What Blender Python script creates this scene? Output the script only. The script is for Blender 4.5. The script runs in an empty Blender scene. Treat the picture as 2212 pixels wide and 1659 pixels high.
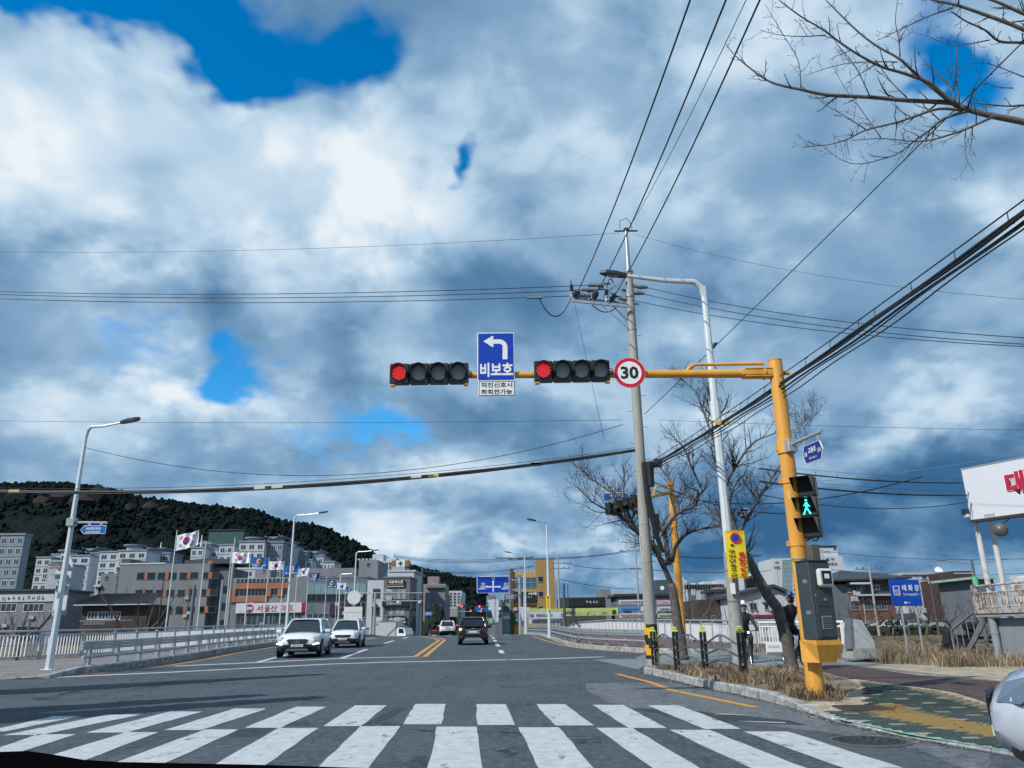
import bpy, bmesh, math, random
from mathutils import Vector as V, Matrix, noise as mnoise
R = math.radians
rnd = random.Random(7)
SC = bpy.context.scene
COL = SC.collection

# ------------------------------------------------------------------ camera
CAM_H = 1.30
PITCH = R(17.644); ROLL = 0.014; FU = 1661.0; CX, CY = 1106.0, 829.5
cam_d = bpy.data.cameras.new('camera'); cam = bpy.data.objects.new('camera', cam_d); COL.objects.link(cam)
cam_d.sensor_width = 36.0; cam_d.lens = FU / 2212.0 * 36.0
cam_d.clip_start = 0.05; cam_d.clip_end = 5000
cam.matrix_world = Matrix.Translation((0, 0, CAM_H)) @ Matrix.Rotation(math.pi/2 + PITCH, 4, 'X') @ Matrix.Rotation(-ROLL, 4, 'Z')
SC.camera = cam

def ray(u, v):
    a, b = u - CX, CY - v
    c, s = math.cos(ROLL), math.sin(ROLL)
    x, y = a*c + b*s, -a*s + b*c
    return V((x, FU*math.cos(PITCH) - y*math.sin(PITCH), FU*math.sin(PITCH) + y*math.cos(PITCH)))

# ------------------------------------------------------------------ light
SUN_AZ, SUN_EL = 50.0, 42.0          # light travels towards this azimuth (from +Y towards +X)
sun_d = bpy.data.lights.new('sun', 'SUN'); sun = bpy.data.objects.new('sun', sun_d); COL.objects.link(sun)
sun_d.energy = 4.2; sun_d.angle = R(0.5); sun_d.color = (1.0, 0.95, 0.87)
ld = V((math.sin(R(SUN_AZ))*math.cos(R(SUN_EL)), math.cos(R(SUN_AZ))*math.cos(R(SUN_EL)), -math.sin(R(SUN_EL))))
sun.rotation_euler = ld.to_track_quat('-Z', 'Y').to_euler()

SC.view_settings.view_transform = 'Standard'; SC.view_settings.look = 'None'
SC.view_settings.exposure = 0.0; SC.view_settings.gamma = 1.0

world = bpy.data.worlds.new('World'); SC.world = world; world.use_nodes = True
def build_sky():
    nt = world.node_tree; nt.nodes.clear()
    def nd(t, **k):
        n = nt.nodes.new(t)
        for a, b in k.items(): setattr(n, a, b)
        return n
    def put(sock, v):
        if hasattr(v, 'is_linked'): nt.links.new(v, sock)
        else: sock.default_value = v
    def m(op, a, b=0.0, c=0.0, clamp=False):
        n = nd('ShaderNodeMath', operation=op); n.use_clamp = clamp
        put(n.inputs[0], a); put(n.inputs[1], b); put(n.inputs[2], c)
        return n.outputs[0]
    def vm(op, a, b=(0, 0, 0), out=0):
        n = nd('ShaderNodeVectorMath', operation=op); put(n.inputs[0], a); put(n.inputs[1], b)
        return n.outputs[out]
    def ss(x, lo, hi):
        n = nd('ShaderNodeMapRange', interpolation_type='SMOOTHSTEP'); put(n.inputs[0], x)
        n.inputs[1].default_value = lo; n.inputs[2].default_value = hi
        return n.outputs[0]
    def noise(vec, scale, detail=6.0, rough=0.55, dist=0.0, lac=2.0):
        n = nd('ShaderNodeTexNoise', noise_dimensions='3D'); put(n.inputs['Vector'], vec)
        n.inputs['Scale'].default_value = scale; n.inputs['Detail'].default_value = detail
        n.inputs['Roughness'].default_value = rough; n.inputs['Distortion'].default_value = dist
        n.inputs['Lacunarity'].default_value = lac
        return n.outputs['Fac']
    def mixc(f, a, b):
        n = nd('ShaderNodeMix', data_type='RGBA'); put(n.inputs[0], f); put(n.inputs[6], a); put(n.inputs[7], b)
        return n.outputs[2]
    d = vm('NORMALIZE', nd('ShaderNodeTexCoord').outputs['Generated'])
    sp = nd('ShaderNodeSeparateXYZ'); put(sp.inputs[0], d)
    x, y, z = sp.outputs
    az = m('ARCTAN2', x, y); el = m('ARCSINE', z)
    # cloud-layer coordinates: flatter towards the horizon
    k = m('DIVIDE', 1.0, m('ADD', m('MAXIMUM', z, 0.0), 0.75))
    cv = nd('ShaderNodeCombineXYZ'); put(cv.inputs[0], m('MULTIPLY', x, k)); put(cv.inputs[1], m('MULTIPLY', y, k)); put(cv.inputs[2], m('MULTIPLY', m('MULTIPLY', z, k), 1.25))
    q = cv.outputs[0]
    warp = nd('ShaderNodeTexNoise'); put(warp.inputs['Vector'], q); warp.inputs['Scale'].default_value = 3.2; warp.inputs['Detail'].default_value = 2
    wv = vm('MULTIPLY', vm('SUBTRACT', warp.outputs['Color'], (0.5, 0.5, 0.5)), (0.11, 0.11, 0.11))
    qw = vm('ADD', q, wv)
    n_big = noise(qw, 2.2, 2, 0.45)
    n_mid = noise(qw, 7.0, 7, 0.55)
    n_lo = noise(qw, 7.0, 3, 0.50); n_sh = noise(vm('ADD', qw, (0.02, -0.02, 0.06)), 7.0, 3, 0.50)       # the same billows a little higher up: gives lit tops and shaded bases
    rg = nd('ShaderNodeTexNoise', noise_dimensions='3D', noise_type='RIDGED_MULTIFRACTAL', normalize=True); put(rg.inputs['Vector'], qw)
    rg.inputs['Scale'].default_value = 4.6; rg.inputs['Detail'].default_value = 3.0; rg.inputs['Roughness'].default_value = .45; rg.inputs['Offset'].default_value = 1.0; rg.inputs['Gain'].default_value = 1.2
    n_puf = rg.outputs['Fac']
    # angles warped by the same field, for the placed cloud masses
    ae = nd('ShaderNodeCombineXYZ'); put(ae.inputs[0], az); put(ae.inputs[1], el)
    wp2 = nd('ShaderNodeTexNoise'); put(wp2.inputs['Vector'], q); wp2.inputs['Scale'].default_value = 6.5; wp2.inputs['Detail'].default_value = 4; wp2.inputs['Roughness'].default_value = 0.6
    aew = vm('ADD', ae.outputs[0], vm('MULTIPLY', vm('SUBTRACT', wp2.outputs['Color'], (0.5, 0.5, 0.5)), (0.25, 0.22, 0.0)))
    def blob(u, v, su, sv, amp):
        r = ray(u, v).normalized()
        a, e = math.atan2(r.x, r.y), math.asin(r.z)
        t = vm('SUBTRACT', aew, (a, e, 0.0))
        t = vm('MULTIPLY', t, (FU/su/1.05, FU/sv/1.05, 0.0))
        g = m('EXPONENT', m('MULTIPLY', vm('DOT_PRODUCT', t, t, 1), -1.0))
        return m('MULTIPLY', g, amp)
    def total(lst, start):
        s = start
        for b in lst: s = m('ADD', s, blob(*b))
        return s
    light = total(LIGHT_BLOBS, 0.565)
    light = m('ADD', light, m('MULTIPLY', m('SUBTRACT', n_big, 0.5), 0.30))
    light = m('ADD', light, m('MULTIPLY', m('SUBTRACT', n_mid, 0.5), 0.30))
    light = m('ADD', light, m('MULTIPLY', m('SUBTRACT', ss(n_mid, 0.43, 0.60), 0.5), 0.17))
    light = m('ADD', light, m('MULTIPLY', m('SUBTRACT', 0.5, n_puf), 0.16))
    light = m('ADD', light, m('MULTIPLY', m('SUBTRACT', n_lo, n_sh), 0.40))
    ramp = nd('ShaderNodeValToRGB'); put(ramp.inputs[0], light)
    cr = ramp.color_ramp
    stops = CLOUD_STOPS
    while len(cr.elements) < len(stops): cr.elements.new(0.5)
    for e, (p, c) in zip(cr.elements, stops): e.position = p; e.color = (*c, 1)
    hole = total(BLUE_BLOBS, 0.0)
    ragged_ = m('ADD', m('MULTIPLY', m('SUBTRACT', n_mid, 0.5), 1.9), m('ADD', m('MULTIPLY', m('SUBTRACT', n_puf, 0.5), 0.45), m('MULTIPLY', m('SUBTRACT', n_big, 0.52), -0.45)))
    gap = m('ADD', hole, m('MULTIPLY', ragged_, m('MULTIPLY', hole, 1.5, clamp=True)))      # ragged edges, only where there is a hole
    gapm = ss(gap, 0.28, 0.86)
    sky = nd('ShaderNodeTexSky', sky_type='NISHITA'); sky.sun_disc = False
    sky.sun_elevation = R(SUN_EL); sky.sun_rotation = R(180 + SUN_AZ)
    sky.altitude = 300; sky.air_density = 1.0; sky.dust_density = 0.2; sky.ozone_density = 2.0
    sat = nd('ShaderNodeHueSaturation'); put(sat.inputs['Color'], sky.outputs[0]); sat.inputs['Hue'].default_value = .497; sat.inputs['Saturation'].default_value = 1.50; sat.inputs['Value'].default_value = 1.9
    cl = nd('ShaderNodeMix', data_type='RGBA', blend_type='MULTIPLY'); cl.inputs[0].default_value = 1.0
    put(cl.inputs[6], ramp.outputs[0]); cl.inputs[7].default_value = (10, 10, 10, 1)
    bg = nd('ShaderNodeBackground'); put(bg.inputs[0], mixc(gapm, cl.outputs[2], sat.outputs[0])); bg.inputs[1].default_value = 0.10
    out = nd('ShaderNodeOutputWorld'); nt.links.new(bg.outputs[0], out.inputs[0])
    world.cycles.sampling_method = 'NONE'
    SC.cycles.use_adaptive_sampling = True; SC.cycles.adaptive_threshold = 0.025; SC.cycles.adaptive_min_samples = 8
    SC.cycles.max_bounces = 5; SC.cycles.diffuse_bounces = 2; SC.cycles.glossy_bounces = 3; SC.cycles.transparent_max_bounces = 12; SC.cycles.caustics_reflective = False; SC.cycles.caustics_refractive = False
# cloud brightness -> colour (linear)
CLOUD_STOPS = [(0.0, (0.040, 0.135, 0.29)), (0.20, (0.10, 0.225, 0.39)), (0.40, (0.20, 0.355, 0.545)),
               (0.58, (0.32, 0.49, 0.67)), (0.76, (0.53, 0.69, 0.84)), (1.0, (0.82, 0.89, 0.94))]
# masses seen in the sky: (u, v, width, height, amount)
LIGHT_BLOBS = [(200, 300, 330, 200, .36), (600, 330, 260, 150, .28), (880, 430, 180, 120, .32), (90, 450, 220, 90, .16), (500, 470, 300, 60, .10),
               (1250, 150, 300, 150, .08), (1650, 120, 280, 160, .12), (2130, 430, 120, 60, .22), (1950, 300, 250, 120, .05),
               (430, 880, 150, 55, .30), (330, 820, 90, 40, .28), (640, 930, 90, 40, .10), (90, 960, 150, 50, .10),
               (600, 1090, 180, 45, .22), (750, 1060, 200, 50, .16), (1050, 1060, 200, 40, .16), (1000, 1150, 350, 30, .28), (1250, 1175, 150, 22, .26),
               (1500, 880, 130, 110, .16), (1640, 840, 100, 80, .18), (1980, 900, 180, 60, .20), (2080, 840, 120, 40, .15),
               (700, 600, 380, 70, -0.15), (400, 650, 300, 60, -0.14), (950, 680, 300, 60, -0.14), (80, 610, 200, 50, -0.08),
               (1450, 560, 250, 90, -0.10), (1250, 520, 120, 90, -0.07), (1750, 520, 250, 60, -0.11),
               (120, 780, 120, 50, -0.10), (780, 870, 200, 40, -0.10), (150, 870, 200, 40, -0.07), (250, 1000, 200, 35, -0.08),
               (1950, 1110, 340, 100, -0.46), (1550, 1150, 200, 60, -0.26), (2150, 960, 120, 40, -0.20), (1900, 700, 280, 60, -0.10), (1300, 1230, 350, 25, -0.12), (1150, 780, 200, 60, -0.05), (1100, 960, 150, 25, -0.07)]
BLUE_BLOBS = [(230, 5, 250, 75, .80), (440, 95, 150, 85, .66), (60, 5, 140, 40, .5), (620, 90, 110, 90, .48), (790, 110, 110, 115, .72), (1000, 330, 40, 55, .62),
              (1990, 50, 100, 100, .66), (2060, 170, 70, 80, .5), (270, 740, 80, 55, .62), (480, 830, 90, 60, .60), (570, 780, 80, 50, .5), (740, 960, 150, 50, .58), (880, 930, 70, 35, .36), (150, 680, 70, 35, .36)]
build_sky()

# ------------------------------------------------------------------ helpers
def G(u, v, z=0.0):
    d = ray(u, v); t = (z - CAM_H)/d.z; return V((d.x*t, d.y*t, z))
def W(u, v, Y):
    d = ray(u, v)*(1.0/ray(u, v).y*Y); return V((d.x, d.y, d.z + CAM_H))
def crop(x0, y0, s): return lambda c, d: (x0 + s*c, y0 + s*d)
fA = crop(0, 1014.9, .29756); fB = crop(384, 1097.2, .21493); fC = crop(713.2, 1124.6, .19841); fD = crop(1069.8, 1124.6, .19841)
fE = crop(1344.1, 1069.8, .2646); fF = crop(1728.1, 960.1, .33074); fS = crop(811.9, 685.8, .29018); fP = crop(1152.1, 466.3, .19841)
fQ = crop(1426.4, 740.6, .2646); fT = crop(1563.5, 0, .29759); fX = crop(0, 1398.9, .5); fY = crop(1106, 1398.9, .5)
f3 = crop(1645.8, 1206.9, .1785); f4 = crop(2057.3, 976.5, .13888); f5 = crop(2002.4, 1206.9, .16541); f6 = crop(1234.4, 960.1, .21081); f7 = crop(795.5, 1124.6, .15541)
fU = crop(0, 0, 1.0)
def sm(t): t = max(0., min(1., t)); return t*t*(3 - 2*t)
def zr(y):                              # road height: the bridge is gently humped
    if y < 20: return 0.
    if y < 75: t = (y - 20)/55.; return .64*(.35*sm(t) + .65*t)
    if y < 95: return .64
    if y < 135: return .64 - 1.04*sm((y - 95)/40.)
    return -.4
def GR(u, v, dz=0.0):
    d = ray(u, v); k = d.z/d.y; y = 5.0
    while y < 140:
        if CAM_H + k*y <= zr(y) + dz: return W(u, v, y)
        y += .05
    return W(u, v, 100)

class B:
    """collects faces; build() links them as one mesh object"""
    def __init__(s): s.v = []; s.f = []; s.m = []; s.cur = 0
    def add(s, vs, fs):
        o = len(s.v); s.v.extend(tuple(p) for p in vs)
        s.f.extend([tuple(i + o for i in f) for f in fs]); s.m.extend([s.cur]*len(fs)); return s
    def mat(s, i): s.cur = i; return s
    def box(s, x0, y0, z0, x1, y1, z1, T=None):
        vs = [V((x, y, z)) for z in (z0, z1) for y in (y0, y1) for x in (x0, x1)]
        if T is not None: vs = [T @ p for p in vs]
        return s.add(vs, [(0, 2, 3, 1), (4, 5, 7, 6), (0, 1, 5, 4), (2, 6, 7, 3), (0, 4, 6, 2), (1, 3, 7, 5)])
    def cbox(s, x0, y0, z0, x1, y1, z1, b=0.02, T=None):
        """box with chamfered vertical and horizontal edges"""
        b = min(b, abs(x1-x0)*.45, abs(y1-y0)*.45, abs(z1-z0)*.45)
        vs = []; 
        for z, e in ((z0, b), (z0+b, 0), (z1-b, 0), (z1, b)):
            for x, y in ((x0+b, y0), (x1-b, y0), (x1, y0+b), (x1, y1-b), (x1-b, y1), (x0+b, y1), (x0, y1-b), (x0, y0+b)):
                cx, cy = (x0+x1)/2, (y0+y1)/2
                hx, hy = (x1-x0)/2, (y1-y0)/2
                vs.append(V((cx + (x-cx)*(1 - e/hx), cy + (y-cy)*(1 - e/hy), z)))
        if T is not None: vs = [T @ p for p in vs]
        fs = [tuple(range(7, -1, -1)), tuple(range(24, 32))]
        for r in range(3):
            for i in range(8): j = (i+1) % 8; fs.append((r*8+i, r*8+j, r*8+8+j, r*8+8+i))
        return s.add(vs, fs)
    def tube(s, pts, r, n=8, cap=True, up=None):
        pts = [V(p) for p in pts]; k = len(pts)
        rs = r if isinstance(r, (list, tuple)) else [r]*k
        vs = []; prev = None
        for i, p in enumerate(pts):
            d = (pts[min(i+1, k-1)] - pts[max(i-1, 0)])
            d = d.normalized() if d.length > 1e-9 else V((0, 0, 1))
            if prev is None:
                a = V((0, 0, 1)) if abs(d.z) < .9 else V((0, 1, 0))
                if up is not None: a = V(up)
                e = a.cross(d).normalized()
            else:
                e = prev - d*prev.dot(d)
                e = e.normalized() if e.length > 1e-6 else d.orthogonal().normalized()
            prev = e; f = d.cross(e)
            for j in range(n):
                t = 2*math.pi*(j+.5)/n
                vs.append(p + (e*math.cos(t) + f*math.sin(t))*rs[i])
        fs = []
        for i in range(k-1):
            for j in range(n): q = (j+1) % n; fs.append((i*n+j, i*n+q, i*n+n+q, i*n+n+j))
        if cap: fs.append(tuple(range(n-1, -1, -1))); fs.append(tuple(range((k-1)*n, k*n)))
        return s.add(vs, fs)
    def poly(s, pts): return s.add(pts, [tuple(range(len(pts)))])
    def prism(s, pts, d):
        """closed polygon of 3-D points swept by vector d (pts counter-clockwise seen against d)"""
        d = V(d); n = len(pts); a = [V(p) for p in pts]; b = [p + d for p in a]
        fs = [tuple(range(n-1, -1, -1)), tuple(range(n, 2*n))] + [(i, (i+1) % n, n+(i+1) % n, n+i) for i in range(n)]
        return s.add(a+b, fs)
    def lathe(s, prof, n=16, o=(0, 0, 0), T=None, ring=False):
        """profile [(r, z)] about the z axis; ring: closed profile, no caps"""
        if ring: prof = list(prof) + [prof[0]]
        vs = [V((o[0]+r*math.cos(2*math.pi*j/n), o[1]+r*math.sin(2*math.pi*j/n), o[2]+z)) for r, z in prof for j in range(n)]
        if T is not None: vs = [T @ p for p in vs]
        fs = [(i*n+j, i*n+(j+1) % n, i*n+n+(j+1) % n, i*n+n+j) for i in range(len(prof)-1) for j in range(n)]
        if not ring: fs += [tuple(range(n-1, -1, -1)), tuple(range((len(prof)-1)*n, len(prof)*n))]
        return s.add(vs, fs)
    def mesh(s, name, mats, smooth=None):
        me = bpy.data.meshes.new(name); me.from_pydata(s.v, [], s.f)
        if not isinstance(mats, (list, tuple)): mats = [mats]
        for x in mats: me.materials.append(x)
        if len(mats) > 1: me.polygons.foreach_set('material_index', s.m)
        if smooth is not None:
            me.polygons.foreach_set('use_smooth', [True]*len(me.polygons))
            if smooth < 180: me.set_sharp_from_angle(angle=R(smooth))
        me.update(); return me
    def build(s, name, mats, parent=None, smooth=None, world=False, loc=None, **tags):
        if world and parent is not None:
            q = (Matrix.Translation(parent.location) @ Matrix.Rotation(parent.rotation_euler.z, 4, 'Z')).inverted()
            s.v = [tuple(q @ V(p)) for p in s.v]
        return place(name, s.mesh(name, mats, smooth), parent, loc, **tags)

def place(name, me, parent=None, loc=None, rz=0.0, mat=None, **tags):
    o = bpy.data.objects.new(name, me); COL.objects.link(o)
    if parent is not None: o.parent = parent
    if mat is not None: o.matrix_basis = mat
    else:
        if loc is not None: o.location = loc
        if rz: o.rotation_euler.z = rz
    for k, v in tags.items():
        if v is not None: o[{'cat': 'category'}.get(k, k)] = v
    return o
def thing(name, label, cat, loc=(0, 0, 0), rz=0.0, group=None):
    return place(name, None, None, loc, rz, label=label, cat=cat, group=group)
def struct(name, me): return place(name, me, kind='structure')
def copy_tree(root, parent=None):
    c = root.copy(); COL.objects.link(c)
    if parent is not None: c.parent = parent
    for ch in list(root.children): copy_tree(ch, c)
    return c
def frame3(o, x, y):
    """matrix with columns x (right), y (up), x cross y (out)"""
    x = V(x).normalized(); y = V(y); y = (y - x*y.dot(x)).normalized(); z = x.cross(y)
    return Matrix(((x.x, y.x, z.x, o[0]), (x.y, y.y, z.y, o[1]), (x.z, y.z, z.z, o[2]), (0, 0, 0, 1)))
def rot2(a): return Matrix.Rotation(a, 4, 'Z')

# ------------------------------------------------------------------ materials
MATS = {}
def mt(name, col, rough=.6, metal=0., var=.0, scale=8., bump=0., bscale=60., emit=0., spec=None, col2=None, streak=False, alpha=None, coat=0.):
    if name in MATS: return MATS[name]
    m = bpy.data.materials.new(name); m.use_nodes = True; MATS[name] = m
    nt = m.node_tree; b = nt.nodes['Principled BSDF']
    b.inputs['Base Color'].default_value = (*col, 1); b.inputs['Roughness'].default_value = rough; b.inputs['Metallic'].default_value = metal
    if spec is not None: b.inputs['Specular IOR Level'].default_value = spec
    if coat: b.inputs['Coat Weight'].default_value = coat; b.inputs['Coat Roughness'].default_value = .04
    if emit: b.inputs['Emission Color'].default_value = (*col, 1); b.inputs['Emission Strength'].default_value = emit
    if var or bump or col2:
        tc = nt.nodes.new('ShaderNodeTexCoord'); co = tc.outputs['Object']
        if streak:
            mp = nt.nodes.new('ShaderNodeMapping'); mp.inputs['Scale'].default_value = (1, 1, .12); nt.links.new(co, mp.inputs[0]); co = mp.outputs[0]
    if var or col2:
        n = nt.nodes.new('ShaderNodeTexNoise'); n.inputs['Scale'].default_value = scale; n.inputs['Detail'].default_value = 6; n.inputs['Roughness'].default_value = .62
        nt.links.new(co, n.inputs['Vector'])
        r = nt.nodes.new('ShaderNodeValToRGB'); r.color_ramp.elements[0].position = .32; r.color_ramp.elements[1].position = .68
        c2 = col2 or tuple(min(1, c*(1+var)) for c in col); c1 = col if col2 else tuple(c*(1-var) for c in col)
        r.color_ramp.elements[0].color = (*c1, 1); r.color_ramp.elements[1].color = (*c2, 1)
        nt.links.new(n.outputs[0], r.inputs[0]); nt.links.new(r.outputs[0], b.inputs['Base Color'])
    if bump:
        n2 = nt.nodes.new('ShaderNodeTexNoise'); n2.inputs['Scale'].default_value = bscale; n2.inputs['Detail'].default_value = 4
        nt.links.new(co, n2.inputs['Vector'])
        bp = nt.nodes.new('ShaderNodeBump'); bp.inputs['Strength'].default_value = bump; bp.inputs['Distance'].default_value = .02
        nt.links.new(n2.outputs[0], bp.inputs['Height']); nt.links.new(bp.outputs[0], b.inputs['Normal'])
    return m
def ground_mat(name, dark, light, fine=140., patch=.35, bump=.5, extra=None, amount=1.0, rough=.88, cracks=0.):
    """speckled surface: fine grain, large patches, worn dark spots"""
    m = bpy.data.materials.new(name); m.use_nodes = True; nt = m.node_tree; b = nt.nodes['Principled BSDF']
    L = nt.links.new
    co = nt.nodes.new('ShaderNodeTexCoord').outputs['Object']
    def ns(scale, det=5, ro=.6, vec=co):
        n = nt.nodes.new('ShaderNodeTexNoise'); n.inputs['Scale'].default_value = scale; n.inputs['Detail'].default_value = det; n.inputs['Roughness'].default_value = ro
        L(vec, n.inputs['Vector']); return n.outputs[0]
    def rng(x, a, b_, c, d):
        n = nt.nodes.new('ShaderNodeMapRange'); L(x, n.inputs[0])
        for i, v in enumerate((a, b_, c, d)): n.inputs[1+i].default_value = v
        return n.outputs[0]
    def mx(f, a, c, mode='MIX'):
        n = nt.nodes.new('ShaderNodeMix'); n.data_type = 'RGBA'; n.blend_type = mode
        if hasattr(f, 'is_linked'): L(f, n.inputs[0])
        else: n.inputs[0].default_value = f
        for s, q in ((6, a), (7, c)):
            if hasattr(q, 'is_linked'): L(q, n.inputs[s])
            else: n.inputs[s].default_value = (*q, 1)
        return n.outputs[2]
    c = mx(rng(ns(patch, 6, .65), .35, .65, 0, 1), dark, light)
    g = ns(fine, 3, .7); c = mx(rng(g, .48, .62, 0, .55*amount), c, tuple(min(1, q*1.9) for q in light))
    c = mx(rng(ns(fine*.45, 3, .7), .52, .72, 0, .55*amount), c, tuple(q*.45 for q in dark))
    mp = nt.nodes.new('ShaderNodeMapping'); mp.inputs['Scale'].default_value = (.45, .16, 1); L(co, mp.inputs[0])
    c = mx(rng(ns(1.0, 8, .7, mp.outputs[0]), .52, .66, 0, .62*amount), c, tuple(q*.55 for q in dark))
    c = mx(rng(ns(fine*.16, 4, .75), .50, .62, 0, .62*amount), c, tuple(min(1, q*2.1) for q in light))
    c = mx(rng(ns(fine*.10, 4, .75), .50, .62, 0, .55*amount), c, tuple(q*.42 for q in dark))
    mp2 = nt.nodes.new('ShaderNodeMapping'); mp2.inputs['Scale'].default_value = (1.5, .035, 1); L(co, mp2.inputs[0])
    c = mx(rng(ns(1.0, 3, .6, mp2.outputs[0]), .40, .66, 0, .42*amount), c, tuple(q*1.25 for q in light))
    vo = nt.nodes.new('ShaderNodeTexVoronoi'); vo.feature = 'DISTANCE_TO_EDGE'; vo.inputs['Scale'].default_value = .33; vo.inputs['Randomness'].default_value = 1.
    wr = nt.nodes.new('ShaderNodeTexNoise'); wr.inputs['Scale'].default_value = 1.3; wr.inputs['Detail'].default_value = 5; L(co, wr.inputs['Vector'])
    wa = nt.nodes.new('ShaderNodeVectorMath'); wa.operation = 'MULTIPLY_ADD'; L(wr.outputs['Color'], wa.inputs[0]); wa.inputs[1].default_value = (1.6, 1.6, 0); L(co, wa.inputs[2]); L(wa.outputs[0], vo.inputs['Vector'])
    ck = nt.nodes.new('ShaderNodeMath'); ck.operation = 'MULTIPLY'; L(rng(vo.outputs['Distance'], .004, .014, .85*cracks, 0), ck.inputs[0]); L(rng(ns(.16, 3, .6), .47, .56, 0, 1), ck.inputs[1])
    c = mx(ck.outputs[0], c, tuple(q*.3 for q in dark))
    if extra: c = mx(rng(ns(extra[0], 7, .68), extra[1], extra[1]+.07, 0, extra[3]), c, extra[2])
    L(c, b.inputs['Base Color']); b.inputs['Roughness'].default_value = rough; b.inputs['Specular IOR Level'].default_value = .3
    bp = nt.nodes.new('ShaderNodeBump'); bp.inputs['Strength'].default_value = bump; bp.inputs['Distance'].default_value = .01
    L(g, bp.inputs['Height']); L(bp.outputs[0], b.inputs['Normal'])
    MATS[name] = m; return m
def paint_mat(name, col, wear=.56, scale=3.2, soft=.09, fine=30.):
    """road paint worn through to the asphalt below"""
    m = bpy.data.materials.new(name); m.use_nodes = True; nt = m.node_tree; b = nt.nodes['Principled BSDF']; L = nt.links.new
    co = nt.nodes.new('ShaderNodeTexCoord').outputs['Object']
    mp = nt.nodes.new('ShaderNodeMapping'); mp.inputs['Scale'].default_value = (1.6, .5, 1); L(co, mp.inputs[0])
    def ns(s, d, vec, ro=.65):
        n = nt.nodes.new('ShaderNodeTexNoise'); n.inputs['Scale'].default_value = s; n.inputs['Detail'].default_value = d; n.inputs['Roughness'].default_value = ro; L(vec, n.inputs['Vector']); return n.outputs[0]
    r = nt.nodes.new('ShaderNodeValToRGB'); r.color_ramp.elements[0].color = (*[c*.70 for c in col], 1); r.color_ramp.elements[1].color = (*col, 1)
    r.color_ramp.elements[0].position = .33; r.color_ramp.elements[1].position = .6
    L(ns(5, 8, co, .75), r.inputs[0]); L(r.outputs[0], b.inputs['Base Color']); b.inputs['Roughness'].default_value = .7
    a = nt.nodes.new('ShaderNodeMapRange'); a.inputs[1].default_value = wear; a.inputs[2].default_value = wear+soft; a.inputs[3].default_value = 1; a.inputs[4].default_value = .12
    L(ns(scale, 9, mp.outputs[0], .72), a.inputs[0])
    a2 = nt.nodes.new('ShaderNodeMapRange'); a2.inputs[1].default_value = .66; a2.inputs[2].default_value = .74; a2.inputs[3].default_value = 1; a2.inputs[4].default_value = .3
    L(ns(fine, 3, co), a2.inputs[0])
    mu = nt.nodes.new('ShaderNodeMath'); mu.operation = 'MULTIPLY'; L(a.outputs[0], mu.inputs[0]); L(a2.outputs[0], mu.inputs[1])
    L(mu.outputs[0], b.inputs['Alpha']); MATS[name] = m; return m

WHITE = mt('white_paint', (.78, .79, .80), .45, var=.06, scale=3)
WSIGN = mt('sign_white', (.80, .82, .84), .4)
BLACK = mt('black', (.012, .013, .016), .5)
DKGLASS = mt('dark_glass', (.014, .020, .028), .08, spec=.6)
WINGLASS = mt('window_glass', (.035, .055, .075), .12, spec=.6, var=.5, scale=.7)
TEALGLASS = mt('teal_glass', (.16, .30, .33), .10, spec=.6, var=.25, scale=.6)
GALV = mt('galvanised_steel', (.42, .46, .50), .42, metal=.55, var=.10, scale=5, bump=.05)
STEEL = mt('grey_steel', (.30, .33, .36), .4, metal=.6, var=.12, scale=7)
DKSTEEL = mt('dark_steel', (.045, .05, .055), .45, metal=.3)
POLEW = mt('lamp_post_paint', (.68, .74, .77), .4, metal=.25, var=.07, scale=3)
YELLOW = mt('signal_yellow', (.60, .275, .038), .45, col2=(.76, .39, .07), scale=3.2, bump=.05, streak=True)
CONC = mt('concrete', (.30, .30, .29), .85, var=.18, scale=5, bump=.35, bscale=50)
POLEC = mt('pole_concrete', (.33, .33, .31), .8, var=.22, scale=4, bump=.25, bscale=40, streak=True)
SIGNBLUE = mt('sign_blue', (.005, .045, .42), .35)
SIGNBLUE2 = mt('sign_blue_light', (.01, .13, .50), .35)
NAVY = mt('sign_navy', (.008, .022, .20), .35)
RED = mt('sign_red', (.60, .012, .025), .4)
RUBBER = mt('cable_rubber', (.010, .011, .013), .55)
WIRE = mt('bare_wire', (.03, .035, .04), .5)

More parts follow.
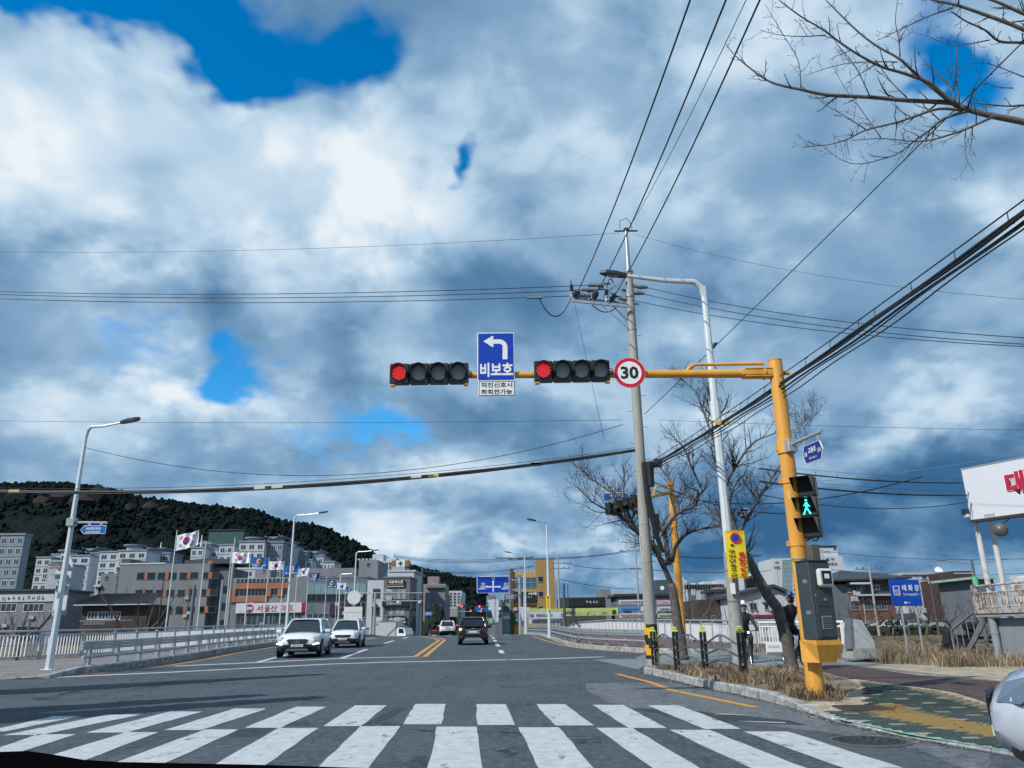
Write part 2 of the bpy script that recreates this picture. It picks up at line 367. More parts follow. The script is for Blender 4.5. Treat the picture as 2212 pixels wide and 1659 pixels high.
# ------------------------------------------------------------------ lettering
LETTERS = []
def lettering(s, mat, parent, T, w=None, h=None, bold=0.0, name='lettering', warp=None):
    """T: frame3 matrix in the parent's space; letters lie in its xy plane, centred, w x h; shaped in set_letters()"""
    o = place(name, bpy.data.meshes.new('lettering'), parent, mat=T)
    LETTERS.append((o, s, mat, w, h, bold, warp)); return o
def set_letters():
    """every string becomes one line of one text object per weight; the lines are then cut apart"""
    for wt in sorted(set(l[5] for l in LETTERS)):
        items = [l for l in LETTERS if l[5] == wt]
        cu = bpy.data.curves.new('lettering', 'FONT'); cu.body = '\n'.join(l[1] for l in items); cu.size = 1.0; cu.align_x = 'CENTER'; cu.offset = wt; cu.resolution_u = 2; cu.space_line = 3.0
        ob = bpy.data.objects.new('lettering_source', cu); COL.objects.link(ob)
        dg = bpy.context.evaluated_depsgraph_get()
        me = bpy.data.meshes.new_from_object(ob.evaluated_get(dg), depsgraph=dg)
        co = [v.co.copy() for v in me.vertices]; lines = {}
        for p in me.polygons:
            lines.setdefault(int(round((.35-co[p.vertices[0]].y)/3.0)), []).append(tuple(p.vertices))
        bpy.data.objects.remove(ob); bpy.data.curves.remove(cu); bpy.data.meshes.remove(me)
        for i, (o, s, mat, w, h, bold, warp) in enumerate(items):
            fs = lines.get(i, [])
            if not fs: continue
            ids = sorted(set(k for f in fs for k in f)); ix = {k: j for j, k in enumerate(ids)}; vs = [co[k] for k in ids]
            x0 = min(v.x for v in vs); x1 = max(v.x for v in vs); y0 = min(v.y for v in vs); y1 = max(v.y for v in vs)
            sx = (w/(x1-x0)) if w else None; sy = (h/(y1-y0)) if h else None
            sx = sx or sy; sy = sy or sx
            ps = [V(((v.x-(x0+x1)/2)*sx, (v.y-(y0+y1)/2)*sy, 0)) for v in vs]
            o.data.from_pydata([warp(p) if warp else p for p in ps], [], [tuple(ix[k] for k in f) for f in fs]); o.data.materials.append(mat); o.data.update()

# ------------------------------------------------------------------ terrain
ASPH = ground_mat('asphalt', (.033, .046, .059), (.072, .088, .104), fine=60., patch=.38, bump=.6, cracks=1.)
APRON = ground_mat('worn_concrete', (.13, .15, .165), (.19, .21, .225), fine=50., patch=.5, bump=.4, cracks=.8)
PAVE = ground_mat('grey_pavement', (.12, .12, .125), (.19, .185, .185), fine=40., patch=.4, bump=.4)
REDPAVE = ground_mat('brown_pavement', (.085, .058, .055), (.13, .088, .08), fine=40., patch=.5, bump=.4)
BIKE = ground_mat('bike_path_red', (.046, .033, .036), (.078, .052, .054), fine=45., patch=.6, bump=.5)
SAND = ground_mat('bare_sandy_soil', (.24, .20, .15), (.36, .31, .24), fine=30., patch=.5, bump=.6, extra=(1.2, .56, (.17, .13, .09), .7))
EARTH = ground_mat('river_bank_earth', (.085, .065, .045), (.15, .115, .075), fine=8., patch=.12, bump=.6, extra=(.35, .52, (.055, .055, .035), .8))
SOIL = ground_mat('planter_soil', (.12, .095, .07), (.20, .16, .115), fine=25., patch=.9, bump=.7)
KERB = ground_mat('kerb_granite', (.20, .21, .215), (.32, .33, .335), fine=45., patch=1.2, bump=.4, extra=(2.2, .55, (.13, .13, .125), .6))
PWHITE = paint_mat('road_paint_white', (.53, .565, .59), wear=.58)
PWHITE2 = paint_mat('road_paint_white_thin', (.60, .63, .66), wear=.60, scale=1.4)
PYEL = paint_mat('road_paint_yellow', (.62, .30, .05), wear=.60, scale=2.0)
PMINT = paint_mat('kerb_paint_mint', (.20, .58, .48), wear=.55, scale=3.0)

def lerp_pl(pl, y):
    """polyline [(y, x)] -> x at y"""
    if y <= pl[0][0]: return pl[0][1]
    for (a, xa), (b, xb) in zip(pl, pl[1:]):
        if y <= b: return xa + (xb-xa)*(y-a)/(b-a)
    return pl[-1][1]
def hterr(x, y):
    n = .10*mnoise.noise((x*.08, y*.08, 0)) + .03*mnoise.noise((x*.4, y*.4, 3))
    near = 34 if x < 12 else 33
    if y < near: return -.06 + (n*.4 if y > 26 and abs(x) > 20 else 0)
    c = -3.6
    if y < near + 7: return -.06 + (c + .06)*sm((y-near)/7.) + n
    if y < 70: return c + n*2
    top = -.05 if x > 6 else -.5
    if y < 93: return c + (top - c)*sm((y-70)/23.) + n*2
    return top - .02
bm_g = B(); xs = [-2600, -900, -400, -200, -120] + [i*4. for i in range(-20, 28)] + [120, 160, 220, 320, 700, 2600]
ys = [-400, -60, -20, 0, 10, 18, 24, 28, 31] + [33 + i*1.5 for i in range(0, 7)] + [45, 50, 60, 66] + [70 + i*1.6 for i in range(16)] + [100, 120, 160, 240, 400, 800, 1600, 4500]
vs = [(x, y, hterr(x, y)) for y in ys for x in xs]; nx = len(xs)
fs = [(j*nx+i, j*nx+i+1, (j+1)*nx+i+1, (j+1)*nx+i) for j in range(len(ys)-1) for i in range(nx-1)]
ground = struct('ground', bm_g.add(vs, fs).mesh('ground', EARTH, 180))

KR = [(-20, 8.), (3, 6.4), (6, 5.7), (7.5, 5.3), (8.9, 4.97), (10, 4.66), (11.6, 4.47), (13.2, 4.53), (14.7, 4.52), (16.9, 4.36), (18, 4.18), (20, 4.02), (22.4, 3.85), (23.6, 3.6),
      (26, 4.3), (33, 5.4), (36.7, 5.87), (40.3, 4.44), (43, 3.53), (46.5, 3.04), (56.5, 2.72), (74, 2.3), (95, 1.3), (120, .6), (300, -5)]
KL = [(-20, -70.), (22.5, -70.), (24.0, -22), (24.9, -14.3), (28, -14.0), (32, -14.2), (37, -14.7), (43, -15.5), (50, -16.1), (58, -16.4), (75, -16.7), (100, -17.5), (112, -17), (135, -14), (300, -17)]
def strip(name, left, right, y0, y1, step, mat, dz, zf=zr, cols=1):
    b = B(); n = int((y1-y0)/step)
    ysn = sorted(set([y0 + (y1-y0)*i/n for i in range(n+1)] + [p[0] for p in (left+right) if y0 < p[0] < y1]))
    vs = []
    for y in ysn:
        a, c = lerp_pl(left, y), lerp_pl(right, y)
        for k in range(cols+1): vs.append((a+(c-a)*k/cols, y, zf(y)+dz))
    q = cols+1
    b.add(vs, [(j*q+k, j*q+k+1, (j+1)*q+k+1, (j+1)*q+k) for j in range(len(ysn)-1) for k in range(cols)])
    return b.mesh(name, mat)
road = struct('road', strip('road', KL, KR, -20, 300, 2., ASPH, 0.0, cols=4))
# the paler patch where the side path meets the road
pathL = [(23.9, 3.75), (26, 4.2), (30, 4.3), (33, 4.9), (36.4, 5.9)]; pathR = [(23.9, 7.0), (24.2, 22.), (26, 22), (28, 14.0), (30.5, 10.4), (33, 10), (36.4, 6.2)]
struct('side_path', strip('side_path', pathL, pathR, 23.9, 36.4, 1., APRON, .006))
b = B(); b.poly([W(*fD(1000, 1490), 30), W(*fD(1640, 1500), 30), W(*fD(1640, 1600), 30), W(*fD(1100, 1520), 30)])
for i, p in enumerate([fD(1060, 1512), fD(1560, 1620), fD(1650, 1560), fD(1660, 1500)]): b.v[i] = tuple(GR(*p, .008))
b.build('concrete_patch', APRON, road)
# pavements on the bridge and at the corners
off = lambda pl, d: [(y, x+d) for y, x in pl]
RAILR = [(34, 14.4), (34.8, 14.2), (36, 12.7), (37.5, 11.3), (41, 10.2), (50, 9.6), (68, 9.1), (95, 8.0), (120, 7.)]
RAILL = [(33.4, -24), (34.5, -20.8), (38, -19.3), (45, -18.9), (60, -19.2), (80, -19.7), (100, -20.6), (120, -21)]
def zs(y): return zr(y)
struct('bridge_pavement_right', strip('bridge_pavement_right', off([p for p in KR if 36 < p[0] < 130], .17), off(RAILR, .3), 36.8, 120, 2, REDPAVE, .16))
struct('bridge_pavement_left', strip('bridge_pavement_left', [(25.3, -70), (30, -70), (33, -24.5)]+off(RAILL[1:], -.3), off([p for p in KL if 24.5 < p[0] < 130], -.17), 25.3, 120, .6, PAVE, .16, zf=lambda y: zr(y)-.15*(1-sm((y-25.3)/1.3))))
struct('corner_apron', strip('corner_apron', [(22.4, -70), (25.6, -70)], [(22.4, -69.9), (24.0, -22.1), (24.9, -14.5), (25.6, -14.35)], 22.4, 25.6, .4, PAVE, .02))
# bridge girder below the deck
gb = B()
for y in range(36, 104, 4):
    l, r_ = lerp_pl(RAILL, y)-.5, lerp_pl(RAILR, y)+.5; l2, r2 = lerp_pl(RAILL, y+4)-.5, lerp_pl(RAILR, y+4)+.5
    gb.add([(l, y, zr(y)-.02), (r_, y, zr(y)-.02), (r2, y+4, zr(y+4)-.02), (l2, y+4, zr(y+4)-.02), (l, y, zr(y)-1.2), (r_, y, zr(y)-1.2), (r2, y+4, zr(y+4)-1.2), (l2, y+4, zr(y+4)-1.2)],
           [(0, 1, 5, 4), (1, 2, 6, 5), (2, 3, 7, 6), (3, 0, 4, 7), (7, 4, 5, 6)])
gb.build('bridge_girder', CONC, None, kind='structure')

# kerbs: stone by stone
def kerb(name, pts, hf, w=.17, seg=1.0, zf=zr):
    root = place(name, None, kind='structure')
    P = [V((x, y, 0)) for x, y in pts]; acc = 0; L = [0]
    for a, c in zip(P, P[1:]): acc += (c-a).length; L.append(acc)
    def at(s):
        for i in range(len(P)-1):
            if s <= L[i+1] or i == len(P)-2:
                t = (s-L[i])/(L[i+1]-L[i]); return P[i].lerp(P[i+1], t)
    s = 0
    while s < acc-.2:
        e = min(s+seg-.018, acc); a, c = at(s), at(e); d = (c-a).normalized(); nrm = V((d.y, -d.x, 0))*w
        ha, hc = hf(a.y)+rnd.uniform(-.004, .004), hf(c.y)+rnd.uniform(-.004, .004); za, zc = zf(a.y), zf(c.y)
        k = B(); ch = .022; n1 = nrm.normalized()
        prof = [(0, -.1), (0, -ch), (ch, 0), (w, 0), (w, -.1)]
        vs = []
        for p, h, z in ((a, ha, za), (c, hc, zc)):
            for o, q in prof: vs.append(p + n1*o + V((0, 0, z + (h + q if q > -.09 else -.1))))
        k.add(vs, [(0, 5, 6, 1), (1, 6, 7, 2), (2, 7, 8, 3), (3, 8, 9, 4), (0, 1, 2, 3, 4), (9, 8, 7, 6, 5)])
        k.build('kerb_stone', KERB, root); s += seg
    return root
hfn = lambda y: .16 if y > 14.8 else (.03 + .13*sm((y-12.2)/2.6))
kerb('kerb_near_right', [(lerp_pl(KR, y), y) for y in (5, 6.5, 8, 9.5, 11, 12.5, 14, 15.5, 17, 18.5, 20, 21.2, 22.4, 23.2)] + [(3.68, 23.75), (4.1, 24.05), (5.2, 24.2), (6.6, 24.3)], hfn)
kerb('kerb_bridge_right', [(9.6, 34.6), (7.2, 35.6)] + [(lerp_pl(KR, y), y) for y in (36.8, 38.5, 40.3, 43, 46.5, 51, 56.5, 65, 74, 85, 95, 108, 120)], lambda y: .2, w=.2, seg=1.5)
kl_ys = (24.9, 26.4, 28, 30, 32, 34.5, 37, 40, 43, 46.5, 50, 54, 58, 66, 75, 88, 100)
kerb('kerb_bridge_left', [(lerp_pl(KL, y), y) for y in reversed(kl_ys)] + [(-15.0, 24.75), (-17, 24.6)], lambda y: .24 if y > 26 else .03 + .21*sm((y-24.6)/1.4), w=.22, seg=1.5)

# pavement at the near right corner, block by block
PSH = [(5, 4.0), (8, 5.5), (24.2, 4.1)]
swl = [(y, x+.17) for y, x in KR if y < 24]
struct('corner_pavement', strip('corner_pavement', swl, [(-20, 30), (24.15, 30)], 3.0, 24.15, .2, SAND, -.006, zf=lambda y: hfn(y), cols=2))
strip_o = place('planter_bed', strip('planter_bed', [(13.6, 4.72), (14.7, 4.72), (16.9, 4.56), (18, 4.38), (20, 4.22), (22.4, 4.05), (23.9, 3.9)], [(13.6, 5.3), (16, 6.7), (19, 7.4), (23.9, 8.0)], 13.6, 23.9, .2, SOIL, .003, zf=lambda y: hfn(y)), kind='structure')
struct('cycle_path', strip('cycle_path', [(8, 7.3), (12.9, 7.48), (14.4, 7.57), (18.6, 7.35), (23.8, 8.3)], [(8, 9.3), (16.5, 9.6), (19, 9.2), (23.8, 9.6)], 8, 23.8, .2, BIKE, .004, zf=lambda y: hfn(y)))
BL = {k: mt('block_'+k, c, .85, var=.22, scale=9, bump=.3) for k, c in
      dict(green=(.030, .052, .046), green2=(.042, .066, .056), beige=(.25, .245, .215), yellow=(.24, .16, .045), red=(.125, .07, .06), tan=(.20, .165, .11), grey=(.20, .20, .19)).items()}
bmesh_blk = {}
def block_mesh(k):
    if k not in bmesh_blk: bmesh_blk[k] = B().cbox(-.108, -.052, -.02, .108, .052, .0, .008).mesh('paving_block', BL[k])
    return bmesh_blk[k]
pav = place('block_paving', None, kind='structure')
cands = []
for j in range(0, 150):                 # along the kerb
    yy = 7.4 + j*.112
    for i in range(0, 14):
        ox = .06 + .225*i + (.11 if j % 2 else 0)
        x = lerp_pl(swl, yy) + ox
        if x > 7.25 or (yy > 12.6 and x < 5.35 + (yy-12.6)*.42) or yy > 19: continue
        d = x - lerp_pl(swl, yy)
        kind = 'green' if (i*7 + j*3) % 5 else 'green2'
        if j % 4 == 0 and (i + j//4) % 3 == 0: kind = 'beige'
        if .62 < d < 1.30 and yy < 13.2: kind = 'yellow'
        if d > 1.32 and yy < 9.9: kind = 'tan' if (i+j) % 3 else 'red'
        if x > 7.05: kind = 'tan'
        z = hfn(yy) + .012 + rnd.uniform(-.002, .002)
        cands.append((yy*yy + x*x, x, yy, z, kind))
vis = []
for c in cands:
    if c[2] > 9.0: vis.append(c)
vis.sort()
for d, x, y, z, k in vis[:300]:
    place('paving_block', block_mesh(k), pav, (x, y, z), rz=R(rnd.uniform(-1, 1)))
rest = {}
allr = vis[300:] + [c for c in cands if c[2] <= 9.0]
bb = B(); keys = list(BL)
for d, x, y, z, k in allr:
    bb.mat(keys.index(k)); bb.box(x-.108, y-.052, z-.02, x+.108, y+.052, z)
o = bb.build('paving_blocks_beyond', [BL[k] for k in keys], pav); o['kind'] = 'stuff'
# iron cover set in the pavement, painted edge line, manhole in the road
cv = thing('utility_cover', 'rectangular brown iron utility cover set among yellow tactile blocks', 'cover', (5.35, 12.9, hfn(12.9)+.018))
B().cbox(-.38, -.30, -.03, .38, .30, 0, .012).build('plate', mt('cover_iron', (.075, .062, .058), .6, metal=.3, var=.2, bump=.4), cv)
for i in range(6): B().box(-.34, -.26+i*.1, 0.0005, .34, -.21+i*.1, .005).build('rib', MATS['cover_iron'], cv)
b = B()
for k in range(10):
    y = 8.6 + k*.32; y2 = y + .32
    b.add([(lerp_pl(KR, y)+.02, y, hfn(y)+.004), (lerp_pl(KR, y)+.07, y, hfn(y)+.004), (lerp_pl(KR, y2)+.07, y2, hfn(y2)+.004), (lerp_pl(KR, y2)+.02, y2, hfn(y2)+.004)], [(0, 1, 2, 3)])
b.build('edge_paint', PMINT, pav)
mh = thing('manhole', 'round iron manhole cover sunk in the road beside the kerb', 'manhole', (4.08, 9.75, .0))
IRON = mt('manhole_iron', (.04, .043, .048), .55, metal=.4, var=.25, scale=20, bump=.5)
B().lathe([(.46, .001), (.46, .010), (.40, .012), (.40, .001)], 40, ring=True).build('ring', mt('manhole_ring', (.085, .09, .095), .8, var=.2, scale=12), mh)
B().lathe([(.385, .001), (.385, .009), (.36, .011), (0.01, .011)], 40).build('lid', IRON, mh)
for r_ in (.12, .22, .31):
    for i in range(int(r_*60)):
        a = 2*math.pi*i/int(r_*60)
        B().box(-.022, -.010, .0112, .022, .010, .017, Matrix.Translation((r_*math.cos(a), r_*math.sin(a), 0)) @ rot2(a+.6)).build('stud', IRON, mh)

# patches in the road: paler worn strip along the kerb, darker repairs
GUT = ground_mat('worn_gutter', (.085, .10, .112), (.125, .14, .152), fine=45., patch=.6, bump=.5, cracks=.9); NEWA = ground_mat('repair_asphalt', (.026, .034, .042), (.040, .050, .060), fine=70., patch=.7, bump=.6)
def patch(mat, pts, f, dz):
    p = [G(*f(*q), dz) for q in pts]; B().poly(ragged(p, 5, .03)).build('road_patch', mat, road)
def ragged(pts, n=7, amp=.012):
    out = []
    for a, c in zip(pts, pts[1:]+pts[:1]):
        for i in range(n): p = a.lerp(c, i/n); out.append(p + V((rnd.uniform(-amp, amp), rnd.uniform(-amp, amp), 0)))
    return out
patch(GUT, [(300, 125), (330, 190), (420, 235), (640, 290), (1050, 330), (1400, 372), (1750, 440), (2060, 560), (2065, 458), (1700, 396), (1400, 332), (1240, 272), (1130, 242), (840, 182), (600, 128), (450, 112)], fY, .0015)
patch(NEWA, [(520, 262), (740, 268), (1160, 310), (1290, 335), (1080, 330), (700, 300)], fY, .003); patch(NEWA, [(1020, 352), (1180, 346), (1130, 385), (980, 388)], fX, .0025); patch(NEWA, [(1255, 320), (1340, 318), (1330, 336), (1240, 336)], fX, .0025)
patch(NEWA, [(1700, 262), (1760, 258), (1700, 300), (1600, 338), (1560, 340)], fX, .0022); patch(NEWA, [(2010, 120), (2300, 112), (2560, 118), (2540, 130), (2300, 126), (2040, 132)], fX, .0025); patch(NEWA, [(1780, 470), (1850, 468), (1840, 510), (1770, 505)], fX, .0025)
# ------------------------------------------------------------------ road markings
def mark(name, pts, mat=PWHITE, dz=.005):
    """pts: picture points on the road surface"""
    return B().poly([GR(u, v, dz) for u, v in pts]).build(name, mat, road)
far_rows = [(fX, (230, 348, 296), (-60, 20, 362)), (fX, (465, 608, 289), (14, 170, 378)), (fX, (735, 876, 276), (370, 545, 367)), (fX, (1012, 1153, 263), (710, 870, 356)),
            (fX, (1278, 1413, 255), (1057, 1210, 346)), (fX, (1535, 1670, 249), (1393, 1560, 339)), (fX, (1795, 1927, 243), (1740, 1908, 331)), (fX, (2057, 2183, 244), (2062, 2225, 334)),
            (fY, (103, 230, 244), (183, 352, 336)), (fY, (348, 480, 247), (505, 670, 347)), (fY, (586, 720, 249), (830, 993, 351))]
near_rows = [(fX, (165, 330, 374), (-60, 90, 450)), (fX, (545, 683, 365), (230, 430, 462)), (fX, (885, 1033, 353), (525, 740, 487)), (fX, (1205, 1376, 347), (950, 1170, 491)), (fX, (1560, 1730, 339), (1395, 1610, 498)),
             (fX, (1887, 2062, 341), (1850, 2080, 517)), (fY, (28, 203, 344), (115, 355, 520)), (fY, (365, 520, 346), (605, 810, 520)), (fY, (680, 850, 355), (1030, 1270, 520)), (fY, (1000, 1190, 362), (1430, 1690, 520))]
def ragged(pts, n=7, amp=.012):
    out = []
    for a, c in zip(pts, pts[1:]+pts[:1]):
        for i in range(n): p = a.lerp(c, i/n); out.append(p + V((rnd.uniform(-amp, amp), rnd.uniform(-amp, amp), 0)))
    return out
def bar(f, t, q, ext):
    p = [G(*f(t[0], t[2]), .005), G(*f(t[1], t[2]), .005), G(*f(q[1], q[2]), .005), G(*f(q[0], q[2]), .005)]
    if ext:
        for i, j in ((3, 0), (2, 1)):
            d = (p[i]-p[j]); p[i] = p[j] + d*((p[j].y - 8.0)/(p[j].y - p[i].y))
    B().poly(ragged(p)).build('crosswalk_bar', PWHITE, road)
for a in far_rows: bar(*a, False)
for a in near_rows: bar(*a, True)
# faint small arrows/lines near the kerb
mark('worn_dash', [fY(868, 287), fY(1000, 290), fY(1030, 291), fY(900, 284)], PWHITE2); mark('worn_dash', [fY(975, 317), fY(1180, 328), fY(1183, 323), fY(990, 316)], PWHITE2)
def line_w(name, pts, w, mat, dz=.005, sub=4):
    """painted line of real width along world points (x, y)"""
    P = [V((x, y, 0)) for x, y in pts]; b = B(); vs = []
    Q = []
    for a, c in zip(P, P[1:]):
        for i in range(sub): Q.append(a.lerp(c, i/sub))
    Q.append(P[-1])
    for i, p in enumerate(Q):
        d = (Q[min(i+1, len(Q)-1)]-Q[max(i-1, 0)]).normalized(); n = V((-d.y, d.x, 0))*w/2
        for q in (p-n, p+n): vs.append((q.x, q.y, zr(q.y)+dz))
    b.add(vs, [(2*i, 2*i+2, 2*i+3, 2*i+1) for i in range(len(Q)-1)])
    return b.build(name, mat, road)
line_w('stop_line', [(-13.0, 31.1), (-10.5, 33.0), (-7.7, 35.4), (-4.5, 36.1)], .42, PWHITE2)
line_w('joint_line', [(-14.4, 25.3), (-11.3, 27.4), (-7.1, 31.0), (-5.2, 31.7), (.7, 32.5), (3.6, 33.6)], .40, PWHITE2)
line_w('lane_line', [(-10.5, 33.0), (-11.35, 40.8)], .22, PWHITE2); line_w('lane_line', [(-7.6, 35.6), (-8.42, 46.)], .22, PWHITE2)
line_w('lane_dash', [(-9.1, 56.3), (-9.5, 63.3)], .25, PWHITE2); line_w('lane_dash', [(-9.75, 70), (-10.2, 77)], .25, PWHITE2); line_w('lane_dash', [(-13.0, 70), (-13.2, 77)], .25, PWHITE2)
for a in ((38.2, 42), (47.2, 53.2), (57.2, 61), (65, 70), (76, 81)): line_w('lane_dash', [(-.62-(a[0]-38)*.042, a[0]), (-.62-(a[1]-38)*.042, a[1])], .24, PWHITE2)
line_w('centre_line', [(-4.45, 36.0), (-5.9, 62.5), (-6.9, 68.3), (-8.7, 75.6), (-10.2, 82)], .22, PYEL)
line_w('centre_line', [(-4.02, 35.9), (-5.5, 63.1), (-6.6, 70.0), (-8.6, 78), (-10.3, 88)], .22, PYEL)
line_w('edge_line', [(-14.1, 26.0), (-13.6, 28.5), (-13.5, 32.0), (-13.9, 36.8), (-14.8, 43), (-15.3, 50.5), (-15.8, 60), (-16.1, 75)], .18, PYEL)
line_w('edge_line', [(5.6, 36.5), (4.5, 39.6), (3.35, 43.2), (2.75, 47.4), (2.1, 58), (1.5, 72.2)], .18, PYEL)
line_w('edge_line', [(2.86, 23.4), (3.28, 20.2), (3.32, 17.6), (3.62, 15.8), (3.97, 13.8)], .17, PYEL)
for x0 in range(6): line_w('far_crosswalk_bar', [(-9.0+x0*1.6, 88), (-9.1+x0*1.6, 91)], .6, PWHITE2)

# ------------------------------------------------------------------ hills and woods
def ico(c, r, sq=(1, 1, 1), jit=.25, rg=rnd):
    t = (1+5**.5)/2
    vs = [(-1, t, 0), (1, t, 0), (-1, -t, 0), (1, -t, 0), (0, -1, t), (0, 1, t), (0, -1, -t), (0, 1, -t), (t, 0, -1), (t, 0, 1), (-t, 0, -1), (-t, 0, 1)]
    fs = [(0, 11, 5), (0, 5, 1), (0, 1, 7), (0, 7, 10), (0, 10, 11), (1, 5, 9), (5, 11, 4), (11, 10, 2), (10, 7, 6), (7, 1, 8), (3, 9, 4), (3, 4, 2), (3, 2, 6), (3, 6, 8), (3, 8, 9), (4, 9, 5), (2, 4, 11), (6, 2, 10), (8, 6, 7), (9, 8, 1)]
    k = r/1.9
    return [(c[0]+x*k*sq[0]*rg.uniform(1-jit, 1+jit), c[1]+y*k*sq[1]*rg.uniform(1-jit, 1+jit), c[2]+z*k*sq[2]*rg.uniform(1-jit, 1+jit)) for x, y, z in vs], fs
HILLM = mt('hillside_wood', (.005, .0105, .0115), .95, spec=.05, col2=(.011, .0155, .0145), scale=.035, bump=1.0, bscale=1.3)  # cloud shade over the hills is put into these darkened, bluish colours
PINE = [mt('pine_dark', (.0055, .011, .012), .95, spec=.05, var=.6, scale=.3, bump=1., bscale=1.6), mt('pine_mid', (.0078, .0150, .0145), .95, spec=.05, var=.5, scale=.3, bump=1., bscale=1.6), mt('bare_brush', (.014, .0145, .0145), .95, spec=.05, var=.4, scale=.3)]
ROCK = mt('hill_rock', (.045, .038, .034), .9, spec=.1, col2=(.022, .025, .026), scale=.15, bump=.8, bscale=.6)
def hill(name, ridge, Y, y_front, foot, label, n_tree, seed, tsize):
    rg = random.Random(seed)
    pts = [W(*p, Y) for p in ridge]; pl = [(p.x, p.z) for p in pts]; pl.sort()
    x0, x1 = pl[0][0], pl[-1][0]
    def hz(x, y):
        t = (y-y_front)/(Y-y_front); r = lerp_pl(pl, x*Y/max(y, 1) if y < Y else x)
        n = mnoise.fractal((x*.012, y*.012, seed), 1., 2., 4)
        if y <= Y: return foot + (r-3-foot)*max(0, t)**.85 + n*6*min(1, max(t, 0)*2)*(1-max(t, 0))
        return r-3 - (y-Y)*.25
    nx, ny = 330, 90; b = B(); vs = []
    for j in range(ny):
        y = y_front + (Y*1.03-y_front)*j/(ny-1)
        for i in range(nx):
            x = (x0 + (x1-x0)*i/(nx-1))*y/Y; d = mnoise.voronoi((x/tsize/.9, y/tsize/1.3, seed))[0][0]
            vs.append((x, y, hz(x, y) + tsize*.8*math.sqrt(max(0, 1-(d/.8)**2)) + .5*mnoise.noise((x*.5, y*.5, 1))))     # rounded tree tops
    b.add(vs, [(j*nx+i, j*nx+i+1, (j+1)*nx+i+1, (j+1)*nx+i) for j in range(ny-1) for i in range(nx-1)])
    struct(name, b.mesh(name, HILLM, 180))
    w = B()
    for i in range(n_tree):
        t = rg.uniform(.94, 1.0) if i % 3 == 0 else rg.random()**.6
        y = y_front + (Y-y_front)*t; x = (x0+(x1-x0)*rg.random())*y/Y
        if mnoise.noise((x*.03, y*.03, 9)) < -.25 and i % 3: continue
        z = hz(x, y); s = tsize*rg.uniform(.6, 1.35)
        k = 2 if mnoise.noise((x*.015, y*.02, 4)) > .28 else rg.choice((0, 0, 1))
        w.mat(k)
        if k == 2: s *= .75
        s *= .8
        for q in range(3):
            f_ = q/2; w.add(*ico((x+rg.uniform(-.35, .35)*s, y+rg.uniform(-.35, .35)*s, z + s*(.35+.75*f_+rg.uniform(-.1, .2))), s*(.62-.26*f_)*rg.uniform(.8, 1.2), (1, 1, rg.uniform(.8, 1.3)), .42, rg))
    o = w.build('woodland', PINE, None, smooth=180, label=label, cat='woodland'); o['kind'] = 'stuff'
    return hz
rA = [fA(-900, 330), fA(-400, 150), fA(0, 112), fA(200, 100), fA(500, 105), fA(800, 140), fA(960, 192), fA(1100, 218), fA(1290, 245), fA(1475, 272)]
rB = [fB(600, 22), fB(720, 25), fB(830, 45), fB(950, 105), fB(1000, 138), fB(1200, 158), fB(1300, 172), fB(1400, 190), fB(1500, 220), fB(1600, 275), fB(1700, 320), fB(1800, 365), fB(1900, 415), fB(1960, 465), fB(2042, 540), fB(2150, 680)]
hz1 = hill('hill', rA[:8] + rB, 520, 300, 4, 'dark pine wood covering the big hill behind the apartment towers', 5200, 3, 3.4)
rC = [fC(600, 560), fC(860, 512), fC(950, 520), fC(1050, 552), fC(1180, 590), fC(1250, 592), fC(1350, 622), fC(1450, 642), fC(1590, 660), fC(1680, 800), fC(1800, 950), fC(1900, 1180)]
hill('far_hill', rC, 640, 420, 0, 'dark wood on the lower ridge behind the end of the street', 1300, 5, 3.8)
rg = random.Random(4)
for (c, d, s, n) in [(410, 300, 10, 6), (560, 250, 12, 8), (620, 310, 9, 5), (1030, 300, 7, 5), (1380, 375, 6, 4), (1150, 300, 6, 4)]:
    b = B(); y = 455
    p = W(*fA(c, d), y)
    for i in range(n): b.add(*ico((p.x+rg.uniform(-1, 1)*s, y+rg.uniform(-2, 2), p.z+rg.uniform(-.5, .5)*s), s*rg.uniform(.35, .7), (1, .7, .7), .35, rg))
    b.build('rock_outcrop', ROCK, None, kind='structure')

# ------------------------------------------------------------------ buildings
APT = mt('apartment_paint', (.44, .50, .55), .8, var=.10, scale=.25)
APT2 = mt('apartment_paint_grey', (.20, .255, .31), .8, var=.10, scale=.25)
LWALL = mt('light_wall', (.36, .40, .45), .8, var=.10, scale=.4, streak=True)  # far wall colours darkened and blued, cloud shade put into them
WWALL = mt('white_wall', (.48, .53, .58), .75, var=.08, scale=.4, streak=True)
GWALL = mt('grey_wall', (.185, .20, .225), .8, var=.10, scale=.5, streak=True)
GWALL2 = mt('blue_grey_wall', (.125, .15, .18), .8, var=.14, scale=.5, streak=True)
DWALL = mt('dark_wall', (.05, .062, .072), .7, var=.2, scale=.6)
BRWALL = mt('dark_brown_wall', (.055, .040, .035), .85, var=.25, scale=.8)
ORWALL = mt('orange_wall', (.33, .135, .07), .75, var=.10, scale=.6)
PINK = mt('pink_wall', (.30, .20, .22), .8, var=.12, scale=.5)
LILAC = mt('lilac_wall', (.20, .20, .25), .8, var=.12, scale=.5)
OCHRE = mt('ochre_wall', (.33, .20, .075), .75, var=.10, scale=.4, streak=True)
OCHRE2 = mt('ochre_wall_light', (.46, .28, .09), .75, var=.08, scale=.4)
BRICK = mt('red_brick', (.16, .075, .06), .85, var=.25, scale=1.2)
SLATE = mt('dark_roof_tile', (.035, .042, .05), .6, var=.3, scale=1.5, bump=.3, bscale=6)
FRAME = mt('window_frame', (.22, .25, .28), .5)
FRAMEW = mt('window_frame_white', (.6, .63, .66), .5)
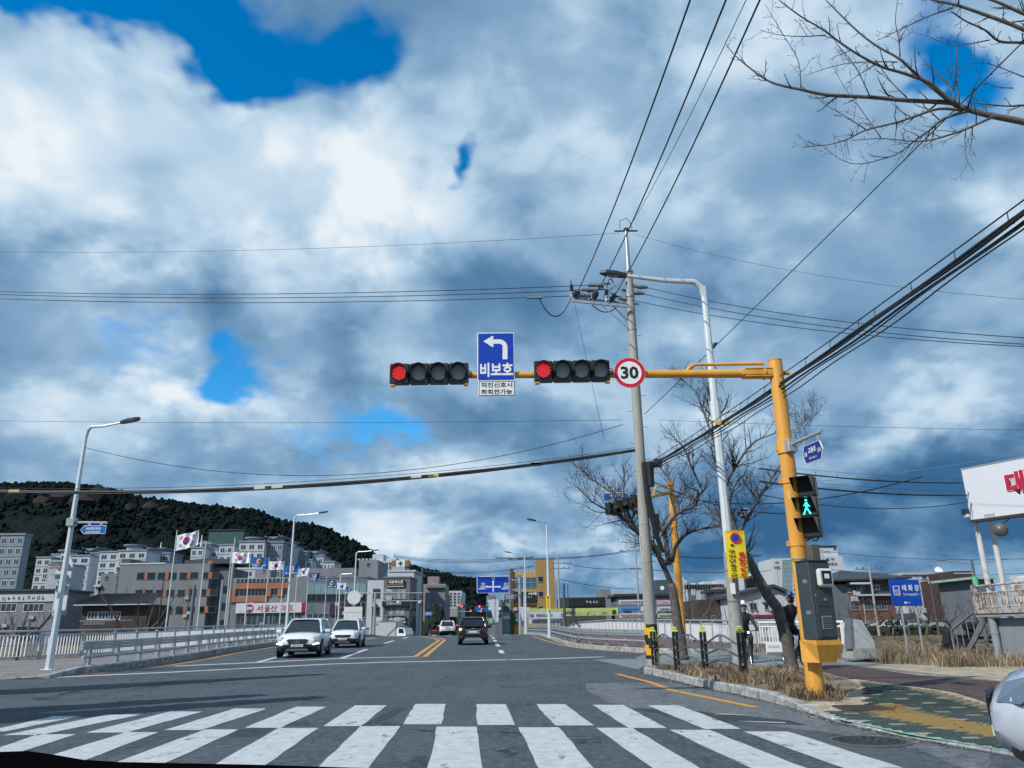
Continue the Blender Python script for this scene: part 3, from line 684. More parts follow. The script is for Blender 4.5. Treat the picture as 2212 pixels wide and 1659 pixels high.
MINT = mt('mint_wall', (.26, .42, .36), .8, var=.12, scale=.5)

class Bld:
    """building with its front on a vertical plane through two picture columns at given distances"""
    def __init__(s, name, label, f, c0, c1, Y0, Y1=None, gz=-.4, cat='building', group=None):
        Y1 = Y1 or Y0
        a = W(*f(c0, 1000), Y0); c = W(*f(c1, 1000), Y1)
        s.o = V((a.x, a.y, gz)); d = V((c.x-a.x, c.y-a.y, 0)); s.w = d.length; s.r = d.normalized(); s.n = V((s.r.y, -s.r.x, 0))
        s.f = f; s.gz = gz
        s.root = thing(name, label, cat, s.o, math.atan2(s.r.y, s.r.x), group)
    def st(s, c, d, f=None, back=0.):
        q = ray(*(f or s.f)(c, d)); o = s.o - s.n*back
        t = ((o - V((0, 0, CAM_H))).dot(s.n))/q.dot(s.n); p = V((0, 0, CAM_H)) + q*t
        return (p-s.o).dot(s.r), p.z - s.gz
    def rect(s, c0, d0, c1, d1, f=None, back=0.):
        cm, dm = (c0+c1)/2, (d0+d1)/2
        x0 = s.st(c0, dm, f, back)[0]; x1 = s.st(c1, dm, f, back)[0]; z1 = s.st(cm, d0, f, back)[1]; z0 = s.st(cm, d1, f, back)[1]
        return x0, z0, x1, z1
    def wall(s, x0, x1, z0, z1, depth, mat, name='wall', front=0.):
        return B().box(x0, front, z0, x1, depth, z1).build(name, mat, s.root)
    def wallp(s, c0, d0, c1, depth, mat, name='wall', front=0., f=None, z0=0.):
        x0, _, x1, _ = s.rect(c0, d0, c1, d0+1, f, front); z1 = s.st((c0+c1)/2, d0, f, front)[1]
        return s.wall(x0, x1, z0, z1, depth, mat, name, front)
    def panel(s, c0, d0, c1, d1, mat, name='panel', proud=.08, f=None, th=None, back=0., parent=None):
        x0, z0, x1, z1 = s.rect(c0, d0, c1, d1, f, back)
        return B().box(x0, back-proud, z0, x1, back-proud+(th or (proud+.05)), z1).build(name, mat, parent or s.root)
    def win(s, c0, d0, c1, d1, glass=None, fm=None, mull=1, f=None, back=0., proud=.05):
        return s.winl(*s.rect(c0, d0, c1, d1, f, back), glass, fm, mull, back, proud)
    def winl(s, x0, z0, x1, z1, glass=None, fm=None, mull=1, back=0., proud=.05):
        t = min(.09, (x1-x0)*.09)
        b = B(); y0, y1 = back-proud, back+.05
        b.box(x0, y0, z0, x0+t, y1, z1).box(x1-t, y0, z0, x1, y1, z1).box(x0+t, y0, z0, x1-t, y1, z0+t).box(x0+t, y0, z1-t, x1-t, y1, z1)
        for i in range(mull): xm = x0+(x1-x0)*(i+1)/(mull+1); b.box(xm-t*.4, y0+.01, z0+t, xm+t*.4, y1, z1-t)
        b.box(x0-.06, y0-.05, z0-.07, x1+.06, y0-.002, z0-.01)
        w = b.build('window', fm or FRAME, s.root)
        B().box(x0+t*.9, back-proud*.4, z0+t*.9, x1-t*.9, back+.06, z1-t*.9).build('pane', glass or WINGLASS, w)
        return w
    def text(s, t, c0, d0, c1, d1, mat, bold=.0, proud=.10, f=None, back=0.):
        x0, z0, x1, z1 = s.rect(c0, d0, c1, d1, f, back)
        T = Matrix(((1, 0, 0, (x0+x1)/2), (0, 0, -1, back-proud), (0, 1, 0, (z0+z1)/2), (0, 0, 0, 1)))
        return lettering(t, mat, s.root, T, x1-x0, z1-z0, bold)
    def smudge(s, c0, d0, c1, d1, mat, n, proud=.1, seed=1):
        """lettering too small to read: a row of broken strokes"""
        x0, z0, x1, z1 = s.rect(c0, d0, c1, d1); b = B(); r_ = random.Random(seed+n); g = (x1-x0)/n; h = z1-z0; y = -proud
        for i in range(n):
            a = x0+g*(i+.1); w = g*.75; t = h*.14
            for k in r_.sample(range(6), 3+(i % 2)):
                zz = z0+h*r_.uniform(.05, .8); xx = a+w*r_.uniform(.0, .7)
                if k % 2: b.box(a+w*r_.uniform(0, .2), y-.02, zz, a+w*r_.uniform(.5, .95), y, zz+t)
                else: b.box(xx, y-.02, z0+h*r_.uniform(0, .3), xx+t*.9, y, z1-h*r_.uniform(0, .3))
        return b.build('print', mat, s.root)
    def parapet(s, x0, x1, z, depth, mat, h=.25, o=.12, front=0.):
        return B().box(x0-o, front-o, z, x1+o, depth+o, z+h).build('roof', mat, s.root)

# apartment towers at the foot of the hill
winc = {}
def tower(f, c0, c1, dtop, Y, cols, rows, label, disc=None, spire=None, gable=None, mat=APT, pitch=2.85, dep=11, wd=.62):
    bd = Bld('apartment_tower', label, f, c0, c1, Y, gz=0., group='apartment towers below the hill', cat='apartment block')
    h = bd.st((c0+c1)/2, dtop)[1]
    bd.wall(0, bd.w, 0, h, dep, mat)
    bd.parapet(0, bd.w, h, dep, APT2, .5, .25)
    cw = bd.w/cols
    key = round(cw, 2)
    for j in range(rows):
        z = h - 2.3 - j*pitch
        for i in range(cols):
            x = (i+.5)*cw
            if key not in winc:
                q = B(); ww = cw*wd/2
                q.box(-ww, -.06, 0, ww, .05, 1.55); q.mat(1); q.box(-ww+.1, -.08, .1, -.06, -.02, 1.45).box(.06, -.08, .1, ww-.1, -.02, 1.45)
                winc[key] = q.mesh('window', [FRAMEW, WINGLASS])
            place('window', winc[key], bd.root, (x, 0, z))
        if cols > 1: B().box(.1, -.10, z-.75, bd.w-.1, -.005, z-.55).build('floor_band', APT2, bd.root)
    if disc:
        dc0, dc1, dt = disc; x0 = bd.st(dc0, dt)[0]; x1 = bd.st(dc1, dt)[0]; zt = bd.st(dc0, dt)[1]; r = (x1-x0)/2; xc = (x0+x1)/2
        B().lathe([(r*.72, h+.5), (r*.72, zt-.9)], 20, (xc, 5, 0)).build('drum', mat, bd.root, smooth=40)
        B().lathe([(r*.72, zt-.9), (r, zt-.35), (r, zt), (r*.6, zt+.15)], 24, (xc, 5, 0)).build('disc_roof', APT2, bd.root, smooth=40)
    if gable:
        x0 = bd.st(gable[0], dtop)[0]; x1 = bd.st(gable[1], dtop)[0]; zt = bd.st(gable[0], gable[2])[1]
        B().box(x0+.6, 1, h+.5, x1-.6, dep-1, h+2.0).build('penthouse', mat, bd.root)
        B().prism([(x0, 0, h+2.0), (x1, 0, h+2.0), (x1, 0, h+2.4), ((x0+x1)/2, 0, zt), (x0, 0, h+2.4)], (0, dep, 0)).build('roof_crown', APT2, bd.root)
    if spire:
        x, zt = bd.st(*spire); B().tube([(x, 3, h), (x, 3, zt)], [.35, .12], 6).build('spire', WHITE, bd.root)
    return bd
tower(fA, -90, 88, 475, 215, 3, 7, 'tall apartment tower at the far left edge against the dark hill', mat=APT2, dep=3.2)
tower(fA, 205, 312, 640, 275, 2, 6, 'narrow white apartment tower, first right of the far left tower')
tower(fA, 313, 440, 618, 280, 2, 6, 'white apartment tower behind the red lettered block')
tower(fA, 442, 600, 628, 276, 2, 7, 'apartment tower with flat disc roof behind the left lamp post', disc=(375, 530, 577))
tower(fA, 600, 668, 610, 285, 1, 7, 'slim grey apartment tower with pointed roof', mat=APT2, gable=(592, 706, 590), spire=(672, 552))
tower(fA, 668, 805, 600, 272, 2, 7, 'white apartment tower right of the slim pointed one')
tower(fA, 805, 1012, 590, 268, 3, 7, 'broad apartment tower with a large disc roof above the brown house', disc=(855, 1010, 538))
tower(fA, 1060, 1190, 612, 280, 2, 4, 'apartment tower with peaked crown and spire above the grey office', mat=APT2, gable=(1058, 1188, 570), spire=(1145, 518))
tower(fB, 70, 200, 405, 262, 2, 4, 'white apartment tower right behind the topmost national flag', spire=(210, 262))
tower(fB, 200, 345, 425, 268, 2, 4, 'apartment tower between two flagpoles over the office roof', gable=(185, 330, 330))
tower(fB, 355, 505, 378, 262, 2, 4, 'apartment tower left of the big disc-roofed one by the flags')
tower(fB, 560, 820, 345, 255, 3, 9, 'big apartment tower with disc roof behind the row of flags', disc=(628, 838, 285))
tower(fB, 820, 1010, 350, 258, 3, 9, 'apartment tower with tall spire behind the row of flags', gable=(868, 1045, 312), spire=(990, 255), mat=APT2)
tower(fB, 1010, 1130, 390, 264, 2, 7, 'apartment tower with sloping crown right of the spired one', gable=(1030, 1130, 375))
tower(fB, 1160, 1260, 445, 270, 2, 6, 'plain apartment block just right of the middle lamp post', mat=APT2)
tower(fB, 1320, 1432, 490, 275, 2, 3, 'small apartment tower with pagoda top and spire', gable=(1312, 1436, 462), spire=(1358, 416))
tower(fB, 1252, 1318, 528, 268, 1, 2, 'low apartment wing left of the pagoda topped tower'); tower(fB, 1436, 1548, 548, 268, 3, 2, 'low white apartment wing right of the pagoda topped tower')
tl = Bld('hill_pavilion', 'long low teal roofed building halfway up the dark hill', fB, 235, 595, 400, gz=26.); tl.wall(0, tl.w, 0, tl.st(400, 228)[1], 8, mt('teal_wall', (.03, .085, .09), .6)); tl.parapet(0, tl.w, tl.st(400, 228)[1], 8, SLATE, .5, .5)

# left bank, front row
s1 = Bld('shop_building', 'low white shop building with dark windows at the left edge', fA, -250, 395, 150)
h = s1.st(200, 880)[1]; s1.wall(0, s1.w, 0, h, 12, LILAC); s1.parapet(0, s1.w, h, 12, SLATE, .35, .5); s1.panel(-60, 905, 395, 958, WWALL, 'sign_board', .2)
for c in (-30, 170): s1.win(c, 970, c+150, 1030, fm=FRAMEW, mull=3)
for c in (-40, 110, 205): s1.win(c, 1135, c+88, 1250, glass=DKGLASS, mull=1)
s1.smudge(20, 915, 340, 948, mt('dull_red', (.22, .05, .06), .6), 9, .22)
s2 = Bld('red_lettered_block', 'pale block with red rooftop lettering behind the left lamp post', fA, 300, 440, 185); h = s2.st(370, 690)[1]
s2.wall(0, s2.w, 0, h, 8, LWALL); s2.parapet(0, s2.w, h, 8, GWALL, .3, .15); s2.win(310, 755, 342, 792, fm=FRAMEW); s2.smudge(320, 698, 425, 718, RED, 6)
s3 = Bld('stepped_grey_block', 'grey stepped concrete block left of the dark glass stair tower', fA, 690, 925, 172)
s3.wallp(735, 752, 890, 9, GWALL); s3.wallp(690, 835, 735, 9, LWALL, 'left_wing'); s3.wallp(890, 800, 925, 9, GWALL2, 'right_wing')
s3.win(760, 770, 790, 800); s3.win(860, 870, 895, 905, fm=FRAMEW); s3.panel(690, 835, 740, 850, WWALL, 'awning', .6)
s3b = Bld('pale_penthouse_block', 'pale block with balcony between the towers and the stair tower', fA, 832, 925, 178); s3b.wallp(832, 695, 925, 8, WWALL); s3b.win(845, 705, 915, 735, mull=2)
s4 = Bld('tiled_house', 'dark brown tiled house with wide eaves behind the left railing', fA, 560, 1085, 140, gz=-.6)
z1 = s4.st(800, 965)[1]; x0, x1 = s4.st(600, 1000)[0], s4.st(1075, 1000)[0]
s4.wall(x0, x1, 0, z1-.3, 9, BRWALL)
B().prism([(x0-1.2, -1.2, z1-.35), (x1+1.2, -1.2, z1-.35), (x1-.4, 4.5, z1+1.5), (x0+.4, 4.5, z1+1.5)], (0, 0, .22)).build('roof', SLATE, s4.root)
for i in range(26): xx = x0-1.1+(x1-x0+2.2)*i/25; B().tube([(xx, -1.25, z1-.1), (x0+.4+(x1-x0-.8)*i/25, 4.4, z1+1.76)], .10, 5).build('roof_tile_row', SLATE, s4.root)
B().box(x0-1.0, -1.3, z1-.45, x1+1.0, -1.0, z1-.30).build('eave_board', WWALL, s4.root)
for c in (635, 715, 800): s4.win(c, 1030, c+75, 1085, fm=FRAMEW, mull=2)
s4.panel(600, 1090, 980, 1100, GWALL2, 'balcony_rail', 1.0, th=.1); s4.win(610, 1103, 760, 1120, mull=5)

# grey office with orange panels
s5 = Bld('office_building', 'grey office building with orange panels between its dark windows', fU, 290, 477, 165)
ht = s5.st(*fA(1150, 688), f=fU)[1] if False else s5.st(383, 1218)[1]
s5.wall(0, s5.w, 0, ht, 16, GWALL); B().box(-.1, -.12, ht, s5.w*.50, 16, ht+.3).build('parapet', WWALL, s5.root)
def row(d0, d1, wins, pan, f):
    for c0, c1 in wins: s5.win(c0, d0, c1, d1, f=f, glass=DKGLASS, fm=DWALL, mull=0)
    for c0, c1 in pan: s5.panel(c0, d0-2, c1, d1+2, ORWALL, 'orange_panel', .10, f=f)
row(745, 795, [(995, 1050), (1072, 1128), (1145, 1200), (1226, 1282), (1305, 1360)], [(1051, 1071), (1201, 1225)], fA)
row(870, 920, [(982, 1034), (1055, 1107), (1130, 1185), (1210, 1265), (1290, 1342)], [(1035, 1054), (1186, 1209)], fA)
row(992, 1045, [(1120, 1172), (1196, 1250), (1276, 1330)], [(1173, 1195)], fA)
row(645, 710, [(130, 205), (250, 310), (345, 415)], [(96, 129), (311, 344)], fB)
row(815, 885, [(108, 190), (225, 290), (325, 400)], [(76, 107), (291, 324)], fB)
row(988, 1052, [(85, 170), (205, 270), (305, 380)], [(56, 84), (271, 304)], fB)
x0, z0, x1, z1 = s5.rect(45, 505, 560, 640, fB)
pts = [(x0, 1, ht+.02), (x1, 1, ht+.02)] + [(x1+(x0-x1)*i/8, 1, ht + (z1-ht)*(.75+.25*math.sin(math.pi*i/8))) for i in range(9)]
B().prism(pts, (0, 11, 0)).build('curved_roof_storey', DWALL, s5.root)
s5.win(70, 560, 300, 588, f=fB, glass=TEALGLASS, mull=8, back=1.); s5.panel(300, 530, 350, 585, ORWALL, 'orange_panel', .1, f=fB, back=1.)
s5.wall(s5.w+.005, s5.w+3.4, 0, ht-.8, 14, GWALL2, 'side_wing', 2.)
x0 = s5.st(*fA(925, 800), f=fU)[0] if False else s5.st(275, 1250)[0]
s5.wall(x0, -.01, 0, s5.st(280, 1207)[1], 12, DWALL, 'stair_tower', .4)
for k in range(7): s5.winl(x0+.5, 4.6+k*1.5, -.5, 5.8+k*1.5, DKGLASS, DWALL, 2, back=.4)

# mart
s6 = Bld('mart_building', 'wide grey and orange mart building with white sign band', fB, 500, 1290, 160)
ht = s6.st(900, 702)[1]; s6.wall(0, s6.w, 0, ht, 18, GWALL)
s6.panel(500, 830, 580, 950, ORWALL, 'orange_wing', .3); s6.panel(580, 752, 1118, 812, ORWALL, 'orange_band', .25); s6.panel(580, 890, 900, 945, ORWALL, 'orange_band', .25); s6.panel(893, 813, 938, 889, ORWALL, 'orange_band', .25); s6.panel(1008, 813, 1062, 889, ORWALL, 'orange_band', .25)
s6.win(585, 815, 890, 886, glass=DKGLASS, mull=7); s6.win(940, 815, 1006, 880, glass=DKGLASS); s6.win(1065, 815, 1106, 878, glass=DKGLASS)
NAVYB = mt('navy_parapet', (.015, .035, .085), .5); s6.panel(590, 714, 1120, 748, NAVYB, 'parapet', .3)
for i in range(14): s6.panel(592+i*40, 708, 597+i*40, 748, WWALL, 'rail_post', .36)
s6.panel(590, 706, 1120, 711, WWALL, 'rail', .36)
s6.panel(592, 955, 1250, 1055, mt('mart_sign_white', (.58, .60, .66), .6), 'sign_board', .45)
DRED = mt('mart_red', (.30, .02, .05), .5)
x0, z0, x1, z1 = s6.rect(688, 973, 768, 1047)
B().lathe([(1e-3, 0), ((x1-x0)/2, 0), ((x1-x0)/2, .06), (1e-3, .06)], 24, T=Matrix.Translation(((x0+x1)/2, -.46, (z0+z1)/2)) @ Matrix.Rotation(math.pi/2, 4, 'X')).build('round_badge', DRED, s6.root)
s6.text('SM', 700, 995, 756, 1028, WSIGN, .03, proud=.54); s6.text('서울산 마트', 800, 975, 1168, 1045, DRED, .02, proud=.47)
s6.panel(1255, 950, 1470, 1045, DRED, 'red_sign', .5); s6.smudge(1285, 1005, 1445, 1032, WSIGN, 8, .52); s6.smudge(1300, 968, 1420, 985, WSIGN, 7, .52)
for i in range(6): s6.win(580+i*112, 1062, 685+i*112, 1185, glass=WINGLASS, mull=1)
s6.panel(760, 610, 920, 700, LILAC, 'roof_hut', -1., th=4.); s6.win(850, 622, 878, 650, back=1., mull=1)

# glass fronted building and the grey blocks on it
s7 = Bld('glass_building', 'grey building with a teal glass front beside the mart', fB, 1290, 1905, 145)
ht = s7.st(1600, 702)[1]; s7.wall(0, s7.w, 0, ht, 16, GWALL2); s7.parapet(0, s7.w, ht, 16, GWALL, .2, .1)
for i in range(9): s7.win(1302+i*65.6, 752, 1366+i*65.6, 862, glass=TEALGLASS, mull=1, fm=FRAME)
for i in range(6): s7.win(1296+i*100, 868, 1394+i*100, 940, glass=DKGLASS, mull=1, fm=DWALL)
s7.panel(1530, 958, 1732, 1082, mt('dark_purple_sign', (.03, .02, .05), .5), 'dark_sign', .3); s7.smudge(1600, 985, 1725, 1012, mt('pink_letters', (.5, .2, .35), .5), 4, .33)
for i in range(2): s7.win(1785+i*55, 945, 1838+i*55, 1100, glass=DKGLASS, mull=0)
for i in range(4): s7.win(1300+i*56, 1060, 1354+i*56, 1180, glass=WINGLASS, mull=0)
s8 = Bld('roof_block', 'grey upper block with one square window above the glass front', fC, 290, 500, 152, gz=8.)
s8.wall(0, s8.w, 0, s8.st(400, 430)[1], 12, GWALL); s8.win(398, 462, 440, 498, glass=DKGLASS, mull=0)
for i in range(5): s8.panel(300+i*42, 412, 325+i*42, 431, LWALL, 'crenel', .0, th=.6)
s9 = Bld('long_grey_block', 'long grey flat roofed block behind the blue flags', fB, 1150, 1760, 165, gz=4.); s9.wall(0, s9.w, 0, s9.st(1400, 608)[1], 10, GWALL)
for c in (1420, 1530): s9.win(c, 680, c+60, 700, mull=1)
s10 = Bld('pale_apartments', 'white stepped apartment block behind the green cross sign', fC, 460, 720, 190, gz=0.)
s10.wallp(460, 440, 670, 12, WWALL); s10.wallp(462, 366, 582, 10, WWALL, 'upper_block', 1.); s10.wallp(582, 405, 720, 9, WWALL, 'wing', 1.5)
for d in (455, 497):
    for c in (510, 555, 600, 640): s10.win(c, d, c+28, d+30, mull=1)
B().tube([(s10.st(680, 345)[0], 3, s10.st(680, 405)[1]), (s10.st(680, 345)[0], 3, s10.st(680, 345)[1])], .08, 5).build('mast', STEEL, s10.root)
s11 = Bld('white_roofed_hall', 'plain white upper wall of the hospital below the green cross', fC, 630, 912, 140, gz=0.)
s11.wallp(630, 556, 912, 14, WWALL); h = s11.st(770, 556)[1]; s11.parapet(0, s11.w, h, 14, WWALL, .25, .15)
s11.wall(s11.st(670, 500)[0], s11.st(815, 500)[0], h+.26, s11.st(740, 498)[1], 6, LWALL, 'sign_base')
for c in (590,): s11.win(600, 580, 625, 615)
x0, z0, x1, z1 = s11.rect(672, 432, 858, 500)
cs = thing('cross_sign', 'rooftop sign box with green cross between two brown panels', 'sign', s11.o + s11.r*x0 + V((0, 0, z0)), math.atan2(s11.r.y, s11.r.x))
w_, h_ = x1-x0, z1-z0
B().box(0, 0, 0, w_*.24, 2.2, h_).build('side_panel', mt('brown_sign', (.26, .13, .06), .6), cs); B().box(w_*.76, 0, 0, w_, 2.2, h_).build('side_panel', MATS['brown_sign'], cs); B().box(w_*.245, .02, 0, w_*.755, 2.18, h_).build('centre_panel', WSIGN, cs)
GRN = mt('cross_green', (.01, .13, .05), .5); b = B(); cx, cz, k = w_*.5, h_*.5, h_*.36
b.prism([(cx-k*.33, .02, cz-k), (cx+k*.33, .02, cz-k), (cx+k*.33, .02, cz-k*.33), (cx+k, .02, cz-k*.33), (cx+k, .02, cz+k*.33), (cx+k*.33, .02, cz+k*.33), (cx+k*.33, .02, cz+k), (cx-k*.33, .02, cz+k), (cx-k*.33, .02, cz+k*.33), (cx-k, .02, cz+k*.33), (cx-k, .02, cz-k*.33), (cx-k*.33, .02, cz-k*.33)], (0, -.06, 0)).build('cross', GRN, cs)
s12 = Bld('white_narrow_building', 'narrow white building with two dark windows beside the shop block', fC, 395, 573, 126)
ht = s12.st(480, 645)[1]; s12.wall(0, s12.w, 0, ht, 10, WWALL); s12.parapet(0, s12.w, ht, 10, DWALL, .15, .05)
s12.win(466, 742, 546, 840, glass=WINGLASS, fm=DWALL, mull=1); s12.win(461, 942, 540, 1036, glass=DKGLASS, fm=DWALL, mull=1)
s13 = Bld('shop_block', 'three storey shop block covered in sign boards at the bridge end', fC, 575, 862, 124)
ht = s13.st(720, 622)[1]; s13.wall(0, s13.w, 0, ht, 8.6, mt('taupe_wall', (.16, .15, .155), .8, var=.12, scale=.5)); s13.parapet(0, s13.w, ht, 8.6, GWALL, .2, .12)
BSIGN = mt('black_sign', (.018, .02, .022), .4)
s13.panel(622, 648, 810, 726, BSIGN, 'sign_board', .25); s13.text('서정색소폰', 634, 652, 798, 684, WSIGN, .02, proud=.27); s13.panel(624, 712, 806, 723, mt('pale_pink', (.5, .38, .42), .5), 'sign_strip', .28); s13.panel(628, 690, 800, 698, mt('olive_strip', (.25, .25, .05), .5), 'sign_strip', .28)
POST = mt('poster_print', (.10, .13, .13), .6, col2=(.52, .55, .52), scale=1.6)
for q in ((592, 736, 708, 780), (592, 806, 705, 855), (716, 730, 768, 850), (772, 730, 826, 850)): s13.win(*q, glass=POST, mull=0)
s13.panel(570, 878, 872, 934, BSIGN, 'black_sign_band', .5); s13.text('언술노래방', 615, 884, 780, 918, WSIGN, .0, proud=.53)
s13.win(582, 965, 632, 1035, mull=2); s13.win(637, 965, 695, 1030, glass=POST, mull=0); s13.win(706, 936, 814, 1030, glass=POST, mull=0)
s13.panel(626, 1046, 826, 1116, NAVYB, 'blue_sign', .3); s13.text('(주)외승건기', 640, 1060, 812, 1094, WSIGN, .03, proud=.33); s13.panel(630, 1101, 824, 1112, WSIGN, 'sign_strip', .32)
s13.win(720, 1142, 810, 1225, glass=TEALGLASS, mull=1); s13.win(850, 1040, 860, 1110, glass=WINGLASS)
for j in range(2):
    for i in range(5):   # windows on the street side
        w = B(); y0 = .6+i*1.55; z0 = ht-4.9-j*3.1; w.box(s13.w-.02, y0, z0, s13.w+.05, y0+1.4, z0+2.2).build('side_window', DKGLASS, s13.root)
s13.panel(835, 1120, 860, 1245, BRWALL, 'door', .06)
# street beyond
s14 = Bld('pink_house', 'pink rooftop house with a balcony behind the street trees', fC, 945, 1262, 172)
s14.wallp(945, 690, 1255, 9, mt('house_grey', (.24, .23, .24), .8, var=.15)); s14.wallp(1062, 608, 1182, 5, PINK, 'roof_room', 1.); s14.win(1122, 625, 1148, 680, back=1., fm=FRAMEW); s14.panel(1050, 712, 1262, 735, GWALL2, 'balcony', 1.); s14.win(960, 705, 1000, 740)
s15 = Bld('grey_slab_building', 'grey windowless gable building beside the cypress trees', fC, 1035, 1250, 150); s15.wallp(1035, 783, 1250, 12, LILAC)
for d in (860, 905, 950): s15.panel(1060, d, 1235, d+3, GWALL2, 'joint', .04)
s16 = Bld('white_street_building', 'white five storey building at the middle of the street', fC, 1288, 1432, 185); s16.wallp(1288, 765, 1432, 14, WWALL); s16.panel(1262, 740, 1288, 810, PINK, 'pink_sign', .1)
for j in range(5):
    for i in range(3): s16.win(1300+i*43, 785+j*32, 1328+i*43, 803+j*32, mull=0)
s17 = Bld('beige_hall', 'beige low hall with broad plain front at the end of the street', fC, 1205, 1388, 165); s17.wallp(1205, 958, 1388, 10, mt('beige_wall', (.30, .28, .26), .8, var=.1)); s17.panel(1222, 1045, 1378, 1052, WWALL, 'canopy', 1.2)
for i in range(4): s17.win(1228+i*38, 1058, 1262+i*38, 1180, mull=1)
s18 = Bld('grey_shop_row', 'grey shop building with stacked signs on the right of the street', fC, 1700, 1790, 190); s18.wallp(1700, 815, 1790, 12, GWALL)
for j in range(4): s18.panel(1705+ (j % 2)*20, 840+j*75, 1750+(j % 2)*25, 895+j*75, [TEALGLASS, WSIGN, NAVYB, MINT][j], 'sign_board', .2)
s19 = Bld('mint_building', 'mint green narrow building left of the ochre one', fC, 1868, 1966, 168); s19.wallp(1868, 792, 1966, 12, MINT); s19.win(1890, 850, 1950, 900); s19.win(1890, 930, 1950, 990); s19.panel(1880, 1040, 1960, 1070, WSIGN, 'sign_board', .2)
s19b = Bld('dark_corner_shops', 'dark small shops behind the right end of the bridge', fC, 1785, 1870, 165); s19b.wallp(1785, 860, 1870, 12, GWALL2); s19b.panel(1790, 945, 1860, 972, WSIGN, 'sign_board', .3); s19b.panel(1780, 990, 1842, 1030, mt('pale_pink_sign', (.5, .36, .42), .6), 'sign_board', .35)
# ochre building
s20 = Bld('ochre_building', 'ochre building with glass bays and a tall blank stair tower', fD, 165, 657, 168)
xa, xb = s20.st(200, 800)[0], s20.st(452, 800)[0]; ht = s20.st(300, 560)[1]
s20.wall(xa, xb, 0, ht, 12, OCHRE2); s20.wall(xb+.01, s20.w, 0, s20.st(550, 420)[1], 12, OCHRE, 'stair_tower', -.15); s20.wall(0, xa-.01, 0, s20.st(180, 522)[1], 12, mt('brown_column', (.13, .07, .04), .8, var=.15), 'corner_column', -.3)
BLUEGL = mt('blue_glass', (.05, .12, .19), .1, spec=.6, var=.4, scale=.5)
for i in range(4):
    for j in range(2): s20.win(207+i*62.5, 616+j*60, 267+i*62.5, 675+j*60, glass=BLUEGL, mull=0)
s20.panel(208, 776, 460, 892, BSIGN, 'sign_front', .15); s20.text('서예', 357, 780, 448, 812, WSIGN, .02, proud=.2); s20.smudge(320, 825, 400, 842, WSIGN, 5, .2); s20.smudge(212, 820, 270, 845, STEEL, 4, .2)
s20.win(466, 606, 523, 670, glass=DKGLASS, mull=0, back=-.15); s20.win(468, 770, 526, 832, glass=DKGLASS, mull=0, back=-.15); s20.win(470, 930, 528, 985, glass=DKGLASS, mull=0, back=-.15)
s20.win(210, 945, 300, 1050, glass=BLUEGL, mull=1); s20.panel(215, 905, 450, 930, BRWALL, 'sign_strip', .25); s20.panel(170, 1062, 285, 1115, mt('green_sign', (.01, .10, .05), .5), 'green_sign', .5); s20.text('새', 220, 1070, 240, 1092, WSIGN, .02, proud=.53)
for i in range(7): B().tube([(xa+(xb-xa)*i/6, .3, ht), (xa+(xb-xa)*i/6, .3, ht+1.2)], .04, 5).build('roof_rail_post', STEEL, s20.root)
for z in (.6, 1.15): B().tube([(xa, .3, ht+z), (xb, .3, ht+z)], .04, 5).build('roof_rail', STEEL, s20.root)
# right bank
s21 = Bld('black_signed_shop', 'long low black fronted shop with white lettering', fD, 700, 1198, 122, gz=-.1); s21.wallp(700, 836, 1198, 9, DWALL); s21.panel(775, 838, 1195, 935, BSIGN, 'sign_band', .3); s21.smudge(980, 870, 1132, 902, WSIGN, 4, .33)
s22 = Bld('grey_annex', 'pale grey flat roofed annex above the banner frames', fD, 1145, 1500, 140, gz=-.1); s22.wallp(1145, 745, 1255, 8, GWALL); s22.wallp(1256, 780, 1500, 8, LWALL, 'wing'); s22.win(1228, 805, 1248, 830)
s23 = Bld('dark_shop_house', 'dark roofed shop house behind the right banners', fD, 1335, 1935, 118, gz=-.1); s23.wallp(1335, 822, 1935, 9, GWALL2); h = s23.st(1600, 822)[1]; s23.parapet(0, s23.w, h, 9, SLATE, .35, .4)
s24 = Bld('round_logo_building', 'dark blue building with a white disc on its wall', fD, 1742, 1885, 150, gz=-.1); s24.wallp(1742, 645, 1885, 10, mt('slate_blue', (.055, .085, .10), .7)); x0, z0, x1, z1 = s24.rect(1795, 712, 1840, 755)
B().lathe([(1e-3, 0), ((x1-x0)/2, 0), ((x1-x0)/2, .06), (1e-3, .06)], 20, T=Matrix.Translation(((x0+x1)/2, -.01, (z0+z1)/2)) @ Matrix.Rotation(math.pi/2, 4, 'X')).build('disc', WSIGN, s24.root)
s25 = Bld('balcony_tower', 'white apartment tower with glazed balconies right of the leaning tree', fE, 1226, 1425, 230, gz=0., cat='apartment block'); s25.wallp(1226, 515, 1425, 14, WWALL)
for j in range(8): s25.win(1306, 527+j*37, 1388, 556+j*37, glass=TEALGLASS, mull=2)
for j in range(8): s25.win(1398, 540+j*37, 1412, 556+j*37, mull=0)
s25.text('세영', 1246, 540, 1278, 560, BLACK, .02, proud=.1); s25.text('다이아몬드', 1238, 578, 1292, 606, BLACK, .02, proud=.1)
s26 = Bld('lettered_tower', 'white stepped apartment tower with dark lettering right of the cabinet', fE, 1572, 1795, 225, gz=0., cat='apartment block'); s26.wallp(1578, 495, 1795, 14, WWALL); s26.wallp(1585, 425, 1755, 10, WWALL, 'upper_block', 1.); s26.parapet(s26.st(1585, 425)[0], s26.st(1755, 425)[0], s26.st(1670, 420, back=1.)[1], 10, SLATE, .3, .3, front=1.)
s26.win(1724, 424, 1748, 448, back=1., mull=0); s26.text('세 영', 1655, 512, 1728, 532, BLACK, .02, proud=.1); s26.text('다이아몬드', 1625, 550, 1757, 575, BLACK, .02, proud=.1)
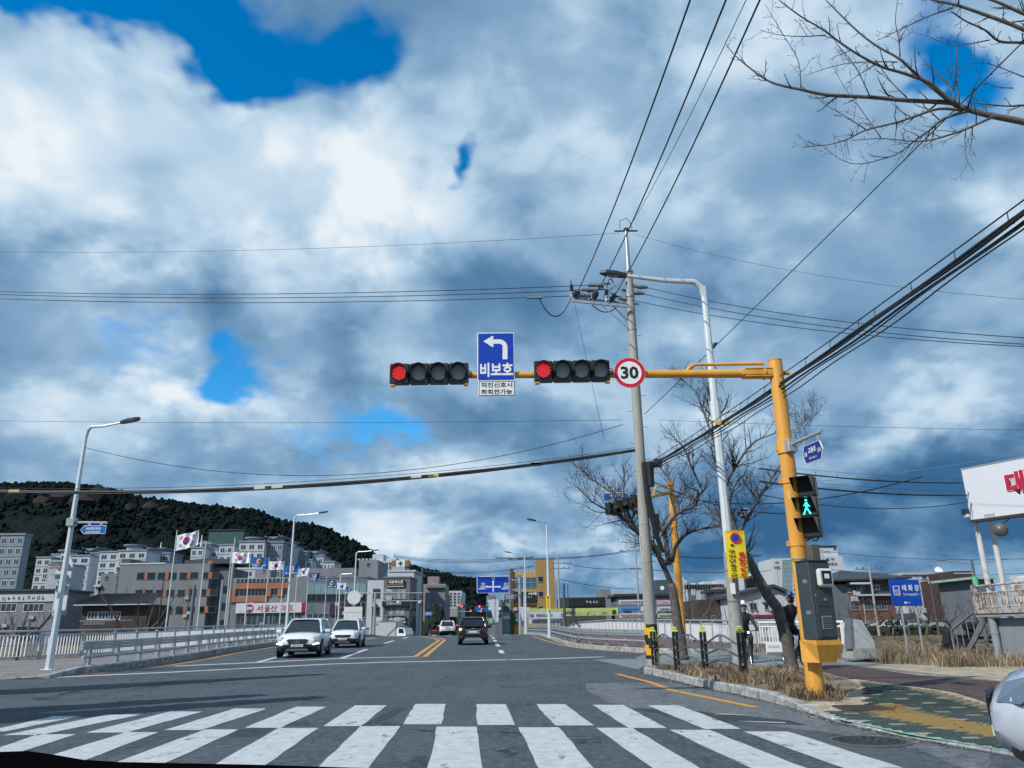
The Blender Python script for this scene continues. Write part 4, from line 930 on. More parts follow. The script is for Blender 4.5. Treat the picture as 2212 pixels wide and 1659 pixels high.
s27 = Bld('far_flats', 'distant white flats with small windows behind the leaning tree', fE, 985, 1243, 330, gz=0., cat='apartment block'); s27.wallp(985, 662, 1100, 14, WWALL); s27.wallp(1100, 622, 1172, 14, WWALL, 'tall_part'); s27.wallp(1172, 640, 1243, 14, WWALL, 'end_part', 1.)
for j in range(5):
    for i in range(10): s27.winl(2.+i*(s27.w-4)/10, s27.st(1100, 690+j*20)[1], 3.6+i*(s27.w-4)/10, s27.st(1100, 690+j*20)[1]+1.6, mull=0)
s28 = Bld('distant_flats', 'distant grey flats with uneven roofs right of the concrete pole', fE, 480, 900, 320, gz=0., cat='apartment block')
for c0, c1, d in ((480, 528, 690), (530, 600, 715), (602, 665, 728), (667, 720, 702), (722, 775, 730), (778, 850, 690), (852, 900, 722)): s28.wallp(c0, d, c1, 12, rg.choice((LWALL, WWALL, GWALL)), 'block', rg.uniform(0, 3))
for i in range(14): s28.winl(2+i*(s28.w-5)/14, s28.st(700, 765)[1], 4+i*(s28.w-5)/14, s28.st(700, 765)[1]+1.8, mull=0)
s29 = Bld('brown_warehouse', 'dark brown warehouse with small windows behind the railing', fE, 610, 812, 100, gz=-.1); s29.wallp(610, 852, 812, 8, BRWALL); s29.win(725, 980, 765, 1015); s29.win(660, 990, 690, 1015)
s30 = Bld('gable_house', 'white gabled house with dark roof edge behind the cyclists', fE, 890, 1345, 95, gz=-.1)
xl, xr = s30.st(890, 900)[0], s30.st(1345, 900)[0]; ze = s30.st(1000, 835)[1]; zp = s30.st(1225, 755)[1]; xp = s30.st(1225, 755)[0]; zr_ = s30.st(1345, 805)[1]
B().prism([(xl, 0, 0), (xr, 0, 0), (xr, 0, zr_), (xp, 0, zp), (xl, 0, ze)], (0, 9, 0)).build('wall', WWALL, s30.root)
for (ax, az_, bx, bz) in ((xl-.6, ze-.1, xp, zp+.05), (xp, zp+.05, xr+.5, zr_-.1)): B().prism([(ax, -.6, az_), (bx, -.6, bz), (bx, -.6, bz+.35), (ax, -.6, az_+.35)], (0, 10, 0)).build('roof', SLATE, s30.root)
s30.win(1040, 878, 1100, 940, glass=DKGLASS); s30.win(1160, 880, 1225, 935, glass=DKGLASS); s30.panel(1055, 975, 1330, 990, DRED, 'red_awning', .8)
s30b = Bld('low_tile_house', 'low house with tiled roof and small gable left of the yellow banner', fE, 765, 905, 120, gz=-.1); s30b.wallp(765, 790, 905, 6, LWALL); s30b.wallp(770, 750, 820, 4, PINK, 'gable_room', .5); s30b.parapet(0, s30b.w, s30b.st(830, 790)[1], 6, SLATE, .4, .5); s30b.win(785, 768, 803, 785, back=.5)
s31 = Bld('brick_house', 'red brick two storey house with wide dark hip roof', fF, 212, 612, 98, gz=0.)
h = s31.st(400, 872)[1]; s31.wall(s31.st(305, 900)[0], s31.w, 0, h, 9, BRICK); s31.wall(0, s31.st(305, 900)[0]-.01, 0, s31.st(260, 915)[1], 8, GWALL2, 'left_wing'); x0, x1 = s31.st(200, 870)[0], s31.st(705, 870)[0]
zt = s31.st(400, 826)[1]; B().add([(x0, -1, h-.2), (x1, -1, h), (x1, 10, h), (x0, 10, h-.2), (x0+3.2, 4.5, zt+.4), (x1-4, 4.5, zt+.2), (x0, -1, h-.4), (x1, -1, h-.2), (x1, 10, h-.2), (x0, 10, h-.4)], [(0, 1, 5, 4), (1, 2, 5), (2, 3, 4, 5), (3, 0, 4), (6, 7, 1, 0), (7, 8, 2, 1), (8, 9, 3, 2), (9, 6, 0, 3)]).build('roof', SLATE, s31.root)
s31.panel(360, 905, 612, 980, DWALL, 'dark_balcony_panel', .03); s31.win(365, 915, 420, 945); s31.win(475, 918, 520, 948, fm=FRAMEW); s31.win(312, 940, 332, 965, fm=FRAMEW); s31.panel(310, 903, 440, 915, WWALL, 'awning', 1.); s31.panel(360, 978, 615, 990, LWALL, 'balcony_edge', .8)  # the balcony panel is a flat dark sheet laid on the wall
for c in (330, 420, 510): s31.win(c, 1020, c+60, 1080, mull=2)
s32 = Bld('white_block', 'white three storey block with a small dish on its roof', fF, 705, 990, 105, gz=0.); s32.wallp(705, 850, 990, 10, WWALL); h = s32.st(850, 850)[1]; s32.parapet(0, s32.w, h, 10, LWALL, .35, .2)
for c, d in ((795, 857), (828, 928), (905, 926), (820, 1010), (910, 1010), (750, 930)): s32.win(c, d, c+30, d+22)
for c in (828, 885): s32.panel(c, 938, c+16, 955, GWALL, 'air_conditioner', .4)
x, z = s32.st(928, 825); B().lathe([(.05, 0), (.35, .08), (.55, .22)], 14, T=Matrix.Translation((x, 1, z)) @ Matrix.Rotation(R(70), 4, 'X')).build('dish', WHITE, s32.root); B().tube([(x, 1.2, h), (x, 1.2, z)], .05, 5).build('dish_stand', STEEL, s32.root)
s32.panel(705, 1130, 1000, 1190, LWALL, 'ground_wall', .3)
s33 = Bld('brown_slab_building', 'tall windowless dark brown slab building by the river road', fF, 942, 1128, 99, gz=0.); s33.wallp(942, 880, 998, 12, BRICK if False else mt('slab_brown', (.060, .036, .036), .85, var=.2, scale=.6)); s33.wallp(998, 826, 1120, 12, MATS['slab_brown'], 'tall_part', -.1); s33.panel(1000, 838, 1125, 845, LWALL, 'coping', .12); s33.win(1000, 1085, 1022, 1115, fm=FRAMEW)
s34 = Bld('green_roofed_house', 'pale house with green roof edge behind the stairs', fF, 1158, 1262, 85, gz=0.); s34.wallp(1158, 880, 1262, 8, GWALL2); s34.parapet(0, s34.w, s34.st(1210, 880)[1], 8, MINT, .25, .5); s34.win(1172, 940, 1185, 960, mull=0); s34.win(1205, 945, 1220, 962, mull=0)
# air conditioners and downpipes on the walls
ACB = mt('wall_unit', (.40, .42, .43), .6); acm = B().cbox(-.42, -.34, 0, .42, -.02, .6, .03).box(-.3, -.345, .08, .12, -.34, .52).mesh('air_conditioner', ACB); rgc = random.Random(6)
for bd, hmax, n_ac, n_pipe in ((s1, 5., 3, 2), (s3, 8., 3, 2), (s5, 11., 4, 3), (s6, 7., 3, 2), (s7, 8., 3, 2), (s12, 7., 2, 1), (s13, 8., 3, 1), (s15, 7., 3, 2), (s16, 9., 4, 1), (s20, 9., 3, 2), (s22, 4., 2, 1), (s23, 4., 3, 2), (s25, 18., 5, 1), (s26, 16., 3, 2), (s30, 4., 2, 1), (s31, 6., 2, 1), (s32, 6., 3, 2)):
    for i in range(n_ac): place('air_conditioner', acm, bd.root, (rgc.uniform(.6, max(.7, bd.w-.6)), -.02, rgc.uniform(2.5, hmax)))
    for i in range(n_pipe): x = rgc.uniform(.2, bd.w-.2); B().tube([(x, -.08, .2), (x, -.08, hmax)], .05, 6).build('downpipe', GWALL2 if i % 2 else LWALL, bd.root)
# low wall, hedge and street on the far bank
lw = thing('river_road_wall', 'long low white wall along the far river road', 'wall', (38, 94.5, 0)); B().box(0, 0, 0, 32, .3, 1.5).build('wall_body', LWALL, lw); B().box(-.1, -.1, 1.5, 32.1, .4, 1.62).build('coping', GWALL, lw)
hd = thing('clipped_hedge', 'long clipped dark green hedge on the far bank', 'hedge', (34, 92.8, 0)); b = B(); rg2 = random.Random(8)
for i in range(900): b.add(*ico((rg2.uniform(0, 36), rg2.uniform(-.5, .5), rg2.uniform(.1, .75)), rg2.uniform(.22, .4), (1, 1, 1), .4, rg2))
b.build('foliage', mt('hedge_green', (.012, .026, .014), .9, var=.5, scale=3), hd)

# ------------------------------------------------------------------ street lamps
def lamp(label, base, top, head, r0=.11, r1=.06, n=8, mat=POLEW, group='street lamps'):
    """octagonal post, curved arm, flat LED head; base/top/head are world points"""
    base, top, head = V(base), V(top), V(head); t = thing('street_lamp', label, 'street lamp', base, group=group)
    L = lambda p: V(p)-base
    top = V((base.x, base.y, top.z))
    B().cbox(-.2, -.2, 0, .2, .2, .03, .01).build('base_plate', mat, t)
    B().tube([(0, 0, .02), (0, 0, .5), L(top)], [r0*1.15, r0, r1], n, up=(1, 0, 0)).build('pole', mat, t, smooth=30)
    d = L(head)-L(top); a = L(top)
    pts = [a+V((0, 0, -.3)), a+V((0, 0, -.02))+d*.03, a+d*.12+V((0, 0, d.z*.25+.05)), a+d*.5+V((0, 0, d.z*.10)), L(head)]
    B().tube(pts, [r1*1.05, r1*1.1, r1*.95, r1*.75, r1*.6], n).build('arm', mat, t, smooth=40)
    e = d.normalized(); h = L(head)
    T = frame3(h, V((e.x, e.y, e.z)), V((-e.y, e.x, 0)))
    hd = B(); out = [(-.02, .05), (.1, .10), (.35, .145), (.6, .12), (.74, .05), (.74, -.05), (.6, -.12), (.35, -.145), (.1, -.10), (-.02, -.05)]
    hd.prism([T @ V((x, y, -.04)) for x, y in out], T.to_3x3() @ V((0, 0, .09))).build('lamp_head', DKSTEEL, t)
    ln = B()
    for i in range(4): ln.box(.2+i*.09, -.08, -.048, .27+i*.09, .08, -.041, T)
    ln.build('led_panel', mt('led_lens', (.30, .30, .28), .3), t)
    return t
Y = 26.9; q = W(*fU(105, 1448), Y)
lampL1 = lamp('tall white street lamp in front of the left guard rail', (q.x, Y, .2), W(182, 930, Y), W(262, 913, Y-.3))
q = W(*fB(1095, 1180), 60); lamp('white street lamp rising behind the first white car', (q.x, 60, .6), W(*fB(1180, 92), 60), W(*fB(1420, 52), 59.5), .12)
q = W(*fB(1765, 1080), 85); lamp('white street lamp with round sign beside the shop block', (q.x, 85, .7), W(*fB(1797, 452), 85), W(*fB(1955, 430), 84.6), .12)
q = W(*fC(90, 1040), 96); lamp('thin short street lamp left of the round sign lamp', (q.x, 96, .5), W(*fC(118, 590), 96), W(*fC(245, 575), 95.6), .11)
q = W(*fD(588, 1110), 60); lamp('white street lamp with small yellow notice on the right guard rail', (q.x, 60, .6), W(*fD(562, 25), 60), W(*fD(440, 2), 59.5), .13)
q = W(*fD(335, 1140), 90); lamp('white street lamp left of the ochre building front', (q.x, 90, .7), W(*fD(320, 378), 90), W(*fD(170, 350), 89.6), .12)
q = W(*fD(318, 1130), 118); lamp('farthest white street lamp by the blue direction sign', (q.x, 118, .1), W(*fD(310, 588), 118), W(*fD(215, 572), 117.6), .12)
Y = 19.9; q = W(1600, 1450, Y)
lampR = lamp('big white street lamp above the utility pole crossarms', (q.x, Y, .16), W(1536, 620, Y), W(1352, 596, Y-.2), .13, .085, group=None)
B().tube([(0, 0, .02), (0, 0, .55), (0, 0, 2.9)], [.19, .165, .15], 12).build('concrete_sleeve', CONC, lampR, smooth=30)
for z in (1.7, 2.45): B().lathe([(.168, z), (.168, z+.03)], 14).build('strap', STEEL, lampR)
z = W(*fQ(470, 640), Y).z - .16
B().tube([(0, 0, z), (0, 0, z+.55)], .135, 8).build('collar', POLEW, lampR)
B().box(-.11, -.24, W(*fE(920, 765), Y).z-.16-.13, .0, -.19, W(*fE(920, 765), Y).z-.16+.13).build('number_plate', WSIGN, lampR)

# ------------------------------------------------------------------ signal pole with mast arm
PX, PY = 5.07, 14.0
sp = thing('signal_pole', 'thick yellow signal pole with long mast arm at the right kerb', 'signal pole', (PX, PY, .13))
zt = W(1675, 780, PY).z - .13
B().tube([(0, 0, -.1), (0, 0, zt*.5), (0, 0, zt)], [.150, .138, .128], 24).build('pole', YELLOW, sp, smooth=30)
B().lathe([(.132, zt), (.136, zt+.012), (.10, zt+.035), (.01, zt+.04)], 24).build('cap', YELLOW, sp, smooth=40)
za = W(1600, 807, PY).z - .13; zl = W(860, 812, PY).z - .13; xl = W(850, 812, PY).x - PX
B().tube([(-.62, 0, za), (xl*.5, 0, (za+zl)/2), (xl, 0, zl)], [.085, .07, .052], 16).build('mast_arm', YELLOW, sp, smooth=30)
B().tube([(-.1, 0, za), (-.66, 0, za)], [.105, .105], 8).build('arm_socket', YELLOW, sp, smooth=20)
for dz in (-.075, .075): B().box(-.62, -.10, za+dz-.008, -.02, .10, za+dz+.008).build('gusset', YELLOW, sp)
B().tube([(-.24, 0, za-.13), (-.24, 0, za+.19)], .02, 8).build('clamp_bolt', YELLOW, sp); B().lathe([(.12, -.018), (.12, .018)], 16, T=Matrix.Translation((-.24, 0, za)) @ Matrix.Rotation(math.pi/2, 4, 'Y')).build('clamp_ring', YELLOW, sp)
x1 = W(*fQ(200, 220), PY).x-PX; x2 = W(*fQ(250, 178), PY).x-PX; x3 = W(*fQ(840, 175), PY).x-PX; zt2 = W(*fQ(300, 178), PY).z-.13
B().tube([(x1, 0, za+.04), (x1+.12, 0, zt2-.04), (x2+.08, 0, zt2), (x3, 0, zt2)], .034, 10).build('stay_tube', YELLOW, sp, smooth=60)
B().tube([(.10, 0, za), (.24, 0, za)], [.05, .045], 10).build('end_stub', YELLOW, sp)
for d in (860, 1130, 1640):
    z = W(*fQ(1000, d), PY).z-.13; B().lathe([(.152, z-.05), (.152, z+.05)], 24).build('band_clamp', YELLOW, sp, smooth=30); B().box(-.19, -.03, z-.045, -.14, .03, z+.045).build('band_lug', YELLOW, sp)
STK = mt('sticker_residue', (.55, .46, .30), .8, col2=(.66, .36, .10), scale=30)
for z, a0, da, hh in ((2.05, 3.6, .55, .16), (3.32, 3.9, .3, .20), (1.55, 4.3, .35, .08), (4.3, 4.0, .25, .07)):
    rr = .1425+.0075*(1-z/3.1) if z < 3.1 else .1385; b = B(); n = 5
    b.add([(rr*math.cos(a0+da*i/n), rr*math.sin(a0+da*i/n), z+k*hh) for k in (0, 1) for i in range(n+1)], [(i, i+1, n+2+i, n+1+i) for i in range(n)]).build('sticker', STK, sp)
for z in (.0, .03): B().lathe([(.21-z*1.5, -.06+z), (.21-z*1.5, -.03+z)], 20).build('base_flange', YELLOW, sp)
z = W(*fE(1440, 525), PY).z-.13; B().lathe([(.149, z-.012), (.149, z+.012)], 24).build('steel_band', STEEL, sp)

SIGB = mt('signal_housing', (.020, .030, .034), .35, var=.15, scale=6); SIGIN = mt('visor_inside', (.008, .009, .010), .7)
LENS = mt('unlit_lens', (.36, .40, .40), .25, var=.2, scale=60, bump=.4, bscale=130)
REDLENS = mt('red_lens', (.20, .012, .016), .3); REDLED = mt('red_led', (1.0, .045, .05), .4, emit=1.5); GREENLED = mt('green_led', (.03, 1.0, .72), .4, emit=3.0)
def visor(r, L, cut, n=20):
    """tunnel visor round the -y axis, open for `cut` degrees at the bottom"""
    b = B(); vs = []; a0 = R(-90+cut/2); a1 = R(270-cut/2)
    for k in range(n+1):
        a = a0+(a1-a0)*k/n; s = .45+.55*sm((math.sin(a)+.75)/1.2); dr = V((math.cos(a), 0, math.sin(a)))
        vs += [dr*r, dr*r+V((0, -L*s, 0)), dr*(r-.008)+V((0, -L*s, 0)), dr*(r-.008)]
    fs = []
    for k in range(n): fs += [(4*k+i, 4*k+4+i, 4*k+4+(i+1) % 4, 4*k+(i+1) % 4) for i in range(4)]
    fs += [(0, 1, 2, 3), (4*n+3, 4*n+2, 4*n+1, 4*n)]
    return b.add(vs, fs)
def vdisc(r, y, n=28): b = B(); return b.add([(r*math.cos(2*math.pi*k/n), y, r*math.sin(2*math.pi*k/n)) for k in range(n)], [tuple(range(n))])
def dots(pts, r, y):
    b = B()
    for x, z in pts: b.add([(x+r*math.cos(k*math.pi/3), y, z+r*math.sin(k*math.pi/3)) for k in range(6)], [tuple(range(6))])
    return b
def traffic_light(u0, u1, vtop, vbot, label):
    a = W(u0, vtop, PY-.12); c = W(u1, vbot, PY-.12); w = c.x-a.x; h = a.z-c.z; g = w/4
    t = thing('traffic_light', label, 'traffic light', ((a.x+c.x)/2, PY-.12, (a.z+c.z)/2), group='four lens signal heads on the mast arm')
    lv = visor(.152, .19, 110).mesh('visor', SIGB, 40)
    for i in range(4):
        x = -w/2+g*(i+.5)
        md = B().cbox(x-g/2+.003, 0, -h/2, x+g/2-.003, .16, h/2, .018).build('module', SIGB, t)
        place('visor', lv, md, (x, .0, 0))
        ring = B().lathe([(.158, -.012), (.158, .002), (.145, .004), (.145, -.012)], 28, ring=True, T=Matrix.Translation((x, 0, 0)) @ Matrix.Rotation(math.pi/2, 4, 'X')).build('lens_ring', SIGIN, md)
        le = vdisc(.146, -.006).build('lens', REDLENS if i == 0 else LENS, md, loc=(x, 0, 0))
        if i == 0:
            pts = [((k % 2)*.011+j*.022, k*.019) for k in range(-7, 8) for j in range(-7, 8)]
            dots([p for p in pts if p[0]**2+p[1]**2 < .134**2], .0072, -.010).build('led_array', REDLED, md, loc=(x, 0, 0))
    for x in (-w/2+.06, w/2-.05): B().box(x-.04, .02, -h/2-.035, x+.04, .13, -h/2).build('bracket', YELLOW, t)
    B().tube([(w/2-.02, .05, .05), (w/2+.05, .03, .02), (w/2+.06, .03, -.06), (w/2-.01, .05, -.08)], .01, 6).build('cable_loop', RUBBER, t)
    return t
traffic_light(842, 1012, 785, 826, 'four lens traffic light at the tip of the mast arm, red lit')
traffic_light(1153, 1319, 779, 821, 'four lens traffic light beside the 30 sign, red lit')

# blue left-turn sign
a = W(1031, 719, PY-.13); c = W(1112, 822, PY-.13)
ls = thing('left_turn_sign', 'tall blue sign with white left arrow and large white lettering', 'road sign', ((a.x+c.x)/2, PY-.13, c.z))
w, h = c.x-a.x, a.z-c.z; ang = R(-.6)
B().cbox(-w/2, 0, 0, w/2, .02, h, .006).build('border', WSIGN, ls); B().box(-w/2+.018, -.004, .018, w/2-.018, .0005, h-.018).build('panel', SIGNBLUE, ls)
P_ = lambda c_, d_: (lambda p: (p.x-ls.location.x, -.0085, p.z-ls.location.z))(W(*fS(c_, d_), PY-.13))
arrow = [P_(800, 178), P_(868, 138), P_(877, 146), P_(872, 164), P_(920, 164)] + [P_(920+60*math.sin(t), 224-60*math.cos(t)) for t in [i*math.pi/14 for i in range(1, 8)]] + [P_(980, 312), P_(943, 312), P_(943, 225)] + [P_(920+25*math.sin(t), 221-25*math.cos(t)) for t in [math.pi/2-i*math.pi/10 for i in range(1, 6)]] + [P_(872, 197), P_(878, 214), P_(868, 222)]
B().poly(arrow).build('arrow', WSIGN, ls)
x0, _, z0 = P_(776, 445); x1, _, z1 = P_(1020, 335)
lettering('비보호', WSIGN, ls, Matrix(((1, 0, 0, (x0+x1)/2), (0, 0, -1, -.0085), (0, 1, 0, (z0+z1)/2), (0, 0, 0, 1))), x1-x0, z1-z0, .035)
B().box(-.03, .02, -.25, .03, .05, h-.1).build('mount', STEEL, ls)
a = W(1033, 823, PY-.13); c = W(1113, 855, PY-.13)
ss_ = thing('supplementary_sign', 'small white plate with two lines of black lettering below the blue sign', 'road sign', ((a.x+c.x)/2, PY-.13, c.z)); w, h = c.x-a.x, a.z-c.z
B().cbox(-w/2, 0, 0, w/2, .02, h, .006).build('plate', WSIGN, ss_); 
for (x0, z0, x1, z1) in ((-w/2+.012, .012, w/2-.012, .022), (-w/2+.012, h-.022, w/2-.012, h-.012), (-w/2+.012, .022, -w/2+.022, h-.022), (w/2-.022, .022, w/2-.012, h-.022)): B().box(x0, -.003, z0, x1, .001, z1).build('frame_line', BLACK, ss_)
for i, s_ in enumerate(('직진신호시', '좌회전가능')): lettering(s_, BLACK, ss_, Matrix(((1, 0, 0, 0), (0, 0, -1, -.003), (0, 1, 0, h*(.72-.44*i)), (0, 0, 0, 1))), w*.84, h*.32, .022)
# speed limit disc
c = W(1360, 805, PY-.14); r = (W(1394, 805, PY-.14).x - W(1326, 805, PY-.14).x)/2
sg = thing('speed_limit_sign', 'round white speed limit sign with red rim reading 30', 'road sign', (c.x, PY-.14, c.z))
TX = Matrix.Rotation(math.pi/2, 4, 'X')
B().lathe([(1e-3, -.012), (r, -.012), (r, .003), (1e-3, .003)], 48, T=TX).build('plate', WSIGN, sg); B().lathe([(r*.985, .003), (r*.985, .005), (r*.76, .005), (r*.76, .003)], 48, T=TX, ring=True).build('rim', RED, sg)
lettering('30', BLACK, sg, Matrix(((1, 0, 0, 0), (0, 0, -1, -.006), (0, 1, 0, 0), (0, 0, 0, 1))), r*1.13, r*.86, .035); B().box(-.05, .01, -.1, .05, .09, .1).build('mount', YELLOW, sg)
# pedestrian signal
cz = W(*fQ(1200, 1340), PY-.15); rot = R(-38)
ps = thing('pedestrian_signal', 'black three part pedestrian signal showing a green walking figure', 'pedestrian signal', (cz.x-.02, PY-.18, cz.z), rot)
for i, z in enumerate((.365, 0, -.365)):
    md = B().cbox(-.185, 0, z-.18, .185, .17, z+.18, .02).build('module', SIGB, ps)
    B().box(-.15, -.004, z-.15, .15, .002, z+.15).build('lens', SIGIN, md)
    v = B(); L_ = .27        # hooded visor with slanted cheeks
    v.add([(-.175, 0, z+.165), (.175, 0, z+.165), (.175, -L_, z+.15), (-.175, -L_, z+.15), (-.175, 0, z-.16), (.175, 0, z-.16),
           (-.167, 0, z+.157), (.167, 0, z+.157), (.167, -L_, z+.142), (-.167, -L_, z+.142), (-.167, 0, z-.16), (.167, 0, z-.16)],
          [(0, 1, 2, 3), (0, 3, 4), (1, 5, 2), (9, 8, 7, 6), (10, 9, 6), (8, 11, 7), (3, 2, 8, 9), (4, 3, 9, 10), (2, 5, 11, 8)]).build('visor', SIGB, md)
def cap2(b, x0, z0, x1, z1, r, y):
    d = V((x1-x0, z1-z0)); d.normalize(); n = V((-d.y, d.x))*r
    b.add([(x0+n.x, y, z0+n.y), (x0-n.x, y, z0-n.y), (x1-n.x, y, z1-n.y), (x1+n.x, y, z1+n.y)], [(0, 1, 2, 3)])
fig = []
def seg(x0, z0, x1, z1, w):
    n = int(math.hypot(x1-x0, z1-z0)/.014)+1
    for i in range(n+1):
        for k in range(-w, w+1):
            dx, dz = x1-x0, z1-z0; L_ = math.hypot(dx, dz); fig.append((x0+dx*i/n - dz/L_*k*.014, z0+dz*i/n + dx/L_*k*.014))
seg(0, .112, .0, .125, 1); seg(0, .08, .0, -.01, 1); seg(-.005, .07, -.05, .02, 0); seg(.005, .07, .055, .0, 0); seg(-.005, -.02, -.055, -.13, 0); seg(.008, -.02, .06, -.125, 0); seg(-.02, -.02, -.07, -.13, 0); seg(.0, -.03, .045, -.125, 0)
fp = dots(fig, .0072, -.010).build('walking_figure', GREENLED, ps)
B().tube([(.0, .10, -.56), (.0, .10, .56)], .02, 8).build('mount_rail', DKSTEEL, ps); B().tube([(-.05, .1, -.56), (-.16, .2, -.57), (-.27, .25, -.55)], .015, 6).build('lower_bracket', DKSTEEL, ps)
B().tube([(.1, .12, -.55), (.06, .10, -.60), (.0, .10, -.585)], .012, 6).build('cable_loop', RUBBER, ps)
# street-name sign on its arm
z0 = W(*fQ(1060, 850), PY).z
def ptz(f, c, d, z):
    q = ray(*f(c, d)); t = (z-CAM_H)/q.z; return V((q.x*t, q.y*t, z))
e1 = ptz(fQ, 1318, 722, z0); dirn = V((e1.x-PX, e1.y-PY, 0)).normalized(); La = (V((e1.x, e1.y, 0))-V((PX, PY, 0))).length
ns = thing('street_name_sign', 'navy hexagonal street name sign hung from an arm on the yellow pole', 'street sign', (PX, PY, z0), math.atan2(dirn.y, dirn.x))
B().tube([(.14, 0, 0), (La, 0, 0)], .035, 10).build('arm', GALV, ns, smooth=40); B().cbox(.10, -.09, -.14, .26, .09, .10, .01).build('clamp', GALV, ns)
B().lathe([(.16, -.13), (.16, .13)], 20).build('clamp_band', YELLOW, ns)
xa, xb = La-.66, La-.03
for x in (xa+.1, xb-.1): B().box(x-.04, -.012, -.13, x+.04, .012, -.02).build('hanger', GALV, ns)
zc = -.29; hh = .16; hexa = [(xa, zc), (xa+.07, zc-hh), (xb-.07, zc-hh), (xb, zc), (xb-.07, zc+hh), (xa+.07, zc+hh)]
hex_ = lambda s, y: [((x-(xa+xb)/2)*s+(xa+xb)/2, y, (z-zc)*s+zc) for x, z in hexa]
B().prism(hex_(1, .010), (0, -.02, 0)).build('panel_edge', WSIGN, ns); B().prism(hex_(.955, -.010), (0, -.003, 0)).build('panel', NAVY, ns)
TT = lambda x, z: Matrix(((1, 0, 0, x), (0, 0, -1, -.016), (0, 1, 0, z), (0, 0, 0, 1)))
xm = (xa+xb)/2; lettering('교동로', WSIGN, ns, TT(xm, zc+.045), .24, .10, .02); lettering('Gyodong-ro', WSIGN, ns, TT(xm, zc-.09), .24, .055, .0); lettering('158', WSIGN, ns, TT(xa+.10, zc+.0), .10, .075, .01); lettering('154', WSIGN, ns, TT(xb-.10, zc+.0), .10, .075, .01)
# control cabinet strapped to the pole
CAB = mt('cabinet_grey', (.045, .062, .072), .5, metal=.15, var=.12, scale=4)
zb = W(*fE(1560, 1180), PY-.35).z; ztp = W(*fE(1560, 545), PY-.35).z
cb = thing('control_cabinet', 'tall dark grey signal control cabinet with meter on the yellow pole', 'cabinet', (PX+.07, PY-.36, zb), R(16)); hc = ztp-zb
B().cbox(-.21, -.18, 0, .21, .19, hc, .015).build('case', CAB, cb); B().cbox(-.225, -.20, hc, .225, .205, hc+.025, .008).build('lid', CAB, cb)
dr = B().cbox(-.165, -.197, .04, .195, -.175, hc-.04, .006).build('door', CAB, cb); B().cbox(-.12, -.205, hc*.42, .15, -.197, hc*.62, .004).build('hatch', CAB, dr); B().lathe([(.024, 0), (.024, .018), (.01, .022)], 12, T=Matrix.Translation((.02, -.198, hc*.5)) @ TX).build('lock_knob', STEEL, dr)
B().lathe([(.02, 0), (.02, .016)], 10, T=Matrix.Translation((-.15, -.182, hc*.56)) @ TX).build('lock_knob', STEEL, cb)
vt = B().cbox(-.09, -.207, hc*.13, .105, -.197, hc*.30, .004).build('vent', STEEL, dr)
for i in range(6): B().box(-.075, -.2115, hc*.15+i*hc*.023, .09, -.2075, hc*.15+i*hc*.023+.014).build('slot', BLACK, vt)
mtr = B().cbox(-.11, -.29, hc*.66, .19, -.20, hc*.90, .035).build('meter_box', mt('meter_cream', (.62, .63, .60), .4), cb); B().box(-.045, -.296, hc*.70, .135, -.2895, hc*.87).build('meter_window', DKGLASS, mtr); B().box(-.0, -.30, hc*.77, .09, -.2965, hc*.83).build('meter_dial', WSIGN, mtr)
for z in (.72, .32): B().box(-.214, -.10, hc*z, -.209, .02, hc*z+.06).build('label_plate', STEEL, cb)
YB = B().add([(-.25, -.20, -.005), (.23, -.20, -.005), (.23, .25, -.005), (-.25, .25, -.005), (-.25, -.2, -.08), (.23, -.2, -.08), (.16, -.10, -.36), (-.16, -.10, -.36), (.23, .25, -.36), (-.25, .25, -.36)],
         [(0, 1, 2, 3), (0, 4, 5, 1), (4, 7, 6, 5), (1, 5, 6, 8, 2), (0, 3, 9, 7, 4), (7, 9, 8, 6), (3, 2, 8, 9)]).build('yellow_stand', YELLOW, cb)
B().cbox(.02, -.02, hc+.03, .19, .14, hc+.30, .01).build('upper_box', mt('small_box', (.10, .085, .07), .5), cb)

# second yellow signal pole, seen from the side, beyond the trees
Y2 = 31.5; a = W(*fQ(75, 1132), Y2); b_ = W(*fE(485, 1060), Y2)
s2p = thing('far_signal_pole', 'yellow signal pole half hidden behind the bare tree', 'signal pole', (b_.x, Y2, .2)); zt = a.z-.2
B().tube([(0, 0, 0), (0, 0, zt)], [.15, .125], 20).build('pole', YELLOW, s2p, smooth=30); B().lathe([(.13, zt), (.13, zt+.02), (.02, zt+.03)], 20).build('cap', YELLOW, s2p)
q = W(*f6(830, 530), Y2-1.5)-V((b_.x, Y2, .2)); B().tube([(0, 0, zt-.45), (q.x, q.y, q.z)], [.085, .07], 12).build('mast_arm', YELLOW, s2p, smooth=30); B().tube([(-.02, 0, zt-.15), (q.x*.8, q.y*.8, q.z+.42), (q.x*.95, q.y*.95, q.z+.08)], .035, 8).build('stay_tube', YELLOW, s2p)
q2 = W(*f6(600, 580), Y2-3.6)-V((b_.x, Y2, .2)); B().tube([q, q2], [.07, .06], 10).build('arm_tip', YELLOW, s2p)
B().box(.14, -.08, W(*fE(480, 735), Y2).z-.5, .2, .16, W(*fE(480, 735), Y2).z+.1).build('white_box', WSIGN, s2p)
w0 = W(*f6(370, 655), Y2-4.6); w1 = W(*f6(700, 545), Y2-2.8); d = (w1-w0); d.z = 0
t = thing('side_traffic_light', 'dark traffic light seen edge on among the bare branches', 'traffic light', w0, math.atan2(d.y, d.x)); L_ = d.length; dz = w1.z-w0.z
